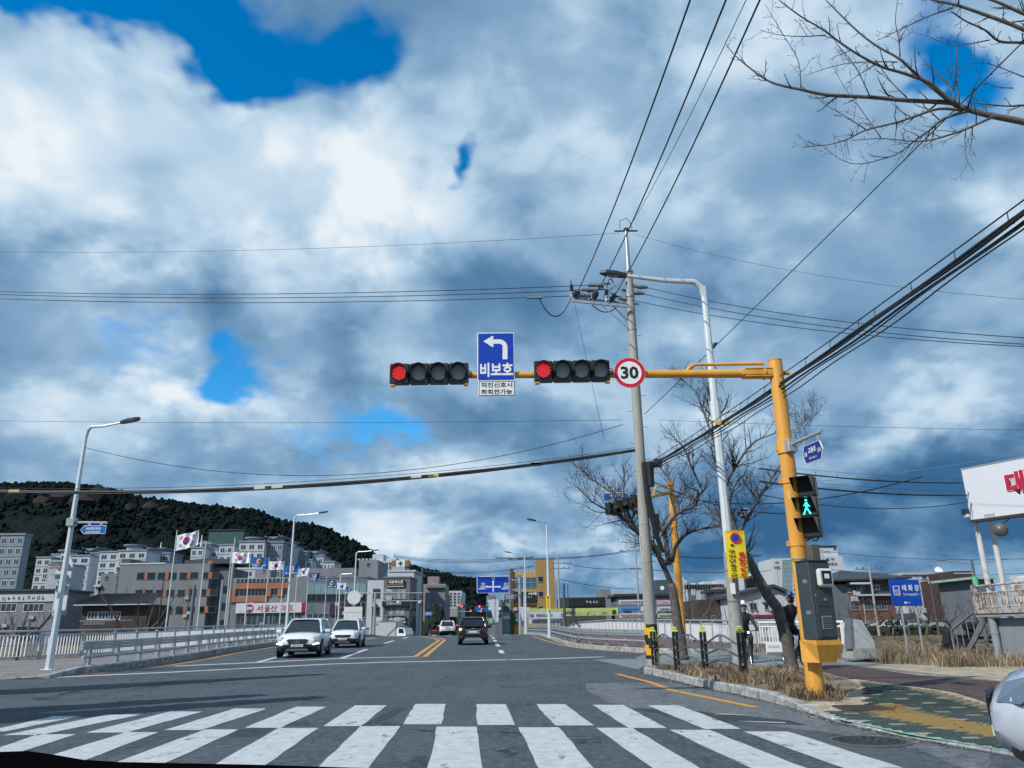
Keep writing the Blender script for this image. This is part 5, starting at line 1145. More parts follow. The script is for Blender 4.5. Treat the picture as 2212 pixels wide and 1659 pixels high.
for i in range(4): md = B().cbox(L_*i/4+.01, -.1, -.2+dz*i/4, L_*(i+1)/4-.01, .12, .2+dz*i/4, .02).build('module', SIGB, t); place('visor', visor(.15, .26, 95).mesh('visor', SIGB, 40), md, (L_*(i+.5)/4, -.1, dz*i/4))
def arrow_sign(name, label, f, c0, d0, c1, d1, Y, txt, mat, tip='both', sub=None, cat='street sign', th=.02, frac=.12, thb=.75):
    p = W(*f(c0, d1), Y); q = W(*f(c1, d0), Y); w, h = q.x-p.x, q.z-p.z; t = thing(name, label, cat, ((p.x+q.x)/2, Y, p.z))
    k = h*.42; l = -w/2; r = w/2
    pts = [(l+(k if tip in ('both', 'left') else 0), 0), (r-(k if tip in ('both', 'right') else 0), 0)] + ([(r, h/2)] if tip in ('both', 'right') else []) + [(r-(k if tip in ('both', 'right') else 0), h), (l+(k if tip in ('both', 'left') else 0), h)] + ([(l, h/2)] if tip in ('both', 'left') else [])
    B().prism([(x, th, z) for x, z in pts], (0, -th, 0)).build('panel_edge', WSIGN, t); B().prism([(x*(1-h*.1/w), -.001, (z-h/2)*.86+h/2) for x, z in pts], (0, -.004, 0)).build('panel', mat, t)
    lettering(txt, WSIGN, t, Matrix(((1, 0, 0, 0), (0, 0, -1, -.008), (0, 1, 0, h*(.62 if sub else .5)), (0, 0, 0, 1))), w*.6, h*(.36 if sub else .5), .02)
    if sub: B().box(-w*.28, -.0085, h*.16, w*.3, -.0055, h*.26).build('small_print', WSIGN, t)
    return t
t = arrow_sign('arrow_sign', 'light blue arrow blade pointing left hung on the left lamp post', fA, 578, 402, 772, 466, 26.6, '서상평강변길', SIGNBLUE2, 'left', True)
o = t.location; q = W(*fA(520, 382), 26.75); p = W(*fA(778, 384), 26.65); B().tube([q-o, p-o], .045, 8).build('arm', GALV, t); B().cbox(q.x-o.x-.12, .0, q.z-o.z-.14, q.x-o.x+.16, .25, q.z-o.z+.14, .02).build('clamp', GALV, t)
for c in (650, 735): h_ = W(*fA(c, 395), 26.6)-o; B().box(h_.x-.05, -.005, h_.z-.05, h_.x+.05, .025, h_.z+.06).build('hanger', GALV, t)
t = arrow_sign('arrow_sign', 'light blue arrow blade pointing right among the bare branches', f6, 328, 490, 600, 580, 28.0, '서상평강', SIGNBLUE2, 'right', True)
t = arrow_sign('street_name_sign', 'small navy street name sign seen through the leaning tree', f6, 1695, 652, 1860, 770, 21., '교동로', NAVY, 'both')
t = arrow_sign('street_name_sign', 'small blue double pointed sign on the left side of the far street', fC, 1022, 996, 1115, 1030, 112, '남천로', SIGNBLUE2, 'right')
t = arrow_sign('street_name_sign', 'navy double pointed street sign below the big direction sign', fC, 1886, 812, 2022, 852, 108, '남천로', NAVY, 'both')
t = arrow_sign('street_name_sign', 'small blue street sign in front of the lime banner', fD, 782, 984, 850, 1012, 104, '남천로', SIGNBLUE2, 'right')
# backs of signs on the left lamp post
SB = mt('sign_back', (.64, .66, .66), .5, metal=.0, var=.08)
t = thing('road_sign', 'grey backs of an arrow shaped and a tall plate on the left lamp post', 'road sign', (q.x, 27.1, .2)); o = t.location
P2 = lambda c, d: W(*fA(c, d), 27.12)-o
B().prism([P2(398, 795), P2(520, 790), P2(533, 690), P2(508, 620), P2(480, 640), P2(402, 740)], (0, .02, 0)).build('arrow_plate', SB, t); B().prism([P2(375, 1055), P2(475, 1056), P2(505, 805), P2(412, 810)], (0, .02, 0)).build('tall_plate', SB, t)
for d in (665, 760, 838, 1025): e = P2(440, d); B().box(e.x-.28, -.2, e.z-.025, e.x+.22, -.005, e.z+.025).build('bracket', GALV, t)
q = W(*fC(265, 838), 84.8); t = thing('round_sign_back', 'round and square grey sign backs on the lamp by the shop block', 'road sign', (q.x, 84.7, q.z-1.5)); r = .72
B().lathe([(1e-3, 0), (r, 0), (r, .04), (1e-3, .04)], 20, T=Matrix.Translation((0, -.15, 1.5)) @ TX).build('disc', SB, t); B().box(-.95, -.2, -2.6, .95, -.16, .55).build('plate', SB, t)
for i in range(4): B().box(-.9, -.21, -2.3+i*.75, .9, -.201, -2.25+i*.75).build('rib', GALV, t)
# yellow enforcement banner on the big lamp
YB_ = mt('banner_yellow', (.78, .62, .02), .55, var=.05, scale=5)
p = W(*fE(872, 680), 19.65); q = W(*fE(990, 288), 19.65); w, h = q.x-p.x+.02, q.z-p.z
yb = thing('warning_banner', 'long yellow vertical banner with black and red lettering on the big lamp', 'banner', ((p.x+q.x)/2, 19.65, p.z)); b = B(); vs = []; n, m_ = 6, 24
for j in range(m_+1):
    for i in range(n+1): x = -w/2+w*i/n; z = h*j/m_; vs.append((x, -.03*math.cos(x/w*3.1)+.012*mnoise.noise((x*9, z*4, 1)), z))
b.add(vs, [(j*(n+1)+i, j*(n+1)+i+1, (j+1)*(n+1)+i+1, (j+1)*(n+1)+i) for j in range(m_) for i in range(n)]).build('cloth', YB_, yb, smooth=180)
b = B()
for (x0, z0, x1, z1) in ((-w/2+.008, .01, w/2-.008, .022), (-w/2+.008, h-.022, w/2-.008, h-.01)): b.box(x0, -.046, z0, x1, -.044, z1)
b.build('border', RED, yb)
TV = lambda x, z: Matrix(((1, 0, 0, x), (0, 0, -1, -.052), (0, 1, 0, z), (0, 0, 0, 1)))
for i, ch in enumerate('무인단속구간'): lettering(ch, BLACK, yb, TV(-w*.24, h*(.555-.098*i)), w*.33, h*.078, .03)
for i, ch in enumerate('불법주정차'): lettering(ch, RED, yb, TV(w*.24, h*(.50-.11*i)), w*.32, h*.085, .04)
B().poly([(-w*.26, -.05, h*.66), (-w*.04, -.05, h*.69), (-w*.26, -.05, h*.72)]).build('play_mark', BLACK, yb); B().lathe([(1e-3, 0), (w*.26, 0), (w*.26, .004), (1e-3, .004)], 24, T=Matrix.Translation((0, -.05, h*.84)) @ TX).build('red_ring', RED, yb); B().lathe([(1e-3, 0), (w*.18, 0), (w*.18, .006), (1e-3, .006)], 24, T=Matrix.Translation((0, -.05, h*.84)) @ TX).build('blue_disc', SIGNBLUE, yb)
p = W(*fD(577, 900), 59.5); t = thing('small_notice', 'small yellow vertical notice on the right bridge lamp', 'banner', (p.x, 59.75, W(*fD(577, 972), 59.7).z)); B().box(-.15, -.03, 0, .15, 0, 1.05).build('plate', YB_, t); B().lathe([(1e-3, 0), (.09, 0), (.09, .01), (1e-3, .01)], 16, T=Matrix.Translation((0, -.031, .9)) @ TX).build('red_ring', RED, t)
for i, ch in enumerate('무인단속'): lettering(ch, RED if i % 2 else BLACK, t, Matrix(((1, 0, 0, 0), (0, 0, -1, -.034), (0, 1, 0, .68-.17*i), (0, 0, 0, 1))), .12, .13, .03)

# ------------------------------------------------------------------ utility pole
UY = 25.; ub = W(1411, 1440, UY); ut = W(1352, 495, UY)
up = thing('utility_pole', 'tall concrete utility pole with steel crossarms and insulators', 'utility pole', (ub.x, UY, .12)); zt = ut.z-.12
dx = ut.x-ub.x; at = lambda z: V((dx*z/zt, 0, z))
zj = W(*fP(1030, 610), UY).z-.12
B().tube([at(0), at(zj*.5), at(zj)], [.20, .165, .135], 20).build('pole', POLEC, up, smooth=30); B().tube([at(zj-.3), at(zt)], [.10, .055], 14).build('top_extension', GALV, up, smooth=30)
PL = lambda f, c, d, dy=0.: W(*f(c, d), UY+dy)-V((ub.x, UY, .12))
def bar3(p, q, r, name, mat=GALV): return B().tube([p, q], r, 4, up=(0, 1, .001)).build(name, mat, up)
bar3(PL(fP, 405, 925, -.25), PL(fP, 1040, 990, -.25), .05, 'crossarm'); bar3(PL(fP, 440, 895, .25), PL(fP, 1150, 960, .25), .05, 'crossarm')
for c in (500, 640, 780, 950): bar3(PL(fP, c, 905+(c-500)*.1, -.25), PL(fP, c+20, 905+(c-500)*.1, .25), .02, 'cross_tie')
bar3(PL(fP, 760, 990, -.2), PL(fP, 1040, 1225, -.1), .022, 'brace'); bar3(PL(fP, 815, 930, .2), PL(fP, 1115, 1225, .1), .03, 'brace'); bar3(PL(fP, 760, 880, .1), PL(fP, 985, 670, .1), .04, 'brace'); bar3(PL(fP, 830, 880, -.1), PL(fP, 1015, 710, -.1), .04, 'brace'); bar3(PL(fP, 885, 745, -.15), PL(fP, 1030, 880, -.1), .025, 'brace')
CER = mt('insulator_grey', (.06, .075, .08), .3); CERW = mt('insulator_white', (.6, .6, .58), .3)
def insul(p, h, r, mats, name='insulator', T=None):
    b = B(); prof = []
    for i in range(5): z = h*(i/5); prof += [(r, z), (r*.55, z+h*.12)]
    prof.append((r*.4, h)); M = Matrix.Translation(p) @ (T or Matrix())
    b.lathe(prof, 12, T=M); return b.build(name, mats, up, smooth=50)
for c, d, d2 in ((418, 830, 745), (610, 855, 780), (798, 870, 795)):
    p = PL(fP, c, d); q = PL(fP, c, d2); insul(p, q.z-p.z, .075, CER); B().lathe([(.06, -.06), (.07, 0)], 12, p).build('insulator_base', CERW, up)
    B().tube([p, PL(fP, c-8, 900+(c-418)*.1)], .02, 6).build('pin', STEEL, up)
B().tube([PL(fP, 410, 745), PL(fP, 408, 680)], [.03, .004], 5).build('arrester_tip', DKSTEEL, up)
for c, d in ((465, 850), (675, 860), (865, 880)): p = PL(fP, c, d); B().tube([p+V((.02, -.1, .1)), p, p+V((-.03, .1, -.07))], [.10, .13, .09], 10).build('cutout_boot', CER, up, smooth=60)
for c, d in ((680, 755), (610, 805), (540, 865)): p = PL(fP, c, d); B().tube([p-V((.28, 0, -.02)), p+V((.28, 0, 0))], [.07, .10], 8).build('dead_end_boot', mt('boot_grey', (.18, .22, .25), .5), up)
for (c, d, c2, d2) in ((745, 742, 835, 738), (680, 802, 770, 797), (1090, 755, 1130, 765), (970, 808, 1020, 820), (905, 878, 975, 890)):
    p, q = PL(fP, c, d), PL(fP, c2, d2); b = B()
    for i in range(7): m_ = p.lerp(q, i/6); b.lathe([(.03, -.012), (.06, 0), (.03, .012)], 8, T=Matrix.Translation(m_) @ Matrix.Rotation(math.pi/2, 4, 'Y'))
    b.tube([p, q], .025, 6); b.build('strain_insulator', CER, up)
for c, d in ((1170, 770), (1130, 835), (1010, 905)): p = PL(fP, c, d); B().tube([p-V((.28, 0, -.03)), p, p+V((.25, 0, -.03))], [.05, .10, .05], 8).build('dead_end_boot', MATS['boot_grey'], up)
def sag(a, c, s, n=14): return [V(a).lerp(V(c), i/n) - V((0, 0, s*4*(i/n)*(1-i/n))) for i in range(n+1)]
for k in ((640, 775, 700, 830), (800, 780, 870, 730), (520, 870, 460, 880)): B().tube(sag(PL(fP, k[0], k[1]), PL(fP, k[2], k[3]), -.25), .022, 6).build('jumper', RUBBER, up)
B().tube(sag(PL(fP, 60, 892), PL(fP, 418, 870), .75), .022, 6).build('jumper', RUBBER, up); B().tube(sag(PL(fP, 640, 968), PL(fP, 900, 1000), .22), .02, 6).build('jumper', RUBBER, up); p = PL(fP, 20, 893); B().tube([p-V((.3, 0, 0)), p+V((.25, 0, 0))], [.04, .05], 8).build('splice_sleeve', MATS['boot_grey'], up)
p = at(zt); B().lathe([(.09, -.06), (.09, .02), (.03, .06)], 12, p).build('cap', DKSTEEL, up); B().box(p.x-.42, -.02, p.z-.1, p.x+.42, .02, p.z-.05).build('top_bracket', DKSTEEL, up)
B().tube([p+V((-.22, 0, .0)), p+V((-.2, 0, .35)), p+V((.05, 0, .45)), p+V((.2, 0, .2)), p+V((.22, 0, -.05))], .012, 5).build('jumper', WIRE, up)
for d in (1240, 880, 610): q_ = PL(fP, 1060, d); B().lathe([(.16, -.04), (.16, .04)], 16, (at(q_.z).x, 0, q_.z)).build('band', STEEL, up)
for i in range(16): z = 2.6+i*.55; e = at(z); s_ = 1 if i % 2 else -1; B().tube([e+V((s_*.15, 0, 0)), e+V((s_*.30, 0, 0)), e+V((s_*.30, 0, .03))], .010, 5).build('climbing_step', STEEL, up)
HAZ = [mt('hazard_yellow', (.70, .40, .02), .5), BLACK]; z0 = .25; b = B()
for k in range(20):
    a0, a1 = 2*math.pi*k/20, 2*math.pi*(k+1)/20
    for j in range(10):
        z = z0+j*.1; b.mat(int(((z-z0)/.28 + k/20*3)) % 2); b.add([(.207*math.cos(a0), .207*math.sin(a0), z), (.207*math.cos(a1), .207*math.sin(a1), z), (.207*math.cos(a1), .207*math.sin(a1), z+.1), (.207*math.cos(a0), .207*math.sin(a0), z+.1)], [(0, 1, 2, 3)])
b.build('hazard_band', HAZ, up)
for z in (3.1, 4.3): e = at(z); B().lathe([(.195-.01*z*.3, 0), (.195-.01*z*.3, .02)], 18, e).build('strap', STEEL, up)
B().tube([at(3.0)+V((.2, -.1, .0)), at(3.4)+V((-.18, -.12, .1)), at(3.9)+V((-.19, -.1, 0)), at(4.3)+V((.18, -.1, .2))], .012, 5).build('white_rope', WHITE, up)
p = PL(f6, 800, 290, -.2); B().tube([p-V((0, 0, .45)), p+V((0, 0, .35))], [.13, .16], 10).build('splice_case', RUBBER, up); p = PL(f6, 885, 190, -.2); B().cbox(p.x-.14, p.y-.1, p.z-.14, p.x+.14, p.y+.1, p.z+.14, .03).build('junction_box', DKSTEEL, up)
p = PL(f6, 770, 560, -.2); B().tube([p+V((0, 0, 1.2)), p+V((.05, 0, 0)), p+V((.25, 0, -1.2)), p+V((.42, 0, -1.7))], [.10, .11, .09, .06], 8).build('cable_drop', RUBBER, up); p = PL(f6, 880, 810, -.2); B().tube([p+V((0, 0, .3)), p-V((0, 0, .3))], [.075, .075], 8).build('cable_end_case', RUBBER, up)

# ------------------------------------------------------------------ short fence along the planter
BLKP = mt('fence_black', (.012, .016, .015), .3, spec=.6); TUBEG = mt('fence_tube', (.20, .23, .26), .25, metal=.7); LIME = mt('lime_cap', (.40, .72, .25), .4); YELC = mt('yellow_cap_band', (.62, .52, .04), .4)
FP = [V((4.10, 24.2, .15)), V((4.35, 22.1, .15)), V((4.60, 19.9, .15)), V((4.88, 17.6, .15))]
gf = thing('planter_fence', 'short black post fence with wavy grey rails and lime caps', 'fence', FP[0])
for p in FP:
    o = p-FP[0]
    for sx in (-.045, .045): ps_ = B().cbox(o.x+sx-.03, o.y-.055, 0, o.x+sx+.03, o.y+.055, 1.0, .012).build('post', BLKP, gf)
    cp = B().cbox(o.x-.085, o.y-.065, 1.0, o.x+.085, o.y+.065, 1.05, .015).build('cap', LIME, gf); B().cbox(o.x-.06, o.y-.045, 1.05, o.x+.06, o.y+.045, 1.10, .012).build('cap_band', YELC, cp); B().cbox(o.x-.05, o.y-.04, 1.10, o.x+.05, o.y+.04, 1.14, .012).build('cap_top', LIME, cp)
    for z in (.35, .6, .85): B().lathe([(.025, 0), (.02, .02)], 10, T=Matrix.Translation((o.x-.02, o.y-.057, z)) @ TX).build('bolt', GALV, gf)
for a, c in zip(FP, FP[1:]):
    a = a-FP[0]; c = c-FP[0]
    for z, amp in ((.80, .20), (.55, .14), (.33, .12)):
        pts = []
        for i in range(17):
            s_ = i/16; q = a.lerp(c, s_); ph = abs(s_-.5)*2
            pts.append(V((q.x, q.y, z + amp*(math.cos(math.pi*ph)*.5+.3) - .02)))
        B().tube(pts, .022, 8).build('wavy_rail', TUBEG, gf, smooth=60)
    B().tube([V((a.x, a.y, .12)), V((c.x, c.y, .12))], .02, 8).build('bottom_rail', TUBEG, gf, smooth=60)
    m_ = a.lerp(c, .5); d = (c-a).normalized(); T = frame3(m_+V((0, 0, .80)), V((d.x, d.y, 0)), V((0, 0, 1)))
    B().lathe([(1e-3, -.012), (.085, -.012), (.085, .012), (1e-3, .012)], 24, T=T @ Matrix.Diagonal((1, 1.35, 1, 1))).build('oval_badge', mt('badge_silver', (.55, .58, .6), .2, metal=.8), gf)
# small plaque
p = W(*fE(1255, 1480), 19.2); q0 = W(*fE(1180, 1300), 19.2); q1 = W(*fE(1303, 1205), 19.2)
pl = thing('planter_plaque', 'small white notice plate on a thin stake in the dry grass', 'notice', (p.x, 19.2, .15)); o = pl.location
B().tube([(0, .02, 0), (0, .02, q0.z-.15+.05)], .016, 8).build('stake', GALV, pl); B().cbox(q0.x-o.x, 0, q0.z-o.z, q1.x-o.x, .015, q1.z-o.z, .006).build('plate', WSIGN, pl)
w, h = q1.x-q0.x, q1.z-q0.z; xm, zm = (q0.x+q1.x)/2-o.x, (q0.z+q1.z)/2-o.z; B().box(q0.x-o.x+.01, -.002, q0.z-o.z+.01, q1.x-o.x-.01, .0005, q0.z-o.z+h*.2).build('grey_strip', STEEL, pl); [B().box(xm-w*.36+w*.12*i, -.002, zm+h*k, xm-w*.27+w*.12*i, .0005, zm+h*(k+.06)).build('print', STEEL, pl) for i in range(6) for k in (.06, .2)]

# ------------------------------------------------------------------ railings on the bridge
def along(pl, y0, y1, step):
    """points at equal spacing along a polyline [(y, x)]"""
    P = [V((x, y, 0)) for y, x in pl]; out = []; 
    Q = [p for p in P if y0 < p.y < y1]; Q = [V((lerp_pl(pl, y0), y0, 0))] + Q + [V((lerp_pl(pl, y1), y1, 0))]
    L = 0.; nxt = 0.
    for a, c in zip(Q, Q[1:]):
        d = max((c-a).length, 1e-6)
        while nxt <= L+d: out.append(a.lerp(c, (nxt-L)/d)); nxt += step
        L += d
    return out
def guard_rail(label, pl, y0, y1, side, zo=.2):
    p0 = V((lerp_pl(pl, y0), y0, zr(y0)+zo)); t = thing('guard_rail', label, 'guard rail', p0); o = p0
    pts = along(pl, y0, y1, 2.0); S = lambda p, z: V((p.x, p.y, zr(p.y)+zo+z))-o
    me = B().box(-.06, -.09, 0, .06, .09, .70).mesh('post', GALV); foot = B().box(-.14, -.16, 0, .14, .16, .02).mesh('foot_plate', GALV)
    for p in pts: k = place('post', me, t, S(p, 0)); place('foot_plate', foot, k)
    for za, zb_, w in ((.50, .78, .07),):
        for nm, a_, c_ in (('beam', .50, .585), ('beam', .60, .69), ('beam', .705, .79)):
            b = B(); vs = []
            fine = along(pl, y0-.6, y1, 1.0)
            for p in fine:
                for dx, z in ((-.12, a_), (-.155, a_+.02), (-.155, c_-.02), (-.12, c_), (-.06, c_), (-.06, a_)): vs.append(S(p, z)+V((dx*side, 0, 0)))
            n = len(fine); fs = [(i*6+j, i*6+6+j, i*6+6+(j+1) % 6, i*6+(j+1) % 6) for i in range(n-1) for j in range(6)] + [(5, 4, 3, 2, 1, 0), tuple(range(n*6-6, n*6))]
            b.add(vs, fs).build(nm, GALV, t)
    B().tube([S(p, .28)+V((-.10*side, 0, 0)) for p in along(pl, y0-.5, y1, 1.0)], .055, 8).build('lower_tube', GALV, t, smooth=60)
    return t
gL = [(y, x-.45) for y, x in KL if y > 24.5]; gR = [(y, x+.45) for y, x in KR if y > 36]
guard_rail('long grey guard rail curving along the left side of the bridge', gL, 27.6, 98, -1, .24)
guard_rail('long grey guard rail curving along the right side of the bridge', gR, 37.4, 100, 1, .2)
def railing(label, pl, y0, y1, lo=.17, near=300, mat=GALV, tall=1.15):
    p0 = V((lerp_pl(pl, y0), y0, zr(y0)+lo)); t = thing('pedestrian_railing', label, 'railing', p0); o = p0
    S = lambda p, z: V((p.x, p.y, zr(p.y)+lo+z))-o
    fine = along(pl, y0, y1, 1.0); pts = along(pl, y0, y1, 2.0); bal = along(pl, y0, y1, .145)
    B().tube([S(p, tall) for p in fine], .05, 8).build('top_rail', mat, t, smooth=60); B().tube([S(p, tall-.17) for p in fine], .03, 6).build('upper_rail', mat, t); B().tube([S(p, .12) for p in fine], .03, 6).build('lower_rail', mat, t)
    me = B().cbox(-.05, -.07, -.02, .05, .07, tall-.04, .01).mesh('post', mat); bm_ = B().box(-.022, -.018, .13, .022, .018, tall-.18).mesh('baluster', WHITE)
    for p in pts: place('post', me, t, S(p, 0))
    for p in bal[:near]: place('baluster', bm_, t, S(p, 0))
    if len(bal) > near:
        b = B()
        for p in bal[near:]: q = S(p, 0); b.box(q.x-.022, q.y-.018, q.z+.13, q.x+.022, q.y+.018, q.z+tall-.18)
        k = b.build('balusters_beyond', WHITE, t); k['kind'] = 'stuff'
    return t
railing('long grey picket railing along the left edge of the bridge', RAILL, 33.4, 110)
railing('long grey picket railing along the right edge of the bridge', RAILR, 36.2, 112)
t = thing('path_railing', 'short white railing by the path behind the cyclists', 'railing', (9.2, 31.2, .22)); RW = V((9.2, 31.2, .22))
ends = [V((9.2, 33.6, .2)), V((11.4, 32.6, .2)), V((14.3, 30.9, .2))]
ends = [GR(*fE(905, 1250), .1), GR(*fE(1130, 1235), .1), GR(*fE(1835, 1245), .1)]
t.location = ends[0]; o = ends[0]
for z, r_ in ((1.12, .055), (.92, .035), (.2, .03)): B().tube([p-o+V((0, 0, z)) for p in ends], r_, 8).build('rail', WHITE, t, smooth=60)
for a, c in zip(ends, ends[1:]):
    L_ = (c-a).length; n = int(L_/.17)
    for i in range(n):
        q = a.lerp(c, i/n)-o; B().box(q.x-.014, q.y-.014, q.z+.2, q.x+.014, q.y+.014, q.z+.92).build('baluster', WHITE, t)
    for i in range(int(L_/2)+1): q = a.lerp(c, min(1, i*2/L_))-o; B().box(q.x-.05, q.y-.05, q.z-.1, q.x+.05, q.y+.05, q.z+1.1).build('post', WHITE, t)
p = GR(*fF(318, 1325), .1); q = p-o; B().box(q.x-.09, q.y-.06, q.z-.1, q.x+.09, q.y+.06, q.z+1.12).build('end_post', WHITE, t)

# ------------------------------------------------------------------ flags
FCOL = [mt('flag_white', (.76, .78, .82), .7), mt('flag_red', (.52, .02, .045), .7), mt('flag_blue', (.01, .045, .26), .7), mt('flag_black', (.015, .015, .02), .7), mt('flag_field_blue', (.006, .10, .36), .7), mt('flag_gold', (.72, .42, .06), .7)]
def wave(x, z, s): return .10*x*math.sin(5.2*x+1.7*z+s) + .05*x*math.sin(11*x-2.5*z+s*2)
def flag_mesh(kind, w, h, s, droop):
    nx, nz = 66, 44; b = B(); vs = []
    pos = lambda x, z: V((x*.97, wave(x/w*1.4, z, s), z - droop*x*(.5+.5*x/w) + .03*math.sin(6*x/w+s)))
    for j in range(nz+1):
        for i in range(nx+1): vs.append(pos(w*i/nx, h*j/nz))
    fs = []; ms = []
    for j in range(nz):
        for i in range(nx):
            x = (i+.5)/nx*w-w/2; z = (j+.5)/nz*h-h/2; m = 0
            if kind == 'k':
                r = h/4; a = -math.atan2(h, w); c_, s_ = math.cos(a), math.sin(a); u_, v_ = x*c_-z*s_, x*s_+z*c_
                u_, v_ = x*math.cos(math.atan2(2, 3))+-z*math.sin(math.atan2(2, 3)), x*math.sin(math.atan2(2, 3))+z*math.cos(math.atan2(2, 3))
                if x*x+z*z < r*r:
                    m = 1 if v_ > 0 else 2
                    if (u_+r/2)**2+v_**2 < r*r/4: m = 1
                    if (u_-r/2)**2+v_**2 < r*r/4: m = 2
                for sx in (-1, 1):
                    for sz in (-1, 1):
                        d = V((sx*3, sz*2)).normalized(); n = V((-d.y, d.x)); al = x*d.x+z*d.y; ac = x*n.x+z*n.y
                        t_ = (al-h*.375)/(h/6)
                        if 0 <= t_ <= 1 and abs(ac) < h/8 and (t_ % .375) < .25:
                            k_ = int(t_/.375)
                            brk = {(-1, 1): (), (1, -1): (0, 1, 2), (1, 1): (0, 2), (-1, -1): (1,)}[(sx, sz)]
                            if not (k_ in brk and abs(ac) < h/60): m = 3
            else:
                m = 4; zz = z-h*.10
                if x*x+zz*zz < (h*.27)**2: m = 5
                if x*x+(zz-.02)**2 < (h*.13)**2: m = 1 if x*.6+zz > 0 else 2
            fs.append((j*(nx+1)+i, j*(nx+1)+i+1, (j+1)*(nx+1)+i+1, (j+1)*(nx+1)+i)); ms.append(m)
    b.v = [tuple(v) for v in vs]; b.f = fs; b.m = ms
    return b.mesh('cloth', FCOL, 180), pos
def flag(kind, f, c0, c1, dtop, dbot, s, label, droop=.12, Y=None, grp=None):
    wU = (f(c1, 0)[0]-f(c0, 0)[0]); Y = Y or 1.40*FU*.99/wU
    p = W(*f(c0, dtop), Y); q = W(*f(c0, dbot), Y); w = W(*f(c1, dtop), Y).x-p.x; h = p.z-q.z
    gz = zr(min(Y, 95))-.1; t = thing('flag', label, 'flag', (p.x, Y, gz), group=grp)
    B().tube([(-.03, 0, 0), (-.03, 0, p.z-gz+.25)], [.05, .03], 8).build('pole', POLEW, t, smooth=60); B().lathe([(.02, 0), (.06, .05), (.02, .10)], 10, (-.03, 0, p.z-gz+.25)).build('finial', FCOL[5], t)
    me, pos = flag_mesh(kind, w, h, s, droop); cl = place('cloth', me, t, (0, 0, q.z-gz))
    if kind == 'b':
        def wp(v, pos=pos, w=w, h=h): r = pos(v.x+w/2, v.y+h*.17); return V((r.x, r.z, -(r.y-.012)))
        lettering('바르게살기', FCOL[0], t, Matrix(((1, 0, 0, 0), (0, 0, -1, 0), (0, 1, 0, q.z-gz), (0, 0, 0, 1))), w*.78, h*.17, .02, warp=wp)
    return t
flag('k', fA, 1285, 1440, 478, 590, 0.3, 'largest national flag nearest the left lamp post, white with red and blue disc', -.28)
flag('k', fB, 545, 727, 447, 557, 1.1, 'second national flag, hung level just left of the first blue flag', .0)
flag('b', fB, 735, 917, 490, 587, 2.2, 'blue flag with gold disc between the two nearest national flags', .08)
flag('k', fB, 920, 1065, 535, 620, 3.0, 'national flag touching the middle lamp post from the left', .04)
flag('b', fB, 1070, 1230, 575, 670, 4.1, 'blue flag with gold disc crossed by the middle lamp post', .02)
flag('k', fB, 1207, 1327, 615, 692, 5.3, 'tilted national flag just right of the middle lamp post', -.12)
flag('b', fB, 1317, 1438, 650, 728, .9, 'blue flag with gold disc above the red sign of the mart', .04)
flag('b', fB, 1497, 1607, 722, 803, 1.9, 'blue flag with gold disc before the teal glass front', .02)
flag('k', fB, 1605, 1703, 752, 815, 2.6, 'small far national flag at the right end of the row', .10)
flag('b', fB, 1690, 1755, 785, 835, 3.9, 'drooping blue flag at the far end of the row', .55, Y=98)
for i, (c, d0, d1, Yp) in enumerate(((285, 345, 1180, 54), )):
    p = W(*fB(c, d0), Yp); t = thing('flagpole', 'bare flagpole between the two nearest national flags', 'flagpole', (p.x, Yp, zr(Yp)-.1)); B().tube([(0, 0, 0), (0, 0, p.z-zr(Yp)+.1)], [.05, .03], 8).build('pole', POLEW, t); B().lathe([(.02, 0), (.06, .05), (.02, .1)], 10, (0, 0, p.z-zr(Yp)+.1)).build('finial', FCOL[5], t)

# ------------------------------------------------------------------ far street furniture
def simple_pole(name, label, f, c, d0, d1, Y, r=.12, mat=POLEC, gz=None, arms=(), cat='pole'):
    p = W(*f(c, d0), Y); q = W(*f(c, d1), Y); gz = q.z if gz is None else gz
    t = thing(name, label, cat, (p.x, Y, gz)); B().tube([(0, 0, 0), (0, 0, p.z-gz)], [r, r*.65], 10).build('pole', mat, t, smooth=60)
    for (d, w, th) in arms:
        z = W(*f(c, d), Y).z-gz; B().box(-w, -.06, z-th, w, .06, z+th).build('crossarm', STEEL, t)
        for x in (-w*.85, -w*.45, w*.45, w*.85): B().lathe([(.05, 0), (.09, .08), (.04, .25)], 8, (x, 0, z+th)).build('insulator', CER, t)
    return t
simple_pole('utility_pole', 'far utility pole with two crossarms behind the concrete pole', fD, 1520, 225, 800, 112, .16, gz=-.1, arms=((330, 2.4, .06), (530, .8, .05)), cat='utility pole')
simple_pole('utility_pole', 'far utility pole right of the ochre building', fD, 680, 370, 1000, 110, .16, gz=-.1, arms=((465, 2.0, .06), (522, 1.8, .06)), cat='utility pole')
simple_pole('utility_pole', 'dark pole carrying signal arms beside the shop block', fC, 1005, 512, 1250, 108, .24, mat=mt('dark_pole', (.07, .075, .075), .7), gz=-.3, cat='utility pole')
simple_pole('utility_pole', 'grey utility pole in front of the brick house', fF, 450, 795, 1200, 90, .15, gz=0, arms=((815, 1.6, .05),), cat='utility pole')
simple_pole('post', 'dark wooden post before the white river block', fF, 850, 898, 1225, 85, .12, mat=MATS['dark_pole'], gz=0)
simple_pole('utility_pole', 'far pole right of the control cabinet by the lettered tower', fE, 1628, 440, 900, 118, .16, gz=0, arms=((470, 1.2, .05),), cat='utility pole')
simple_pole('post', 'dark green post left of the lime banner', fD, 745, 682, 1080, 103, .2, mat=mt('green_pole', (.05, .075, .07), .6), gz=-.1)
simple_pole('post', 'thin dark lamp post with hooked top behind the black shop', fD, 788, 700, 1040, 116, .1, mat=MATS['dark_pole'], gz=-.1)
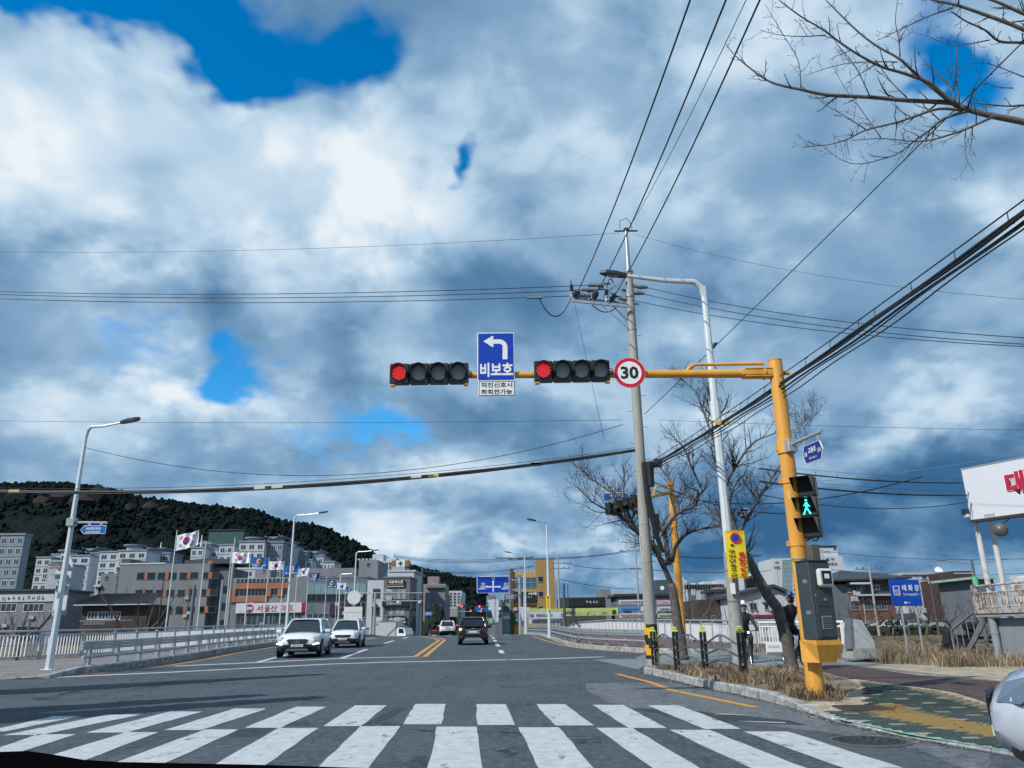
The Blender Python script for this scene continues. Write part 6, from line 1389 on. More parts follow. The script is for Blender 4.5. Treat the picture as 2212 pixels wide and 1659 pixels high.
simple_pole('flagpole', 'brown thin pole before the grey office building', fA, 1190, 780, 1140, 70, .07, mat=BRWALL, gz=.5)
simple_pole('post', 'steel post with camera left of the mart', fB, 170, 775, 1200, 100, .28, mat=GWALL2, gz=0)
simple_pole('utility_pole', 'concrete utility pole with equipment behind the second national flag', fB, 582, 300, 1180, 118, .26, gz=-.3, cat='utility pole', arms=((440, 1.5, .05),))
simple_pole('post', 'thick steel gantry post left of the mart sign', fB, 452, 720, 1185, 104, .2, mat=GALV, gz=0)
simple_pole('post', 'grey post with cross bar in front of the white narrow building', fC, 492, 790, 1245, 104, .22, mat=GALV, gz=-.2)
tb = simple_pole('double_lamp', 'double armed street lamp with green band beyond the stairs', fF, 1118, 750, 1215, 72, .16, mat=mt('olive_pole', (.10, .12, .11), .6), gz=-.3, cat='street lamp')
z = W(*fF(1118, 775), 72).z+.3; xl_ = W(*fF(925, 770), 72).x-tb.location.x; xr_ = W(*fF(1325, 748), 72).x-tb.location.x
for x in (xl_, xr_): B().tube([(0, 0, z-.1), (x*.8, 0, z+.25), (x, 0, z+.3)], .05, 6).build('arm', GALV, tb); B().cbox(x-.4, -.12, z+.24, x+.4, .12, z+.36, .03).build('lamp_head', STEEL, tb)
B().lathe([(.24, 0), (.24, .9)], 12, (0, 0, W(*fF(1130, 930), 72).z+.3)).build('green_band', mt('band_green', (.12, .45, .28), .5), tb)
# direction sign on its post
p = W(*fC(2062, 600), 112); dp = thing('sign_gantry', 'grey gantry post holding the big blue direction sign', 'sign gantry', (p.x, 112, -.1)); zt = p.z+.1
B().tube([(0, 0, 0), (0, 0, zt)], [.26, .2], 12).build('post', GALV, dp, smooth=60)
for d in (650, 757): q = W(*fC(1950, d), 112); B().tube([(0, 0, q.z+.1), (q.x-p.x-.3, 0, q.z+.1)], .11, 8).build('arm', GALV, dp, smooth=60)
q = W(*fC(1955, 803), 108.4); B().tube([(0, -.2, q.z+.1), (q.x-p.x-.9, -3.4, q.z+.1)], .07, 8).build('sign_arm', GALV, dp)
a = W(*fC(1598, 605), 111.5); c = W(*fC(1950, 787), 111.5); ds = thing('direction_sign', 'large blue overhead direction sign with white crossroads', 'road sign', ((a.x+c.x)/2, 111.5, c.z)); w, h = c.x-a.x, a.z-c.z
B().cbox(-w/2, 0, 0, w/2, .08, h, .03).build('border', WSIGN, ds); B().box(-w/2+.07, -.012, .07, w/2-.07, .001, h-.07).build('panel', SIGNBLUE, ds)
PD = lambda c_, d_: (lambda k: (k.x-ds.location.x, k.z-ds.location.z))(W(*fC(c_, d_), 111.5))
def dbar(c0, d0, c1, d1, name='road_line', mat=WSIGN, y=-.018): x0, z1 = PD(c0, d0); x1, z0 = PD(c1, d1); return B().box(x0, y, z0, x1, y+.008, z1).build(name, mat, ds)
dbar(1768, 665, 1782, 775); dbar(1708, 714, 1766, 727); dbar(1784, 714, 1842, 727)
for pts in ([(1760, 668), (1790, 668), (1775, 648)], [(1712, 705), (1712, 736), (1692, 720)], [(1840, 705), (1840, 736), (1860, 720)]): B().poly([(PD(*k)[0], -.020, PD(*k)[1]) for k in pts]).build('arrow_head', WSIGN, ds)
GP = mt('sign_green', (.01, .16, .10), .4)
for (c0, d0, c1, d1, s_) in ((1755, 616, 1800, 645, '서부'), (1642, 673, 1690, 703, '밀양'), (1890, 673, 1936, 703, '울산')):
    dbar(c0, d0, c1, d1, 'green_box', GP, -.022); x0, z1 = PD(c0, d0); x1, z0 = PD(c1, d1); lettering(s_, WSIGN, ds, Matrix(((1, 0, 0, (x0+x1)/2), (0, 0, -1, -.026), (0, 1, 0, (z0+z1)/2), (0, 0, 0, 1))), (x1-x0)*.8, (z1-z0)*.7, .01)
for c0 in (1637, 1886): x0, z1 = PD(c0, 706); x1, z0 = PD(c0+56, 732); lettering('남천로', WSIGN, ds, Matrix(((1, 0, 0, (x0+x1)/2), (0, 0, -1, -.02), (0, 1, 0, (z0+z1)/2), (0, 0, 0, 1))), x1-x0, z1-z0, .02); dbar(c0-20, 738, c0+52, 746, 'small_print'); x0, z1 = PD(c0-25, 708); x1, z0 = PD(c0-3, 731); B().lathe([(1e-3, 0), ((x1-x0)/2, 0), ((x1-x0)/2, .006), (1e-3, .006)], 16, T=Matrix.Translation(((x0+x1)/2, -.018, (z0+z1)/2)) @ TX).build('route_badge', SIGNBLUE2, ds)
# far signals and their arms
def far_arm(name, label, f, c0, c1, d, Y, r=.07, mat=GALV): p, q = W(*f(c0, d), Y), W(*f(c1, d), Y); t = thing(name, label, 'mast arm', p); B().tube([(0, 0, 0), q-p], r, 8).build('arm', mat, t, smooth=60); return t, p
far_arm('mast_arm', 'long grey arm crossing in front of the shop block at its upper floor', fC, 150, 1004, 788, 107.5); t, p = far_arm('mast_arm', 'grey arm with cameras above the song room sign', fC, 560, 1004, 875, 107.5)
for c in (742, 975): q = W(*fC(c, 875), 107.4)-p; B().lathe([(.05, 0), (.16, .05), (.16, .2), (.05, .3)], 10, (q.x, q.y, q.z-.3)).build('camera_dome', WSIGN, t)
FRED = mt('far_red_led', (1, .05, .06), .4, emit=4.)
t, p = far_arm('mast_arm', 'dark arm with two red signal heads across the far street', fC, 1395, 1870, 938, 118, .06, DKSTEEL)
for c in (1432, 1625): q = W(*fC(c, 934), 117.6)-p; B().cbox(q.x-.2, q.y, q.z-.19, q.x+.95, q.y+.3, q.z+.19, .03).build('signal_head', SIGB, t); B().lathe([(1e-3, 0), (.14, 0), (.14, .05), (1e-3, .05)], 12, T=Matrix.Translation((q.x, q.y-.002, q.z)) @ TX).build('red_lamp', FRED, t)
t, p = far_arm('mast_arm', 'pale arm with two lower red signal heads further down the street', fC, 1400, 1700, 990, 150, .07, GALV)
for c, d in ((1530, 982), (1640, 986)): q = W(*fC(c, d), 149.5)-p; B().cbox(q.x-.22, q.y, q.z-.2, q.x+.95, q.y+.3, q.z+.2, .03).build('signal_head', SIGB, t); B().lathe([(1e-3, 0), (.15, 0), (.15, .05), (1e-3, .05)], 12, T=Matrix.Translation((q.x, q.y-.002, q.z)) @ TX).build('red_lamp', FRED, t)
p = W(*fC(1648, 960), 170); t = thing('far_blue_sign', 'small distant blue direction sign above the dark car', 'road sign', (p.x, 170, p.z)); B().cbox(-1.4, 0, -.55, 1.4, .1, .55, .05).build('panel', SIGNBLUE2, t); B().box(-.06, -.02, -.4, .06, 0, .4).build('road_line', WSIGN, t)

# ------------------------------------------------------------------ banners on frames across the river
def banner(label, f, c0, d0, c1, d1, Y, mat, text=None, tm=None, extra=()):
    p = W(*f(c0, d1), Y); q = W(*f(c1, d0), Y); w, h = q.x-p.x, q.z-p.z; t = thing('banner', label, 'banner', ((p.x+q.x)/2, Y, p.z))
    n = 24; b = B(); vs = []
    for j in range(5):
        for i in range(n+1): x = -w/2+w*i/n; z = h*j/4; vs.append((x, .06*mnoise.noise((x*.6, z, Y)), z))
    b.add(vs, [(j*(n+1)+i, j*(n+1)+i+1, (j+1)*(n+1)+i+1, (j+1)*(n+1)+i) for j in range(4) for i in range(n)]).build('cloth', mat, t, smooth=180)
    for x in (-w/2-.04, w/2+.04): B().tube([(x, .05, -p.z-.1), (x, .05, h+.1)], .05, 6).build('frame_post', STEEL, t)
    if text: lettering(text[0], tm or BLACK, t, Matrix(((1, 0, 0, w*text[1]), (0, 0, -1, -.1), (0, 1, 0, h*text[2]), (0, 0, 0, 1))), w*text[3], h*text[4], .02)
    for (x0, z0, x1, z1, m_) in extra: B().box(w*x0, -.085, h*z0, w*x1, -.07, h*z1).build('print', m_, t)
    return t
BW = mt('banner_white', (.50, .53, .60), .7, var=.06, scale=1.5); BG = mt('banner_lime', (.36, .46, .12), .7, col2=(.45, .52, .22), scale=.5); BPK = mt('banner_pink', (.46, .33, .40), .7); BBL = mt('banner_blue', (.07, .22, .48), .7); BLV = mt('banner_lavender', (.42, .38, .55), .7)
RNDP = [mt('print_violet', (.25, .13, .34), .7), mt('print_blue', (.06, .13, .38), .7), mt('print_red', (.42, .08, .10), .7), mt('print_teal', (.06, .28, .28), .7), mt('print_gold', (.55, .40, .08), .7)]
def prints(n, seed, z0=.3, z1=.7, x0=-.4, x1=.4, k=None):
    r_ = random.Random(seed); out = []
    for i in range(n): a = x0+(x1-x0)*i/n; out.append((a, z0+r_.uniform(0, .08), a+(x1-x0)/n*.72, z1-r_.uniform(0, .1), RNDP[k if k is not None else r_.randrange(5)]))
    return out
banner('long lime green banner fence with the number 365', fD, 290, 947, 1337, 1046, 104, BG, ('365', .35, .38, .055, .32), RNDP[3], prints(5, 1, .28, .7, -.08, .06, 0) + [(.435, .15, .475, .7, BRWALL)])
banner('white banner with two purple rings below the lime one', fD, 362, 995, 735, 1068, 98, BW, None, None, prints(9, 2, .35, .8, -.28, .2) + [(-.47, .3, -.36, .8, RNDP[0]), (.44, .35, .49, .75, RNDP[0])])
banner('white banner with rows of small print near the right lamp base', fD, 360, 1070, 735, 1122, 98.5, BW, None, None, prints(8, 3, .55, .8, -.4, .1, 1) + prints(10, 4, .2, .42, -.4, .45, 2))
banner('white and violet banner at the top left of the frame', fD, 1347, 860, 1640, 910, 106, BW, None, None, prints(10, 5, .3, .72, -.45, .48, 0))
banner('blue and white banner in the middle of the frame', fD, 1350, 935, 1640, 988, 106, BBL, None, None, [(.30, .0, .5, 1., BW)] + prints(7, 6, .3, .7, -.42, .24, 1))
banner('white banner with coloured lettering in the bottom left of the frame', fD, 1350, 1005, 1642, 1058, 106, BW, None, None, prints(12, 7, .5, .8, -.45, .45) + prints(9, 8, .15, .42, -.4, .4, 2))
banner('pale pink banner right of the concrete pole', fD, 1764, 862, 1925, 912, 106, BPK, None, None, prints(5, 9, .4, .6, -.2, .2, 2))
banner('white banner with small faces right of the concrete pole', fD, 1768, 935, 1930, 985, 106, BW, None, None, prints(6, 10, .25, .75, -.4, .4))
banner('cream and teal banner lowest right of the concrete pole', fD, 1772, 1008, 1935, 1056, 106, mt('banner_cream', (.48, .46, .26), .7), None, None, prints(7, 11, .25, .75, -.4, .42, 3))
p = W(*fD(300, 990), 101); t = thing('small_pennant', 'small white triangular cloth at the left end of the lime banner', 'banner', (p.x, 101, p.z)); B().prism([(-.5, 0, .6), (.9, 0, .5), (0, 0, -1.2)], (0, .03, 0)).build('cloth', BW, t); B().tube([(.1, .06, -3), (.1, .06, .7)], .04, 6).build('stake', STEEL, t)
t = thing('shop_feather_banner', 'white upright cloth banner at the far right kerb', 'banner', (W(*fC(1790, 1150), 104).x, 104, zr(104))); B().tube([(0, 0, 0), (.1, 0, 4.6)], .04, 6).build('pole', STEEL, t); B().prism([(-.9, 0, 4.4), (.1, 0, 4.5), (.6, 0, 4.4), (.5, 0, 1.6), (.0, 0, 1.7)], (0, .03, 0)).build('cloth', BW, t); B().box(-.3, -.3, 0, .3, .3, .15).build('foot', STEEL, t)

# ------------------------------------------------------------------ vehicles
PW = mt('car_white', (.74, .77, .80), .18, coat=.8); PBK = mt('car_black', (.008, .012, .016), .12, coat=1.0); PSL = mt('car_silver', (.55, .60, .68), .2, metal=.2, coat=.9)
CGL = mt('car_glass', (.012, .020, .028), .04, spec=.7); PLAS = mt('car_plastic', (.016, .018, .02), .55); CHROME = mt('chrome', (.70, .72, .75), .1, metal=1.0); TYRE = mt('tyre', (.012, .012, .013), .8); RIM = mt('alloy_rim', (.25, .27, .29), .3, metal=.8)
HEADL = mt('headlamp_glass', (.42, .46, .50), .08, spec=.8); TAILR = mt('tail_red', (.40, .012, .02), .2); TAILON = mt('tail_red_lit', (.9, .05, .06), .3, emit=1.6); AMB = mt('indicator_lit', (1., .45, .05), .3, emit=6.); DRL = mt('day_light', (.95, .97, 1.), .2, emit=2.2); PLATE = mt('number_plate', (.62, .64, .64), .4)
ST_SUV = [(-2.33, .66, .46, .96, .99), (-2.24, .84, .36, 1.02, 1.05), (-1.95, .925, .28, 1.05, 1.08), (-.9, .935, .25, 1.03, 1.07), (.5, .935, .25, 1.01, 1.06), (.98, .93, .25, .99, 1.07), (1.5, .925, .26, .95, 1.04), (1.95, .905, .29, .87, .97), (2.18, .83, .34, .79, .87), (2.30, .70, .40, .72, .77), (2.34, .58, .46, .66, .69)]
def sect(x, hw, zb, zt, zc):
    zm = (zb+zt)/2
    h = [(0, zb), (hw*.84, zb), (hw*.965, zb+.10), (hw*.99, zm-.05), (hw, zm+.06), (hw*.965, zt-.06), (hw*.90, zt), (hw*.55, zt+(zc-zt)*.75), (0, zc)]
    return [V((x, y, z)) for y, z in h] + [V((x, -y, z)) for y, z in h[-2:0:-1]]
def make_car(label, paint, kind='front', loc=(0, 0, 0), rz=0., plate='', group=None, style=0, sz=(1, 1, 1), cat='car'):
    t = thing('suv', label, cat, loc, rz, group); t.scale = sz
    b = B(); rings = [sect(*s) for s in ST_SUV]; n = len(rings[0]); vs = [p for r_ in rings for p in r_]
    fs = [(i*n+j, i*n+(j+1) % n, i*n+n+(j+1) % n, i*n+n+j) for i in range(len(rings)-1) for j in range(n)] + [tuple(range(n-1, -1, -1)), tuple(range((len(rings)-1)*n, len(rings)*n))]
    b.add(vs, fs).build('body', paint, t, smooth=50)
    # dark sill and lower bumpers
    b = B(); low = [sect(x*(1.004 if style != 5 else .97), hw*1.006, zb-.06, zb+.075, zb+.075) for x, hw, zb, zt, zc in ST_SUV]; vs = [p for r_ in low for p in r_]; b.add(vs, fs).build('lower_cladding', PLAS, t, smooth=50)
    # greenhouse
    bx = [(1.02, .80, 1.03), (.98, .86, 1.0), (-.6, .885, 1.03), (-2.05, .86, 1.04), (-2.22, .76, 1.03)]; tx = [(.22, .60, 1.58), (.12, .67, 1.595), (-.7, .69, 1.63), (-1.72, .66, 1.60), (-1.86, .58, 1.575)]
    vs = [V((x, y*s, z)) for ring in (bx, tx) for s in (1, -1) for x, y, z in ring]
    fs2 = []
    for i in range(4): fs2 += [(i, i+1, 10+i+1, 10+i), (5+i+1, 5+i, 15+i, 15+i+1)]
    fs2 += [(0, 10, 15, 5), (4, 9, 19, 14)]
    gh = B().add(vs, fs2).build('windows', CGL, t)
    rf = B(); vs = []
    for x, y, z in [(.26, .59, 1.575), (.10, .68, 1.61), (-.7, .705, 1.65), (-1.70, .675, 1.62), (-1.95, .58, 1.575)]:
        for k, dz in ((1, -.02), (.93, .02), (.5, .035), (0, .04), (-.5, .035), (-.93, .02), (-1, -.02)): vs.append(V((x, y*k, z+dz)))
    rf.add(vs, [(i*7+j, i*7+j+1, i*7+8+j, i*7+7+j) for i in range(4) for j in range(6)]).build('roof', paint if style != 9 else paint, t, smooth=60)
    if style in (0, 1): B().add([V((.27, .50, 1.60)), V((.27, -.50, 1.60)), V((-.9, -.54, 1.69)), V((-.9, .54, 1.69))], [(0, 1, 2, 3)]).build('sunroof', CGL, t)
    for s in (1, -1):
        for pts, r_ in (([(1.04, .83*s, 1.02), (.22, .625*s, 1.60)], .045), ([(-.55, .895*s, 1.03), (-.6, .70*s, 1.61)], .03), ([(-1.35, .885*s, 1.04), (-1.35, .69*s, 1.61)], .045), ([(-2.15, .80*s, 1.05), (-1.80, .625*s, 1.60)], .10), ([(1.0, .875*s, 1.0), (-2.1, .875*s, 1.05)], .025)):
            B().tube(pts, r_, 8).build('pillar', paint, t, smooth=60)
        B().tube([(0, .63*s, 1.655), (-.2, .63*s, 1.70), (-1.5, .62*s, 1.70), (-1.7, .61*s, 1.645)], .018, 6).build('roof_rail', DKSTEEL if style else CHROME, t)
        m_ = B(); m_.cbox(.66, .95*s-(.0 if s > 0 else .26), 1.0, .86, .95*s+(.26 if s > 0 else 0.), 1.17, .05); mi = m_.build('mirror', paint if style != 3 else PLAS, t); B().box(.70, min(.86*s, .96*s), 1.02, .80, max(.86*s, .96*s), 1.08).build('mirror_arm', PLAS, mi)
        for x in (1.42, -1.40):
            T = Matrix.Translation((x, .935*s, .355)) @ Matrix.Rotation(math.pi/2*(-s), 4, 'X')
            B().lathe([(.43, -.02), (.43, .008), (.36, .012), (.36, -.02)], 28, T=T, ring=True).build('wheel_arch', PLAS, t)
            w = B().lathe([(.24, -.20), (.33, -.20), (.355, -.17), (.355, .0), (.33, .024), (.245, .024), (.24, .01)], 28, T=T).build('wheel', TYRE, t, smooth=40)
            B().lathe([(1e-3, .012), (.235, .012), (.235, .026), (.22, .03), (.20, .014), (.06, .02), (1e-3, .02)], 24, T=T).build('rim', RIM, w, smooth=40)
            for k in range(5): B().box(-.022, .05, .015, .022, .215, .032, T @ rot2(k*2*math.pi/5)).build('spoke', CHROME, w)
        # lamps at the front corner
        B().prism([(2.20, .60*s, .83), (1.98, .86*s, .90), (1.90, .90*s, .84), (2.12, .84*s, .70), (2.27, .66*s, .70)], (.035, .045*s, .012) if style != 5 else (.012, .03*s, .01)).build('headlamp', HEADL if style != 5 else mt('smoked_lamp', (.10, .14, .20), .06, spec=.8), t)
        if style != 5: B().prism([(2.27, .58*s, .56), (2.10, .875*s, .62), (2.16, .86*s, .42), (2.29, .62*s, .45)], (.03, .04*s, 0) if style != 5 else (-.02, -.02*s, 0)).build('fog_housing', PLAS if style != 5 else paint, t); B().prism([(2.29, .62*s, .555), (2.14, .865*s, .60), (2.15, .865*s, .55), (2.295, .63*s, .51)], (.035, .045*s, 0) if style != 5 else (-.02, -.02*s, 0)).build('day_lamp', DRL if style == 0 else HEADL, t)
        # rear lamps
        if kind == 'rear':
            B().prism([(-2.24, .52*s, .98), (-2.10, .86*s, 1.02), (-2.0, .90*s, .98), (-2.10, .88*s, .80), (-2.28, .62*s, .86)], (-.03, .03*s, 0)).build('tail_lamp', TAILON if style == 4 else TAILR, t)
            B().prism([(-2.26, .72*s, .55), (-2.24, .77*s, .55), (-2.24, .77*s, .42), (-2.26, .72*s, .42)], (-.03, .01*s, 0)).build('reflector', TAILR, t)
    # front centre
    gz = [( -.46, .72), (-.36, .76), (.36, .76), (.46, .72), (.34, .52), (-.34, .52)] if style != 1 else [(-.50, .74), (.50, .74), (.42, .60), (-.42, .60)]
    g = B().prism([(2.335, y, z) for y, z in gz], (.025, 0, 0)).build('grille', PLAS, t)
    for i in range(4 if style != 1 else 0): z = .56+i*.055; B().box(2.36, -.36-.02*i, z, 2.372, .36+.02*i, z+.016).build('grille_bar', RIM, g)
    T = frame3((2.374, 0, .64), (0, 1, 0), (0, 0, 1)); b = B(); b.lathe([(.11, 0), (.11, .012), (.085, .012), (.085, 0)], 24, T=T @ Matrix.Diagonal((1, .58, 1, 1)), ring=True)
    if style != 1: b.box(-.045, -.035, 0, -.02, .035, .011, T).box(.02, -.035, 0, .045, .035, .011, T).box(-.04, -.01, 0, .04, .012, .0105, T)
    else: b.box(-.06, -.008, 0, .06, .008, .011, T)
    b.build('emblem', CHROME, g)
    B().cbox(2.345, -.26, .43, 2.365, .26, .54, .006).build('number_plate', PLATE, t)
    if plate: lettering(plate, BLACK, t, frame3((2.368, 0, .485), (0, 1, 0), (0, 0, 1)), .42, .065, .01)
    if style != 5: B().prism([(2.30, -.5, .27), (2.30, .5, .27), (2.30, .42, .36), (2.30, -.42, .36)], (.045, 0, 0)).build('skid_plate', RIM, t)
    if kind == 'rear':
        T = frame3((-2.20, 0, 1.30), (0, -1, 0), (.33, 0, .55)); B().box(-.62, -.26, 0, .62, .24, .03, T).build('rear_window', CGL, t)
        B().prism([(-1.86, -.55, 1.60), (-1.86, .55, 1.60), (-2.08, .5, 1.60), (-2.08, -.5, 1.60)], (0, 0, .035)).build('spoiler', paint, t)
        T = frame3((-2.37, 0, .80), (0, -1, 0), (0, 0, 1))
        B().cbox(-.26, -.09, -.01, .26, .03, .012, .005, T).build('number_plate', PLATE, t)
        B().box(-.30 if style == 4 else -.50, .035, -.02, .30 if style == 4 else .50, .075, .02, T).build('trim_bar', CHROME, t)
        if style == 3:
            B().box(-.42, -.16, -.03, .42, .034, .008, T).build('tailgate_panel', mt('tailgate_silver', (.38, .40, .42), .2, metal=.8), t); B().box(-.62, .115, -.10, .62, .145, .02, T).build('light_bar', TAILR, t)
            B().box(-.10, .155, .0, .10, .195, .02, T).build('emblem', CHROME, t); B().prism([(-2.36, -.62, .24), (-2.36, .62, .24), (-2.36, .46, .42), (-2.36, -.46, .42)], (-.03, 0, 0)).build('rear_skid', mt('skid_silver', (.45, .46, .46), .25, metal=.7), t)
            B().cbox(-2.30, .74, .86, -2.20, .87, .99, .02).build('indicator', AMB, t)
        else: B().box(-2.40, -.05, .93, -2.36, .05, .97).build('emblem', CHROME, t); B().prism([(-2.02, -.35, 1.55), (-2.02, .35, 1.55), (-2.06, .35, 1.52), (-2.06, -.35, 1.52)], (-.02, 0, .01)).build('high_stop_lamp', TAILON, t)
    return t
make_car('white car with hexagonal grille leading on the left side of the bridge', PW, loc=(-10.0, 38.6, zr(39)), rz=math.atan2(-1, .10), plate='60부 0624', style=0, sz=(1.02, 1.04, 1.02))
make_car('white car with slim black grille following behind the first', PW, loc=(-10.45, 50.3, zr(50)), rz=math.atan2(-1, .075), plate='25머 6960', style=1, sz=(.95, .98, .98))
make_car('black car driving away with amber indicator lit', PBK, 'rear', (-2.72, 52.2, zr(52)), math.atan2(1, -.045), style=3, sz=(.94, .985, .99))
q = W(964, 1366, 94); make_car('white car with red brake lights ahead of the black one', PW, 'rear', (q.x, 96.2, zr(96)), R(93), style=4)
make_car('silver white car nosing in from the right edge of the frame', PSL, 'front', (5.80, 5.42, .02), R(147), style=5, sz=(1, 1, 1.02))
q = W(*fE(640, 1100), 90); make_car('white parked car seen through the right railing', PW, 'front', (q.x, 91, -.05), R(180), style=2)
q = W(*fF(568, 1200), 94); make_car('white parked car by the far hedge', PW, 'front', (q.x, 94.0, .0), R(180), style=2)
q = W(*fC(1133, 1225), 120); make_car('dark blue car half hidden by the bridge crest', mt('car_blue', (.03, .06, .10), .2, coat=.8), 'rear', (q.x, 122, -.2), R(90), style=2, sz=(1, 1, .9))
for i, c in enumerate((640, 790, 960)): q = W(*fB(c, 1150), 128); make_car(('pale van like car parked first under the mart sign', 'pale car parked second under the mart sign', 'pale car parked third under the mart sign')[i], (PW, PSL, PW)[i], 'front', (q.x, 128, -.3), R(0), style=2)
# box truck
p = W(*fC(505, 1255), 112); q = W(*fC(765, 1255), 112); L_ = 5.2
tk = thing('box_truck', 'grey box truck standing before the shop block', 'truck', (p.x, 112.5, -.35), R(-32)); BOXG = mt('truck_box', (.36, .38, .40), .5, var=.06, scale=1)
B().cbox(0, 0, .75, 3.3, 1.85, 2.75, .03).build('cargo_box', BOXG, tk); B().box(-.03, .08, .85, -.004, .90, 2.65).build('rear_door', WWALL, tk); B().box(-.03, .95, .85, -.004, 1.77, 2.65).build('rear_door', WWALL, tk)
for z in (.8, 2.68): B().box(.02, -.03, z, 3.28, -.003, z+.06).build('box_rail', GALV, tk)
B().prism([(3.4, .1, .5), (5.0, .1, .5), (5.05, .1, 1.15), (4.7, .1, 1.95), (3.4, .1, 2.0)], (0, 1.65, 0)).build('cab', PW, tk); B().prism([(3.75, .085, 1.25), (4.75, .085, 1.25), (4.55, .085, 1.85), (3.75, .085, 1.85)], (0, 1.68, 0)).build('cab_window', CGL, tk); B().box(.1, .3, .45, 4.9, 1.5, .72).build('chassis', PLAS, tk)
for x in (.9, 4.3):
    for y in (.02, 1.62): w = B().lathe([(.36, 0), (.36, .2)], 18, T=Matrix.Translation((x, y+.2, .36)) @ TX).build('wheel', TYRE, tk); B().lathe([(.2, 0), (.2, .215)], 14, T=Matrix.Translation((x, y+.205, .36)) @ TX).build('rim', GALV, w)

# dashboard of the car the picture is taken from
db = thing('dashboard', 'dark dashboard edge at the bottom left corner', 'dashboard', (0, .6, .9)); b = B(); edge = [(-700, 1640), (-300, 1622), (0, 1624), (60, 1622), (110, 1629), (180, 1641), (260, 1646), (420, 1649), (600, 1653), (820, 1660), (1100, 1672), (1700, 1690), (2600, 1705)]
vs = []
for u, v in edge:
    p = W(u, v, .62)-db.location; vs += [p+V((0, .10, -.055)), p+V((0, .03, -.008)), p, p+V((0, -.04, -.03)), p+V((0, -.12, -.14)), p+V((0, .10, -.2))]
n = len(edge); b.add(vs, [(i*6+j, i*6+6+j, i*6+6+(j+1) % 6, i*6+(j+1) % 6) for i in range(n-1) for j in range(6)] + [(5, 4, 3, 2, 1, 0), tuple(range(6*n-6, 6*n))]).build('cowl', mt('dash_plastic', (.0025, .0025, .003), 1.0, spec=0.), db, smooth=70)

# ------------------------------------------------------------------ cyclists
SKIN = mt('skin', (.40, .24, .18), .6); CLOTH = mt('black_jacket', (.012, .014, .018), .7, var=.3, scale=12); NAVYC = mt('navy_mask', (.012, .022, .07), .8)
def skin_mesh(nodes, edges, mats, zsplit):
    me = bpy.data.meshes.new('body'); me.from_pydata([n[0] for n in nodes], edges, []); o = bpy.data.objects.new('tmp', me); COL.objects.link(o)
    o.modifiers.new('s', 'SKIN'); sv = me.skin_vertices[0].data
    for i, n in enumerate(nodes): sv[i].radius = (n[1], n[1]) if not isinstance(n[1], tuple) else n[1]; sv[i].use_root = (i == 0)
    o.modifiers.new('u', 'SUBSURF').levels = 2; o.modifiers['u'].render_levels = 2
    dg = bpy.context.evaluated_depsgraph_get(); r_ = bpy.data.meshes.new_from_object(o.evaluated_get(dg), depsgraph=dg)
    bpy.data.objects.remove(o); bpy.data.meshes.remove(me)
    r_.materials.clear()
    for m_ in mats: r_.materials.append(m_)
    for p in r_.polygons: p.use_smooth = True; p.material_index = 1 if zsplit(p.center) else 0
    return r_
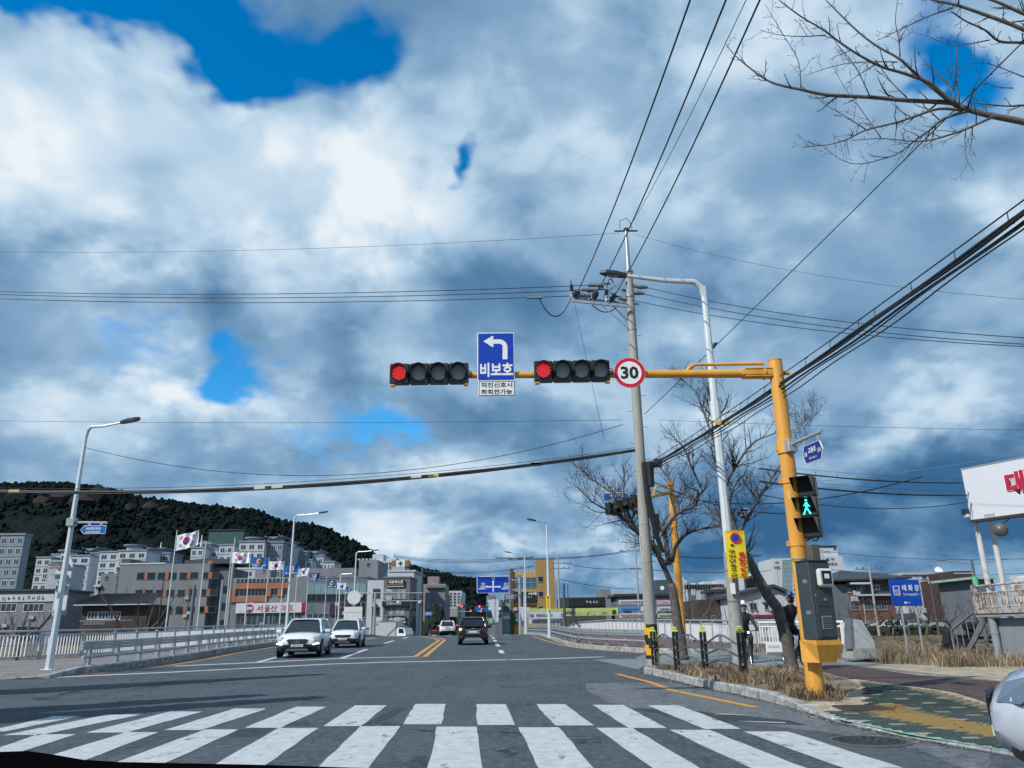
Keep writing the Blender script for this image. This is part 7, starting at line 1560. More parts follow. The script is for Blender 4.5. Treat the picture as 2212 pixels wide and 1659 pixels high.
def cyclist(label, loc, rz, helm, face, scale=1.0):
    t = thing('person', label, 'person', loc, rz); t.scale = (scale,)*3
    N = [((0, .12, .98), .15), ((0, .06, 1.12), .145), ((0, -.06, 1.32), .165), ((0, -.12, 1.46), .15), ((0, -.15, 1.54), .065), ((0, -.17, 1.62), .075), ((0, -.185, 1.72), .095), ((0, -.18, 1.80), .075)]
    E_ = [(i, i+1) for i in range(7)]
    for s in (1, -1):
        k = len(N); N += [((.17*s, -.11, 1.45), .075), ((.25*s, -.22, 1.25), .055), ((.29*s, -.40, 1.12), .045), ((.27*s, -.55, 1.06), .034), ((.265*s, -.615, 1.05), .04)]; E_ += [(3, k), (k, k+1), (k+1, k+2), (k+2, k+3), (k+3, k+4)]
        for f_, (dx, L2) in enumerate(((-.033, .055), (-.012, .065), (.010, .062), (.031, .05))):
            q = len(N); N += [((.265*s+dx, -.65, 1.065), .010), ((.265*s+dx, -.675, 1.045), .0095), ((.265*s+dx, -.665, 1.015), .0085)]; E_ += [(k+4, q), (q, q+1), (q+1, q+2)]
        q = len(N); N += [((.265*s-.04*s, -.62, 1.035), .011), ((.265*s-.045*s, -.645, 1.01), .010)]; E_ += [(k+4, q), (q, q+1)]
        up_ = .14 if s > 0 else 0
        k = len(N); N += [((.10*s, .06, .92), .105), ((.125*s, -.28, .72+up_*.9), .072), ((.12*s, -.17, .42+up_), .052), ((.11*s, -.10, .19+up_), .042), ((.11*s, -.16, .155+up_), .04), ((.11*s, -.27, .15+up_), .032)]; E_ += [(0, k), (k, k+1), (k+1, k+2), (k+2, k+3), (k+3, k+4), (k+4, k+5)]
    me = skin_mesh(N, E_, [CLOTH, SKIN], lambda c: c.z > 1.565); place('body', me, t)
    c = V((0, -.165, 1.80)); hb = B(); vs = []; nx, nz = 20, 7
    for j in range(nz+1):
        for i in range(nx): a = 2*math.pi*i/nx; e = (math.pi/2)*j/nz*.98; vs.append(c+V((.118*math.cos(a)*math.cos(e), .155*math.sin(a)*math.cos(e), .125*math.sin(e)-.01)))
    hb.add(vs, []); 
    for j in range(nz):
        for i in range(nx):
            hb.mat((i//2) % len(helm) if j > 0 else 0); q = len(hb.f); hb.f.append((j*nx+i, j*nx+(i+1) % nx, (j+1)*nx+(i+1) % nx, (j+1)*nx+i)); hb.m.append(hb.cur)
    hb.build('helmet', helm, t, smooth=50)
    B().tube([(.085, -.215, 1.735), (.05, -.275, 1.74), (0, -.285, 1.738), (-.05, -.275, 1.74), (-.085, -.215, 1.735)], [.018, .026, .018, .026, .018], 8).build('sunglasses', BLACK, t, smooth=60)
    B().tube([(0, -.262, 1.715), (0, -.292, 1.685), (0, -.268, 1.676)], [.014, .02, .014], 6).build('nose', face, t)
    if face is not SKIN: B().add(*ico((0, -.205, 1.655), .098, (1.0, .9, .75), .02)).build('face_mask', face, t, smooth=180)
    else: B().tube([(-.03, -.262, 1.64), (0, -.27, 1.638), (.03, -.262, 1.64)], .007, 5).build('mouth', RED, t)
    for s in (1, -1): B().tube([(.098*s, -.17, 1.75), (.105*s, -.165, 1.72), (.098*s, -.175, 1.69)], [.014, .02, .012], 6).build('ear', SKIN, t)
    B().box(-.22, -.105, 1.36, -.16, -.2, 1.39).build('arm_patch', RED, t)
    return t
def bicycle(label, loc, rz, frame_mat, scale=1.0):
    t = thing('bicycle', label, 'bicycle', loc, rz); t.scale = (scale,)*3
    for y in (-.66, .40):
        T = Matrix.Translation((0, y, .335)) @ Matrix.Rotation(math.pi/2, 4, 'Y')
        w = B(); w.tube([T @ V((.32*math.cos(a), .32*math.sin(a), 0)) for a in [2*math.pi*i/32 for i in range(33)]], .021, 8, cap=False); w = w.build('wheel', TYRE, t, smooth=60)
        r_ = B(); r_.tube([T @ V((.295*math.cos(a), .295*math.sin(a), 0)) for a in [2*math.pi*i/32 for i in range(33)]], .011, 6, cap=False); r_.build('rim', RIM, w)
        s_ = B()
        for k in range(14): a = 2*math.pi*k/14; s_.tube([T @ V((0, 0, .02*(-1)**k)), T @ V((.29*math.cos(a), .29*math.sin(a), 0))], .0025, 3)
        s_.build('spokes', RIM, w); B().lathe([(.025, -.05), (.025, .05)], 10, T=T).build('hub', RIM, w)
    hd = V((0, -.54, .80)); bb_ = V((0, -.02, .29)); st_ = V((0, .12, .82)); ra = V((0, .40, .335))
    for nm, a, c, r_ in (('top_tube', hd, st_, .02), ('down_tube', hd-V((0, .02, .08)), bb_, .025), ('seat_tube', bb_, st_+V((0, .04, .08)), .018), ('head_tube', hd+V((0, .03, .12)), hd-V((0, .03, .1)), .024)): B().tube([a, c], r_, 8).build(nm, frame_mat, t, smooth=60)
    for s in (1, -1): B().tube([bb_, ra+V((.05*s, 0, 0))], .011, 6).build('chain_stay', frame_mat, t); B().tube([st_, ra+V((.05*s, 0, 0))], .010, 6).build('seat_stay', frame_mat, t); B().tube([hd-V((0, .03, .1)), V((.05*s, -.60, .6)), V((.05*s, -.66, .335))], .014, 6).build('fork', frame_mat, t)
    B().tube([(-.30, -.62, 1.03), (-.15, -.62, 1.03), (0, -.60, 1.0), (.15, -.62, 1.03), (.30, -.62, 1.03)], .014, 8).build('handlebar', DKSTEEL, t); B().tube([hd+V((0, .03, .12)), (0, -.60, 1.0)], .018, 8).build('stem', DKSTEEL, t)
    B().prism([(-.07, .26, .93), (.07, .26, .93), (.02, .0, .94), (-.02, .0, .94)], (0, 0, .035)).build('saddle', BLACK, t)
    cr = B().lathe([(.09, -.004), (.09, .004)], 20, T=Matrix.Translation(bb_+V((.05, 0, 0))) @ Matrix.Rotation(math.pi/2, 4, 'Y')).build('chainring', DKSTEEL, t)
    for s, z, y in ((1, .28+.14-.13, -.14), (-1, .13, -.14)): B().tube([bb_+V((.07*s, 0, 0)), V((.09*s, y, z))], .010, 6).build('crank', RIM, t); B().box(.06*s if s > 0 else -.15, y-.04, z-.01, .15 if s > 0 else -.06, y+.04, z+.012).build('pedal', BLACK, t)
    B().lathe([(.03, 0), (.035, .03), (.02, .05)], 10, T=Matrix.Translation((0, -.68, .98)) @ TX).build('front_light', DRL, t)
    return t
HB, HW2, HR = mt('helmet_blue', (.01, .06, .38), .3), mt('helmet_white', (.7, .72, .74), .3), mt('helmet_red', (.5, .02, .04), .3)
p = W(*fE(1013, 900), 24.4); cyc = (p.x-.12, 24.4, .12); cyclist('cyclist in black with white helmet behind the lamp post', cyc, R(-8), [HW2, HW2, HR], SKIN); bicycle('dark bicycle under the rider behind the lamp post', cyc, R(-8), DKSTEEL)
p = W(*fE(1395, 850), 22.0); cyc = (p.x-.16, 22.0, .2); cyclist('cyclist with blue and white helmet and dark mask beside the cabinet', cyc, R(6), [HB, HW2, HB, HW2, HR], NAVYC, 1.04); bicycle('bicycle with blue frame beside the cabinet', cyc, R(6), HB, 1.04)

# ------------------------------------------------------------------ right side: restaurant terrace, billboard, signs
RUST = mt('rusty_white_paint', (.58, .58, .55), .7, col2=(.22, .09, .035), scale=7); TCON = mt('terrace_concrete', (.22, .25, .28), .85, var=.18, scale=1.6, bump=.3, streak=True)
e0 = G(*fF(1262, 1418), .1); e0 = V((14.7, 25.4, 0)); zsl = W(*fF(1235, 1078), e0.y).z; zsb = W(*fF(1240, 1128), e0.y).z
rb = thing('terrace_building', 'grey concrete terrace building with rusty white railing at the right', 'building', (e0.x, e0.y, -.05)); o = rb.location
B().box(.25, -9, -.3, 7, 0, zsb+.02).build('wall', TCON, rb); B().box(0, -9.3, zsb+.06, 7.5, .3, zsl+.05).build('terrace_slab', CONC, rb); B().box(-.04, -9.3, zsb+.16, .0, .3, zsl+.02).build('slab_edge', RUST, rb)
ztr = W(*fF(1225, 925), e0.y).z+.05
for z, r_ in ((ztr, .035), (ztr-.22, .025), (zsl+.12, .02)): B().tube([(.05, .2, z), (.05, -9, z)], r_, 8).build('rail', RUST, rb, smooth=60)
for i in range(34): B().box(.035, .1-i*.16, zsl+.06, .065, .14-i*.16, ztr-.2).build('baluster', RUST, rb)
B().box(-.02, .12, zsl+.05, .12, .26, ztr+.05).build('corner_post', RUST, rb)
B().tube([(.12, -.35, -.2), (.12, -.35, zsb)], .11, 14).build('column', TCON, rb, smooth=40); B().lathe([(.125, 0), (.125, .06)], 14, (.12, -.35, 1.0)).build('column_ring', TCON, rb)
B().box(2.2, -9, zsl+.06, 7, -3.2, zsl+3.4).build('upper_room', GWALL2, rb)
ac = thing('air_conditioner', 'white outdoor air conditioner unit on the terrace', 'air conditioner', (e0.x+.55, e0.y-1.2, zsl+.06)); ACW = mt('ac_white', (.62, .63, .62), .5, var=.05)
zac = W(*fF(1255, 872), e0.y-.6).z-zsl-.06; B().cbox(0, -2.1, .1, .7, .3, zac, .03).build('case', ACW, ac); B().box(-.004, -.95, .3, .001, .1, zac-.25).build('fan_grille', mt('ac_grille', (.25, .26, .26), .6), ac)
for i in range(9): a = i*math.pi/9; B().tube([(-.012, -.42-.4*math.cos(a), zac*.5-.28*math.sin(a)), (-.012, -.42+.4*math.cos(a), zac*.5+.28*math.sin(a))], .008, 4).build('grille_wire', ACW, ac)
TL = frame3((-.006, -1.35, zac-.28), (0, -1, 0), (0, 0, 1)); B().lathe([(1e-3, 0), (.13, 0), (.13, .006), (1e-3, .006)], 24, T=TL).build('round_logo', mt('logo_red', (.45, .01, .08), .4), ac)
b = B(); b.box(-.05, -.06, .007, -.035, .06, .01, TL).box(-.035, -.06, .007, .03, -.045, .01, TL); b.tube([TL @ V((.075*math.cos(a), .075*math.sin(a), .009)) for a in [R(90+i*27) for i in range(11)]], .008, 4); b.build('logo_mark', WSIGN, ac); lettering('LG', mt('logo_grey', (.12, .12, .13), .5), ac, frame3((-.006, -1.35, zac-.55), (0, -1, 0), (0, 0, 1)), .20, .13, .02)
B().box(.1, -2.0, 0, .6, .2, .1).build('feet', DKSTEEL, ac)
# stairs
stt = thing('iron_stairs', 'steep iron stairs with pipe handrail beside the terrace', 'stairs', (e0.x, e0.y+.3, 0)); s0 = V((.35, .0, zsl-.05)); s1 = G(*fF(1085, 1385), .1)-stt.location
for dx in (-.05, .8): B().prism([s0+V((dx, 0, 0)), s0+V((dx, 0, -.3)), s1+V((dx, 0, -.12)), s1+V((dx, 0, .12))], (.05, 0, 0)).build('stringer', mt('stair_paint', (.24, .24, .25), .7, var=.25, scale=5), stt)
for i in range(9): q = s0.lerp(s1, (i+.5)/9); B().box(q.x, q.y-.14, q.z-.02, q.x+.8, q.y+.14, q.z+.02).build('tread', MATS['stair_paint'], stt)
h0 = W(*fF(1222, 1025), e0.y+.3)-stt.location; h1 = s1+V((-.05, .5, .95)); h2 = s1+V((-.05, .6, .0))
B().tube([h0, h0.lerp(h1, .5), h1, h1+V((0, .12, -.14)), h2], .04, 8).build('handrail', mt('pipe_grey', (.30, .32, .34), .5, metal=.4, var=.3, scale=9), stt, smooth=60)
for i in range(6): q = h0.lerp(h1, (i+.5)/6); k = s0.lerp(s1, (i+.5)/6); B().tube([q, (q.x, q.y, k.z)], .014, 6).build('rail_bar', MATS['pipe_grey'], stt)
# billboard
zb1 = 24.7; tlp = W(*fF(1050, 165), zb1); blp = W(*fF(1112, 497), zb1); e = ptz(fF, 1463, 86, tlp.z); dr = V((e.x-tlp.x, e.y-tlp.y, 0)).normalized(); Hs = tlp.z-blp.z
bl = thing('billboard', 'large white billboard with big red lettering on two posts', 'billboard', (tlp.x, tlp.y, blp.z), math.atan2(dr.y, dr.x))
Ls = 7.0; B().cbox(0, 0, 0, Ls, .35, Hs, .02).build('box', mt('billboard_white', (.60, .63, .70), .5), bl); B().box(-.01, -.015, Hs, Ls+.01, .37, Hs+.03).build('top_edge', GALV, bl); B().box(-.01, -.01, -.06, Ls, .36, -.002).build('bottom_edge', DKSTEEL, bl)
def bst(f, c, d):
    n_ = V((dr.y, -dr.x, 0)); q = ray(*f(c, d)); t_ = ((V((tlp.x, tlp.y, 0))-V((0, 0, 0))).dot(n_))/q.dot(n_); p = V((0, 0, CAM_H))+q*t_; return (p-V((tlp.x, tlp.y, 0))).dot(dr), p.z-blp.z
x0, z1 = bst(f4, 790, 310); x1, z0 = bst(f4, 1175, 650); z1 = bst(f4, 1010, 285)[1]; z0 = bst(f4, 1110, 650)[1]
LR = mt('lettering_red', (.42, .012, .05), .45)
lettering('대', BLACK, bl, Matrix(((1, 0, 0, (x0+x1)/2+.05), (0, 0, -1, -.008), (0, 1, 0, (z0+z1)/2-.03), (0, 0, 0, 1))), (x1-x0)*1.10, (z1-z0)*1.06, .05, 'letter_shadow'); lettering('대', WSIGN, bl, Matrix(((1, 0, 0, (x0+x1)/2), (0, 0, -1, -.012), (0, 1, 0, (z0+z1)/2), (0, 0, 0, 1))), (x1-x0)*1.08, (z1-z0)*1.05, .06, 'letter_rim'); lettering('대', LR, bl, Matrix(((1, 0, 0, (x0+x1)/2), (0, 0, -1, -.016), (0, 1, 0, (z0+z1)/2), (0, 0, 0, 1))), x1-x0, z1-z0, .05)
x0, z1 = bst(f4, 492, 965); x1, z0 = bst(f4, 660, 1000); lettering('일반음식점', mt('small_grey', (.12, .12, .14), .5), bl, Matrix(((1, 0, 0, (x0+x1)/2), (0, 0, -1, -.012), (0, 1, 0, (z0+z1)/2), (0, 0, 0, 1))), x1-x0, abs(z1-z0)*.9, .0)
POST2 = mt('billboard_post', (.55, .56, .58), .5, var=.1, scale=3)
for (c0, d0, c1, d1) in ((1148, 500, 1215, 925), (1245, 500, 1310, 870)):
    a = W(*fF(c0, d0), zb1+.25); c = W(*fF(c1, d1), zb1+.25); B().tube([(a.x, a.y, a.z+.3), (a.x, a.y, zsl)], .085, 12).build('post', POST2, bl, smooth=60, world=True)
p = W(*fF(1310, 558), zb1-1.0); lb = thing('globe_lamp', 'round grey globe lamp hanging below the billboard', 'lamp', p); B().lathe([(.02, -.21), (.12, -.18), (.19, -.09), (.21, 0), (.19, .09), (.12, .17), (.04, .20)], 18).build('globe', mt('globe_grey', (.10, .10, .105), .4), lb, smooth=60); B().tube([(0.05, 0, .18), (.3, 0, .30), (.38, 0, .62), (.3, 0, .8)], .025, 6).build('bracket', DKSTEEL, lb)
p = W(*fF(1085, 435), zb1+.1); t = thing('floodlight', 'small floodlight on the left edge of the billboard', 'lamp', p); B().cbox(-.12, -.1, -.1, .14, .1, .06, .02).build('housing', DKSTEEL, t); B().box(-.06, -.08, -.2, .12, .06, -.1).build('lens', WSIGN, t)
# river sign, stone, scooter
sa = G(*fF(695, 1392), .1); sb = G(*fF(808, 1362), .1); zt1 = W(*fF(570, 882), sa.y).z
a = W(*fF(605, 1055), sa.y); sY = sa.y-.08; tl_ = W(*fF(570, 883), sY); bl_ = W(*fF(605, 1056), sY)
rs = thing('river_sign', 'blue river name sign with white lettering on two steel posts', 'sign', (sa.x, sY, .05)); dr2 = V((sb.x-sa.x, sb.y-sa.y, 0)); ang = math.atan2(dr2.y, dr2.x)*.18
rs.rotation_euler.z = ang
wS = W(*fF(790, 885), sY).x - tl_.x; hS = tl_.z-bl_.z; x0 = bl_.x-sa.x; x0 = (tl_.x+bl_.x)/2-sa.x; z0 = bl_.z-.05
B().cbox(x0, 0, z0, x0+wS, .03, z0+hS, .02).build('panel', SIGNBLUE2 if False else mt('river_sign_blue', (.006, .075, .48), .4), rs)
for x in (x0+wS*.30, x0+wS*.80): B().tube([(x, .06, -.2), (x, .06, z0+hS-.1)], .045, 10).build('post', GALV, rs, smooth=60)
TR = lambda x, z: Matrix(((1, 0, 0, x0+wS*x), (0, 0, -1, -.006), (0, 1, 0, z0+hS*z), (0, 0, 0, 1)))
lettering('태 화 강', WSIGN, rs, TR(.68, .68), wS*.56, hS*.24, .03); lettering('Taehwagang(Riv.)', WSIGN, rs, TR(.66, .43), wS*.52, hS*.12, .01); lettering('환경부', WSIGN, rs, TR(.54, .12), wS*.12, hS*.07, .0)
for (xa, za, xb_, zb_) in ((.10, .40, .125, .76), (.285, .40, .31, .76), (.125, .40, .285, .425), (.125, .735, .285, .76)): B().box(x0+wS*xa, -.006, z0+hS*za, x0+wS*xb_, -.001, z0+hS*zb_).build('badge_frame', WSIGN, rs)
for k in range(3): B().tube([(x0+wS*(.14+.14*i/8), -.008, z0+hS*(.46+.07*k)+.012*math.sin(i*1.5)) for i in range(9)], .012, 4).build('wave_line', WSIGN, rs)
B().lathe([(1e-3, 0), (.05, 0), (.05, .005), (1e-3, .005)], 12, T=Matrix.Translation((x0+wS*.43, -.004, z0+hS*.12)) @ TX).build('ministry_mark', WSIGN, rs)
q = G(*fF(430, 1395), .2); mo = thing('stone_marker', 'pale grey stone marker with sloping top on a plinth', 'stone', (q.x, q.y, .1)); P5 = lambda c, d: W(*fF(c, d), q.y)-V((q.x, q.y, .1))
STONE = mt('marker_stone', (.40, .43, .45), .8, var=.12, scale=4, bump=.4)
B().prism([P5(360, 1335), P5(495, 1335), P5(485, 1285), P5(405, 1150), P5(345, 1137)], (0, .6, 0)).build('slab', STONE, mo); B().prism([P5(345, 1400), P5(530, 1400), P5(522, 1334), P5(352, 1334)], (0, .9, 0)).build('plinth', CONC, mo); B().prism([P5(334, 1335), P5(358, 1335), P5(343, 1137), P5(333, 1137)], (0, .55, 0)).build('dark_face', GWALL2, mo)
q = G(*fF(1040, 1372), .1); sc = thing('scooter', 'dark scooter with a black top box parked behind the stairs', 'scooter', (q.x, q.y, .0), R(200))
SCB = mt('scooter_black', (.012, .014, .017), .3)
for x in (-.62, .62): T = Matrix.Translation((x, 0, .27)) @ TX; w = B().lathe([(.16, -.06), (.26, -.055), (.27, 0), (.26, .055), (.16, .06)], 20, T=T).build('wheel', TYRE, sc, smooth=50); B().lathe([(.15, -.04), (.15, .04)], 14, T=T).build('rim', RIM, w)
B().prism([(-.75, -.16, .45), (-.1, -.16, .38), (.1, -.16, .3), (.55, -.16, .32), (.62, -.16, .55), (.48, -.16, .95), (.40, -.16, .95), (.30, -.16, .45), (.0, -.16, .42), (-.05, -.16, .72), (-.8, -.16, .76)], (0, .32, 0)).build('body', SCB, sc)
B().cbox(-.75, -.14, .74, .0, .14, .83, .04).build('seat', SCB, sc); B().cbox(-1.15, -.26, .95, -.62, .26, 1.32, .09).build('top_box', SCB, sc); B().box(-.9, -.1, .80, -.6, .1, .95).build('rack', DKSTEEL, sc); B().tube([(.42, -.33, 1.03), (.42, 0, 1.0), (.42, .33, 1.03)], .018, 6).build('handlebar', DKSTEEL, sc); B().box(-.84, -.08, .62, -.80, .08, .70).build('tail_lamp', TAILR, sc); B().tube([(.62, 0, .27), (.45, 0, .95)], .03, 6).build('fork', DKSTEEL, sc)

# ------------------------------------------------------------------ trees
BARK = mt('cherry_bark', (.060, .053, .050), .85, col2=(.14, .125, .115), scale=7, bump=.5, bscale=40); TWIG = mt('twig_brown', (.045, .035, .033), .85, var=.35, scale=5); BARK2 = mt('grey_bark', (.085, .078, .070), .8, col2=(.17, .155, .135), scale=9, bump=.4, bscale=60)
def chain(p, d, L, n, rg, wob, lift=0.):
    out = [V(p)]; d = V(d).normalized()
    for i in range(n):
        d = (d + V((rg.uniform(-1, 1), rg.uniform(-1, 1), rg.uniform(-1, 1)))*wob + V((0, 0, lift))).normalized(); out.append(out[-1]+d*L/n)
    return out
def side_dir(t, rg, ang=(35, 65), up=.25):
    t = t.normalized(); a = t.orthogonal().normalized(); b_ = t.cross(a); ph = rg.uniform(0, 2*math.pi); an = R(rg.uniform(*ang))
    return (t*math.cos(an) + (a*math.cos(ph)+b_*math.sin(ph))*math.sin(an) + V((0, 0, up))).normalized()
def sprout(b, pts, rads, rg, per_m, Ls, depth, lift=.05, start=.1, rmin=.0035, ang=(35, 70), up=.25):
    """twigs along a limb, recursively"""
    tot = sum((c-a).length for a, c in zip(pts, pts[1:])); cnt = max(1, int(tot*per_m[0]*rg.uniform(.8, 1.2)))
    for _ in range(cnt):
        s = rg.uniform(start, 1.)*tot; acc = 0
        for i, (a, c) in enumerate(zip(pts, pts[1:])):
            l = (c-a).length
            if acc+l >= s or i == len(pts)-2: break
            acc += l
        k = min(1, max(0, (s-acc)/max(l, 1e-6))); p = a.lerp(c, k); r = rads[i]*(1-k)+rads[i+1]*k; t = (c-a)
        if t.length < 1e-6: continue
        L = rg.uniform(*Ls[0])*(1-.45*s/tot); n = 4 if L > .35 else 3
        q = chain(p, side_dir(t, rg, ang, up), L, n, rg, .20, lift)
        r0 = max(rmin, min(r*.62, .006+.020*L)); rr = [max(rmin*.75, r0*(1-.75*j/n)) for j in range(n+1)]
        b.tube(q, rr, 4 if r0 > .012 else 3, cap=False)
        if depth > 1: sprout(b, q, rr, rg, per_m[1:], Ls[1:], depth-1, lift, .15, rmin, ang, up)
def traced(f, pts, Y, y_end=None, rg=None, wob=.0):
    n = len(pts); out = []
    for i, (c, d) in enumerate(pts): y = Y+((y_end-Y) if y_end is not None else 0)*i/(n-1); out.append(W(*f(c, d), y))
    return out
def smooth_pts(P, k=3):
    out = []
    for i in range(len(P)-1):
        p0, p1, p2, p3 = P[max(i-1, 0)], P[i], P[i+1], P[min(i+2, len(P)-1)]
        for j in range(k): t = j/k; out.append(.5*((2*p1)+(p2-p0)*t+(2*p0-5*p1+4*p2-p3)*t*t+(3*p1-p0-3*p2+p3)*t**3))
    out.append(P[-1]); return out
def tree_from(label, base, trunk, limbs, seed, per_m, Ls, depth, bark=BARK, rmin=.004, up=.25, name='bare_tree', trunk_r=(.2, .14), crown_from=None):
    """trunk, limbs: [(points, r0, r1)] in world space"""
    rg = random.Random(seed); t = thing(name, label, 'tree', base); o = V(base)
    tr = smooth_pts(trunk); n = len(tr); rr = [trunk_r[0]+(trunk_r[1]-trunk_r[0])*i/(n-1) for i in range(n)]; rr[0] *= 1.25
    rr = [r*(1+.09*mnoise.noise((i*.7, seed, 0))) for i, r in enumerate(rr)]
    B().tube([p-o for p in tr], rr, 12).build('trunk', bark, t, smooth=180)
    tw = B()
    for pts, r0, r1 in limbs:
        q = [p-o for p in smooth_pts(pts)]; n = len(q); r_ = [(r0+(r1-r0)*(i/(n-1))**.8)*(1+.10*mnoise.noise((i*.9, seed, r0*99))) for i in range(n)]
        B().tube(q, r_, 8).build('limb', bark, t, smooth=180)
        sprout(tw, q, r_, rg, per_m, Ls, depth, .06, .12, rmin, (35, 70), up)
    tw.build('crown', TWIG, t)
    return t
def lim(f, pts, Y, ye, r0, r1): return (traced(f, pts, Y, ye), r0, r1)
Y1 = 27.5
tr1 = [W(*fE(494, 1345), Y1), W(*fE(478, 1200), Y1), W(*fE(452, 1060), Y1), W(*fE(428, 860), Y1), W(*fE(398, 720), Y1)]
L1 = [lim(fE, [(398, 730), (365, 640), (320, 550), (285, 480), (215, 400), (150, 340), (95, 255), (40, 180), (0, 120), (-60, 50)], Y1, Y1-1.2, .115, .02),
      lim(f6, [(975, 1230), (905, 1165), (890, 1090), (830, 1010), (750, 940), (700, 900), (640, 820), (570, 660), (535, 520), (540, 330), (520, 200)], Y1, Y1+.6, .105, .018),
      lim(f6, [(1000, 1230), (975, 1050), (945, 890), (870, 790), (780, 740), (640, 685), (500, 560), (330, 440), (170, 320), (60, 190)], Y1, Y1+1.4, .10, .016),
      lim(f6, [(945, 900), (960, 860), (1010, 790), (1100, 700), (1250, 630), (1300, 540), (1290, 470), (1200, 440), (1100, 330)], Y1, Y1-.8, .085, .015),
      lim(f6, [(1030, 1200), (1060, 1060), (1110, 980), (1200, 910), (1300, 870), (1500, 830), (1620, 760)], Y1, Y1-1.6, .09, .015),
      lim(f6, [(640, 830), (480, 720), (300, 640), (180, 560), (60, 430)], Y1, Y1-1.5, .05, .012), lim(f6, [(1100, 700), (1090, 590), (1040, 480), (1000, 300), (960, 160)], Y1, Y1+1., .045, .012),
      lim(f6, [(720, 960), (560, 800), (420, 700), (250, 690), (120, 610)], Y1, Y1-.6, .04, .01)]
tree_from('pruned bare cherry tree in front of the concrete utility pole', tr1[0], tr1, L1, 11, (6.0, 6.5, 6.0), ((.5, 1.6), (.3, .8), (.15, .4)), 3, up=.35, rmin=.006)
Y2 = 20.7
tr2 = [W(*fE(1395, 1440), Y2), W(*fE(1365, 1300), Y2), W(*fE(1330, 1150), Y2), W(*fE(1290, 1000), Y2), W(*fE(1262, 915), Y2), W(*fE(1190, 820), Y2), W(*fE(1100, 660), Y2), W(*fE(1010, 490), Y2)]
L2 = [lim(fE, [(1010, 490), (955, 360), (890, 210), (868, 90)], Y2, Y2, .10, .075),
      lim(fQ, [(559, 1344), (515, 1180), (480, 1010), (450, 840), (430, 720), (420, 560), (400, 400), (372, 290)], Y2, Y2+.5, .07, .012),
      lim(fE, [(1105, 690), (1030, 570), (945, 440), (880, 330), (800, 230), (720, 130), (640, 40)], Y2+.12, Y2+1., .075, .02),
      lim(fQ, [(640, 1570), (700, 1450), (800, 1280), (860, 1180), (920, 1090), (985, 985)], Y2, Y2-1., .05, .012),
      lim(fQ, [(520, 1200), (570, 1090), (630, 990), (700, 880), (790, 795), (930, 740), (1010, 690), (1060, 625)], Y2, Y2-1.3, .045, .008),
      lim(fQ, [(440, 800), (380, 640), (330, 500), (290, 400), (170, 290)], Y2, Y2+.8, .04, .008), lim(fQ, [(430, 720), (480, 600), (530, 520), (560, 420)], Y2, Y2-.5, .03, .008),
      lim(fQ, [(330, 1180), (250, 1000), (190, 860), (110, 770), (20, 700)], Y2+.9, Y2+1.6, .035, .008), lim(fE, [(880, 330), (860, 200), (840, 60), (830, -60)], Y2+.6, Y2+1.2, .04, .012),
      lim(fQ, [(560, 1330), (600, 1180), (690, 1080), (760, 1200), (800, 1290)], Y2, Y2-.6, .03, .008), lim(fQ, [(1085, 800), (1140, 700), (1190, 600)], Y2+2.4, Y2+2.2, .012, .004), lim(fQ, [(1090, 890), (1200, 740), (1262, 515)], Y2+2.4, Y2+2.2, .014, .003)]
tree_from('leaning bare cherry tree crossing the yellow banner', tr2[0], tr2, L2, 23, (8.0, 9.0, 7.0), ((.35, 1.25), (.2, .6), (.1, .3)), 3, rmin=.0045, trunk_r=(.16, .12), up=.35)
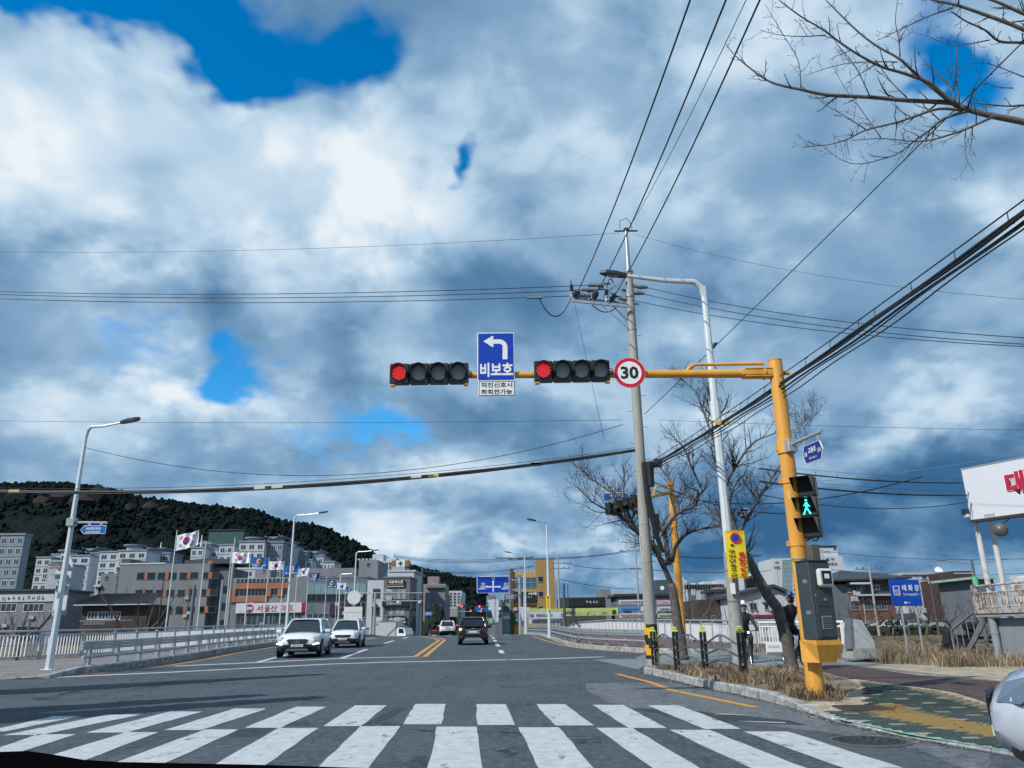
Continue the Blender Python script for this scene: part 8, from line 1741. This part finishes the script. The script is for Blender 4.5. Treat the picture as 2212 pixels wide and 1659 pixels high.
# branches reaching in at the top right from a tree beside the pavement
YT = 8.6
TB = [([(2400, 940), (2179, 885), (1900, 830), (1700, 770), (1640, 745), (1340, 730), (1060, 705), (760, 690), (560, 650), (380, 610), (280, 560), (160, 470), (70, 390), (15, 320)], YT, YT+.5, .052, .005),
      ([(1700, 770), (1560, 660), (1490, 600), (1300, 530), (1160, 490), (1000, 410), (860, 320), (720, 215), (560, 120), (400, 0)], YT+.1, YT-.3, .030, .008), ([(1620, 720), (1420, 560), (1280, 430), (1120, 340), (980, 235), (840, 100), (740, 0)], YT+.1, YT+.2, .026, .008),
      ([(1720, 800), (1560, 790), (1400, 840), (1250, 890), (1030, 945), (900, 1010), (760, 1050), (590, 1065)], YT+.1, YT-.4, .022, .004), ([(1760, 810), (1600, 860), (1500, 940), (1400, 1010), (1300, 1090), (1200, 1140), (1060, 1130)], YT+.1, YT+.5, .022, .005),
      ([(1950, 850), (1750, 940), (1600, 990), (1480, 1020), (1350, 1025), (1150, 1005), (930, 1020)], YT, YT-.2, .018, .004), ([(2400, 330), (2179, 215), (1920, 115), (1700, 40), (1520, 0), (1400, -40)], YT+.3, YT+.5, .040, .012),
      ([(2400, 330), (2179, 310), (2000, 300), (1900, 220), (1750, 150), (1650, 80)], YT+.3, YT, .026, .008), ([(1660, 60), (1480, 120), (1270, 220), (1120, 290)], YT, YT-.1, .012, .004), ([(1710, 750), (1695, 560), (1690, 330), (1700, 250)], YT, YT-.3, .011, .003), ([(1280, 410), (1268, 270), (1245, 150), (1262, 0)], YT+.2, YT, .010, .004),
      ([(2400, 780), (2179, 765), (2050, 770), (1800, 745)], YT+.2, YT+.1, .02, .008), ([(1930, 290), (1700, 330), (1600, 310), (1440, 250)], YT+.1, YT+.1, .010, .003), ([(2400, 180), (2179, 100), (2000, 20), (1850, -30)], YT+.4, YT+.4, .036, .014), ([(1770, 880), (1750, 1000), (1760, 1150), (1815, 1240)], YT, YT, .008, .003),
      ([(2179, 560), (2030, 500), (1900, 460), (1720, 460)], YT+.5, YT+.4, .010, .003), ([(2100, 640), (1980, 630), (1880, 590), (1820, 530)], YT+.4, YT+.4, .009, .003), ([(1060, 700), (960, 490), (840, 340), (770, 250)], YT+.2, YT+.1, .009, .003), ([(560, 640), (540, 440), (430, 250), (300, 30)], YT+.4, YT+.3, .009, .003), ([(740, 255), (560, 265), (380, 250), (258, 215)], YT-.2, YT-.2, .009, .003),
      ([(1260, 450), (1000, 450), (800, 480), (580, 552)], YT+.1, YT, .009, .003), ([(1140, 1000), (1000, 800), (880, 640), (780, 460)], YT, YT+.1, .008, .003), ([(1030, 940), (860, 830), (740, 760), (650, 680)], YT-.2, YT-.2, .008, .003), ([(1200, 1140), (1000, 1190), (850, 1160), (735, 1070)], YT+.4, YT+.3, .008, .003), ([(1330, 710), (1220, 600), (1140, 490), (1080, 420)], YT+.2, YT+.2, .010, .003), ([(1680, 740), (1640, 620), (1540, 520), (1450, 440)], YT, YT, .016, .004)]
LT = [(traced(fT, p, a, c), r0, r1) for p, a, c, r0, r1 in TB]
j0 = W(*fT(2400, 940), YT); j1 = W(*fT(2400, 330), YT+.3); bx_ = max(j0.x, j1.x)+2.6
trk = [V((bx_+.3, YT+.4, .1)), V((bx_+.2, YT+.4, 1.8)), V((bx_, YT+.3, 3.6)), V((bx_-.5, YT+.2, 4.9))]
LT += [([trk[-1], V((bx_-1.5, YT+.1, 5.9)), j0], .10, .055), ([trk[-1], V((bx_-1.0, YT+.3, 6.8)), j1], .09, .045), ([trk[-1], V((bx_-.2, YT+.5, 6.5)), V((bx_+.6, YT+1.2, 8.5))], .09, .02)]
tree_from('bare tree reaching knobby branches in at the top right corner', trk[0], trk, LT, 31, (9., 9., 5.), ((.06, .55), (.04, .13), (.02, .04)), 3, bark=BARK2, rmin=.003, trunk_r=(.20, .13), up=.10)
# far bare trees
def bare_tree(label, p, H, spread, seed, rmin=.012, dens=(1.6, 2.2, 2.2), r0=None, grp=None):
    rg = random.Random(seed); p = V(p); top = p+V((rg.uniform(-.3, .3), rg.uniform(-.3, .3), H*.38)); limbs = []
    for i in range(6):
        a = i*math.pi/3+rg.uniform(-.4, .4); e = V((math.cos(a)*spread*rg.uniform(.7, 1.1), math.sin(a)*spread*rg.uniform(.5, 1.), H*rg.uniform(.75, 1.)))
        s = p.lerp(top, rg.uniform(.6, 1.)); limbs.append(([s, s.lerp(p+e, .35)+V((math.cos(a)*.4, math.sin(a)*.4, -.15*H*.2)), s.lerp(p+e, .7)+V((0, 0, -.1)), p+e], (r0 or .03*H)*.6, rmin))
    t = tree_from(label, p, [p, p.lerp(top, .5)+V((rg.uniform(-.15, .15), 0, 0)), top], limbs, seed, dens, ((H*.12, H*.3), (H*.06, H*.15), (H*.03, H*.07)), 3, rmin=rmin, trunk_r=((r0 or .03*H), (r0 or .03*H)*.75), up=.3)
    if grp: t['group'] = grp
    return t
def ft(label, f, c, dbase, dtop, Y, seed, gz=None, rm=.016, sp=.55):
    a = W(*f(c, dbase), Y); b_ = W(*f(c, dtop), Y); gz = a.z if gz is None else gz
    return bare_tree(label, (a.x, Y, gz), b_.z-gz, (b_.z-gz)*sp, seed, rm, grp='bare trees beyond the river')
ft('bare tree in front of the white shop at the left edge', fA, 155, 1160, 850, 75, 41, -1.5, .014, .65); ft('bare tree right of the brown tiled house', fA, 1025, 1150, 860, 80, 42, -1.5, .014, .65); ft('small bare tree under the letters of the mart', fB, 730, 1160, 1000, 100, 43, -.5, .018); ft('bare tree under the red mart sign', fB, 1360, 1100, 960, 100, 44, -.5, .018)
ft('bare tree against the lime banner', fD, 960, 1050, 930, 98, 45, -.1, .018, .7); ft('bare tree right of the second yellow pole', fE, 570, 1010, 715, 84, 46, -.3, .015, .5); ft('bare tree in front of the gabled house', fE, 1165, 1020, 830, 86, 47, -.3, .015, .6); ft('bare tree left of the big yellow banner', fE, 860, 1010, 850, 88, 48, -.3, .015)
ft('bare tree behind the stone marker', fF, 430, 1200, 990, 88, 49, 0, .015, .6); ft('bare tree below the brick house balcony', fF, 600, 1205, 1000, 87, 50, 0, .015, .6); ft('bare tree between the posts of the river sign', fF, 712, 1205, 1010, 86, 51, 0, .015, .6); ft('bare tree right of the river sign', fF, 820, 1205, 990, 86, 52, 0, .015, .6); ft('forked bare tree before the brown slab building', fF, 980, 1200, 985, 85, 53, 0, .015, .6); ft('bare tree behind the iron stairs', fF, 1160, 1200, 1010, 84, 54, 0, .015, .5)
ft('low bare tree left of the brick house', fF, 250, 1195, 985, 89, 55, 0, .015, .7)
# conifers
LEAF = mt('cypress_green', (.010, .020, .014), .9, var=.5, scale=2)
def conifer(label, p, H, r, seed, n=420, leaf=.32, grp=None):
    rg = random.Random(seed); t = thing('conifer', label, 'tree', p, group=grp); B().tube([(0, 0, 0), (0, 0, H*.95)], [.05+.012*H, .02], 8).build('trunk', BARK, t); b = B()
    for i in range(n):
        z = H*(.06+.94*rg.random()**.8); rr = r*(1-(z/H)**1.3)*(.55+.5*rg.random())+.05; a = rg.uniform(0, 2*math.pi); s = leaf*rg.uniform(.6, 1.3)
        b.add(*ico((rr*math.cos(a), rr*math.sin(a), z), s, (1, 1, 1.3), .4, rg))
    b.build('crown', LEAF, t); return t
for i, (c, d, s) in enumerate(((1095, 955, 1.3), (1140, 930, 1.5), (1185, 965, 1.3))): a = W(*fC(c, 1165), 122); q = W(*fC(c, d), 122); conifer(('leftmost dark cypress beside the far blue street sign', 'middle and tallest dark cypress at the street bend', 'rightmost dark cypress left of the beige hall')[i], (a.x, 122, -.4), q.z+.4, s, 60+i, 260, .4, 'cypresses at the street bend')
isl = B(); isl.cbox(-21, 6.5, 0, -12.3, 14.2, .15, .05); struct('added_island', isl.mesh('added_island', SOIL)); isl2 = B(); isl2.cbox(-21, 14.3, 0, -14.6, 19.5, .15, .05); struct('added_island_end', isl2.mesh('added_island_end', SOIL))  # unseen island added to carry the shadow-casting conifers
conifer('tall narrow conifer left outside the picture on the traffic island', (-15, 10, .15), 10.6, 1.0, 71, 700, .3); conifer('second narrow conifer left outside the picture nearest the road', (-13.1, 9.6, .15), 10.0, .9, 72, 700, .3); conifer('third narrow conifer left outside the picture at the island end', (-15.2, 17.4, .15), 10.3, 1.0, 73, 700, .3)  # unseen conifers added to cast the wedge shadows on the left road

# ------------------------------------------------------------------ overhead cables
def cable(label, a, c, s, r, mat=RUBBER, n=22, name='overhead_wire', cat='wire', sides=5): o = V(a); t = thing(name, label, cat, o); B().tube([p-o for p in sag(a, c, s, n)], r, sides).build('wire', mat, t, smooth=180); return t
Wp = lambda c, d, dy=0.: W(*fP(c, d), UY+dy)
cable('leftmost of the three thick wires rising to the top edge', Wp(495, 800), W(1512, -60, 9.5), .25, .017); cable('middle of the three thick wires rising to the top edge', Wp(718, 790), W(1592, -60, 9.5), .25, .017); cable('rightmost of the three thick wires rising to the top edge', Wp(900, 840), W(1668, -60, 9.5), .25, .017); cable('thin grey wire rising from the pole tip to the top edge', Wp(1020, 165), W(1640, -60, 9.5), .2, .008, WIRE)
cable('uppermost dark wire running from the crossarm to the left edge', Wp(660, 752), W(-60, 628, 29), .25, .014); cable('middle dark wire running from the crossarm to the left edge', Wp(590, 808), W(-60, 634, 29.2), .25, .014); cable('lowest dark wire running from the crossarm to the left edge', Wp(520, 868), W(-60, 643, 29.4), .25, .014)
cable('upper dark wire running from the pole to the right edge', Wp(1190, 770), W(2290, 734, 16.5), .3, .012); cable('middle dark wire running from the pole to the right edge', Wp(1150, 840), W(2290, 748, 16.5), .3, .012); cable('lower dark wire running from the pole to the right edge', Wp(1020, 905), W(2290, 752, 16.5), .3, .012)
cable('thin wire from the pole tip to the left edge', Wp(935, 188), W(-60, 543, 30), .3, .007, WIRE); cable('thin wire from the pole tip to the right edge', Wp(1085, 195), W(2290, 652, 17), .4, .006, WIRE)
cable('thin level wire halfway up the pole to the left edge', W(1345, 907, UY), W(-60, 908, 30), .1, .008, WIRE); cable('thin level wire halfway up the pole to the right edge', W(1420, 907, UY), W(2290, 930, 20), .05, .006, WIRE)
lt = W(185, 967, 26.9); cable('slack cable from the left lamp post to the pole', lt, W(1345, 917, UY), 1.35, .011, RUBBER, 30)
cable('long diagonal stay wire rising to the top right corner', W(1392, 895, UY), W(2290, 10, 9.6), .05, .011); q = W(1392, 895, UY).lerp(W(2290, 10, 9.6), .10); p = W(1540, 748, 20.5); t = thing('stay_insulator', 'small dark insulator knob on the diagonal stay wire', 'insulator', p); B().tube([(-.12, 0, -.10), (0, 0, 0), (.12, 0, .10)], [.04, .075, .04], 8).build('knob', CER, t)
cable('thin guy wire dropping from the crossarm end', Wp(450, 960), W(1306, 952, 25), .05, .007, WIRE)
def bundle(label, a, c, s, cables, hooks, tags=()):
    t = thing('cable_bundle', label, 'cable bundle', a); o = V(a); rg = random.Random(5); n = 40; base = sag(a, c, s, n); dirv = (V(c)-V(a)).normalized(); side = dirv.cross(V((0, 0, 1))).normalized()
    for dz, dy, r_, w_, sg_ in cables: B().tube([p-o+V((0, 0, dz-sg_*4*(i/n)*(1-i/n)))+side*(dy+w_*math.sin(i*.9+dz*40)) for i, p in enumerate(base)], r_, 6).build('cable', RUBBER, t, smooth=180)
    for i in range(hooks): k = (i+.5)/hooks*n; p = base[int(k)]-o; B().tube([p+V((0, 0, .13)), p+V((0, 0, .10))+side*.05, p+V((0, 0, .0))+side*.06, p+V((0, 0, -.05))], .006, 4).build('hanger_hook', DKSTEEL, t)
    for k, m_ in tags: p = base[int(k*n)]-o; B().cbox(p.x-.18, p.y-.04, p.z-.07, p.x+.18, p.y-.02, p.z+.05, .01).build('tag', m_, t)
    return t
TAG = mt('cable_tag', (.62, .60, .52), .6); TAGY = mt('cable_tag_yellow', (.60, .45, .16), .6)
bundle('heavy black cable bundle sagging from the pole to the left edge', W(1375, 972, UY), W(-120, 1057, 24.5), .55, [(0, 0, .036, .01, 0), (.03, .02, .024, .02, 0), (-.03, -.02, .026, .02, .03), (.09, 0, .008, 0, -.04)], 0, [(.15, TAGY), (.17, TAG), (.30, TAGY), (.33, TAG), (.54, TAG), (.57, TAG), (.92, TAGY)])
bundle('heavy black cable bundle rising over the yellow pole to the right edge', W(1400, 1008, UY), W(2420, 308, 6.0), .15, [(0, 0, .028, .01, 0), (-.04, .03, .020, .02, .02), (-.065, -.02, .018, .02, .04), (-.09, .02, .012, .03, .10), (.12, 0, .010, 0, -.03), (-.12, 0, .011, .03, .16)], 22, [(.40, TAGY)])
for i, (a, c, s, r_) in enumerate((((1640, 1012), (2080, 1043), .12, .022), ((1640, 1040), (2088, 1070), .12, .026), ((1640, 1068), (2092, 1084), .3, .012))):
    A = W(*a, 21.5); C = W(*c, 24.4); t = cable(('upper black cable between the yellow pole and the billboard', 'middle black cable between the yellow pole and the billboard', 'lowest slack cable between the yellow pole and the billboard')[i], A, C, s, r_)
    if i < 2:
        B().tube([p-A+V((0, 0, .12)) for p in sag(A, C, s*.6, 16)], .005, 4).build('messenger', WIRE, t)
        for k in range(10): p = sag(A, C, s, 20)[k*2+1]-A; B().tube([p, p+V((.03, 0, .06)), p+V((0, 0, .12))], .007, 4).build('hanger_hook', DKSTEEL, t)
cable('pale wire slanting up to the right behind the billboard', W(1700, 1045, 26), W(2290, 960, 30), .2, .009, mt('pale_wire', (.25, .28, .3), .5)); cable('drop cable from the pole to the lower right', W(1410, 1040, UY), W(1700, 1110, 22), .25, .016); cable('second drop cable curving below the tree', W(1415, 1060, UY), W(1990, 1030, 16), .5, .014)
for i, (a, c, Ya, Yc, s) in enumerate(((fC(700, 380), fC(2212, 392), 130, 110, .6), (fC(700, 390), fC(2212, 400), 130, 110, .7), (fC(700, 398), fC(2212, 408), 130, 110, .8), (fC(1010, 545), fC(2212, 490), 112, 110, .5), (fC(1010, 550), fC(2212, 500), 112, 110, .6))): cable(('uppermost far wire across the end of the street', 'second far wire across the end of the street', 'third far wire across the end of the street', 'upper of the two lower far wires right of the dark pole', 'lower of the two lower far wires right of the dark pole')[i], W(*a, Ya), W(*c, Yc), s, .035, WIRE)
for i, (a, c, s) in enumerate(((fD(0, 400), fD(1430, 332), .5), (fD(0, 410), fD(1440, 342), .5), (fD(755, 465), fD(1520, 518), .4), (fD(1590, 332), fD(2900, 372), .6), (fD(1590, 342), fD(2900, 385), .6), (fD(1520, 520), fD(3000, 545), .4), (fD(690, 635), fD(1520, 745), .3))): cable(('upper far wire left of the double crossarm pole', 'lower far wire left of the double crossarm pole', 'far wire between the two crossarm poles', 'upper far wire right of the double crossarm pole', 'lower far wire right of the double crossarm pole', 'low far wire right of the double crossarm pole', 'thin far wire sloping down past the grey annex')[i], W(*a, 110), W(*c, 112), s, .04, WIRE)
for i, (a, c) in enumerate(((fF(100, 690), fF(1500, 745)), (fF(100, 805), fF(1500, 840)))): cable(('upper far wire over the brick house', 'lower far wire over the brick house')[i], W(*a, 115), W(*c, 95), .6, .035, WIRE)

# ------------------------------------------------------------------ dry grass, leaves and litter
STRAW = [mt('straw_pale', (.46, .38, .26), .85), mt('straw_mid', (.30, .23, .15), .9), mt('straw_dark', (.14, .10, .065), .9)]
def grass(name, label, spots, seed, hgt, n_each, lean=.35, rad=.16):
    rg = random.Random(seed); b = B()
    for x, y, z, k in spots:
        if mnoise.noise((x*.6, y*.6, seed)) < -.22: continue
        for i in range(int(n_each*k)):
            a = rg.uniform(0, 6.283); d = rad*rg.random()**.6; px, py = x+d*math.cos(a), y+d*math.sin(a); h = hgt*rg.uniform(.3, 1.1)*(.5+.5*k)*(1+.9*mnoise.noise((x*.9, y*.9, 7))); la = rg.uniform(0, 6.283); lx, ly = math.cos(la)*h*lean*rg.random()*1.6, math.sin(la)*h*lean*rg.random()*1.6
            w = .006+.004*rg.random(); wa = rg.uniform(0, 3.14); wx, wy = math.cos(wa)*w, math.sin(wa)*w; b.mat(rg.choice((0, 0, 1, 1, 2, 2) if mnoise.noise((x*1.3, y*1.3, 2)) > -.05 else (1, 2, 2, 2)))
            b.add([(px-wx, py-wy, z), (px+wx, py+wy, z), (px+lx*.4+wx*.7, py+ly*.4+wy*.7, z+h*.6), (px+lx*.4-wx*.7, py+ly*.4-wy*.7, z+h*.6), (px+lx, py+ly, z+h*(.95-.3*rg.random()))], [(0, 1, 2, 3), (3, 2, 4)])
    o = b.build(name, STRAW, None, label=label, cat='grass'); o['kind'] = 'stuff'
rg = random.Random(12); sp_ = []
for i in range(330):
    y = rg.uniform(13.9, 23.9); xl_ = lerp_pl(KR, y)+.25; xr_ = min(xl_+2.6, 5.2+(y-13.6)*.36); x = xl_+(xr_-xl_)*rg.random()**1.2
    sp_.append((x, y, hfn(y), rg.uniform(.35, 1.0)))
for a in range(26): th = rg.uniform(0, 6.28); sp_.append((PX+.32*math.cos(th), PY+.32*math.sin(th), .13, rg.uniform(.3, .8)))
grass('planter_grass', 'dry straw coloured grass in the planter strip behind the kerb', sp_, 2, .27, 42, .85)
sp_ = [(rg.uniform(10.2, 17.5), y, .02, rg.uniform(.4, 1.)) for y in [rg.uniform(24.6, 33.5) for _ in range(520)]] + [(rg.uniform(11.5, 14.7), rg.uniform(21.8, 24.4), .1, rg.uniform(.3, .9)) for _ in range(150)]
sp_ = [s for s in sp_ if not (s[1] > 24 and s[1] < 28.2 and s[0] < 12.0)]
grass('bank_grass', 'tall dry grass on the bank around the river sign posts', sp_, 3, .60, 36, .5, .3)
sp_ = [(rg.uniform(-34, -15.5), rg.uniform(28.5, 33), .02, rg.uniform(.3, .8)) for _ in range(160)]; sp_ = [s for s in sp_ if s[1] > 31.2]
grass('left_bank_grass', 'thin dry grass at the foot of the left railing', sp_, 4, .4, 26, .4, .3)
sp_ = [(lerp_pl(KR, y)+.3, y, zr(y)+.17, rg.uniform(.2, .7)) for y in [rg.uniform(37, 60) for _ in range(26)]]; grass('kerb_weeds', 'small dry weeds along the right bridge kerb', sp_, 5, .45, 26, .4, .15)
sp_ = [(rg.uniform(20, 75), rg.uniform(76, 92), hterr(40, 84)*0+0, rg.uniform(.4, 1.)) for _ in range(420)]; sp_ = [(x, y, hterr(x, y)-.05, k) for x, y, z, k in sp_]; grass('far_bank_grass', 'brown dry grass on the far river bank', sp_, 6, .9, 24, .4, .9)
lf = B()
for i in range(900):
    y = rg.uniform(9, 24); x = lerp_pl(KR, y) + (rg.uniform(-.22, -.01) if i % 3 else rg.uniform(.2, 2.6)); z = (zr(y)+.006 if i % 3 else hfn(y)+.015); s = rg.uniform(.012, .035); a = rg.uniform(0, 6.28); lf.mat(rg.choice((0, 1, 2)))
    lf.add([(x+s*math.cos(a), y+s*math.sin(a), z), (x-s*.5*math.sin(a), y+s*.5*math.cos(a), z+s*.3), (x-s*math.cos(a), y-s*math.sin(a), z), (x+s*.5*math.sin(a), y-s*.5*math.cos(a), z+s*.2)], [(0, 1, 2, 3)])
o = lf.build('fallen_leaves', STRAW, None, label='brown fallen leaves and grit along the near right kerb', cat='leaves'); o['kind'] = 'stuff'

set_letters()
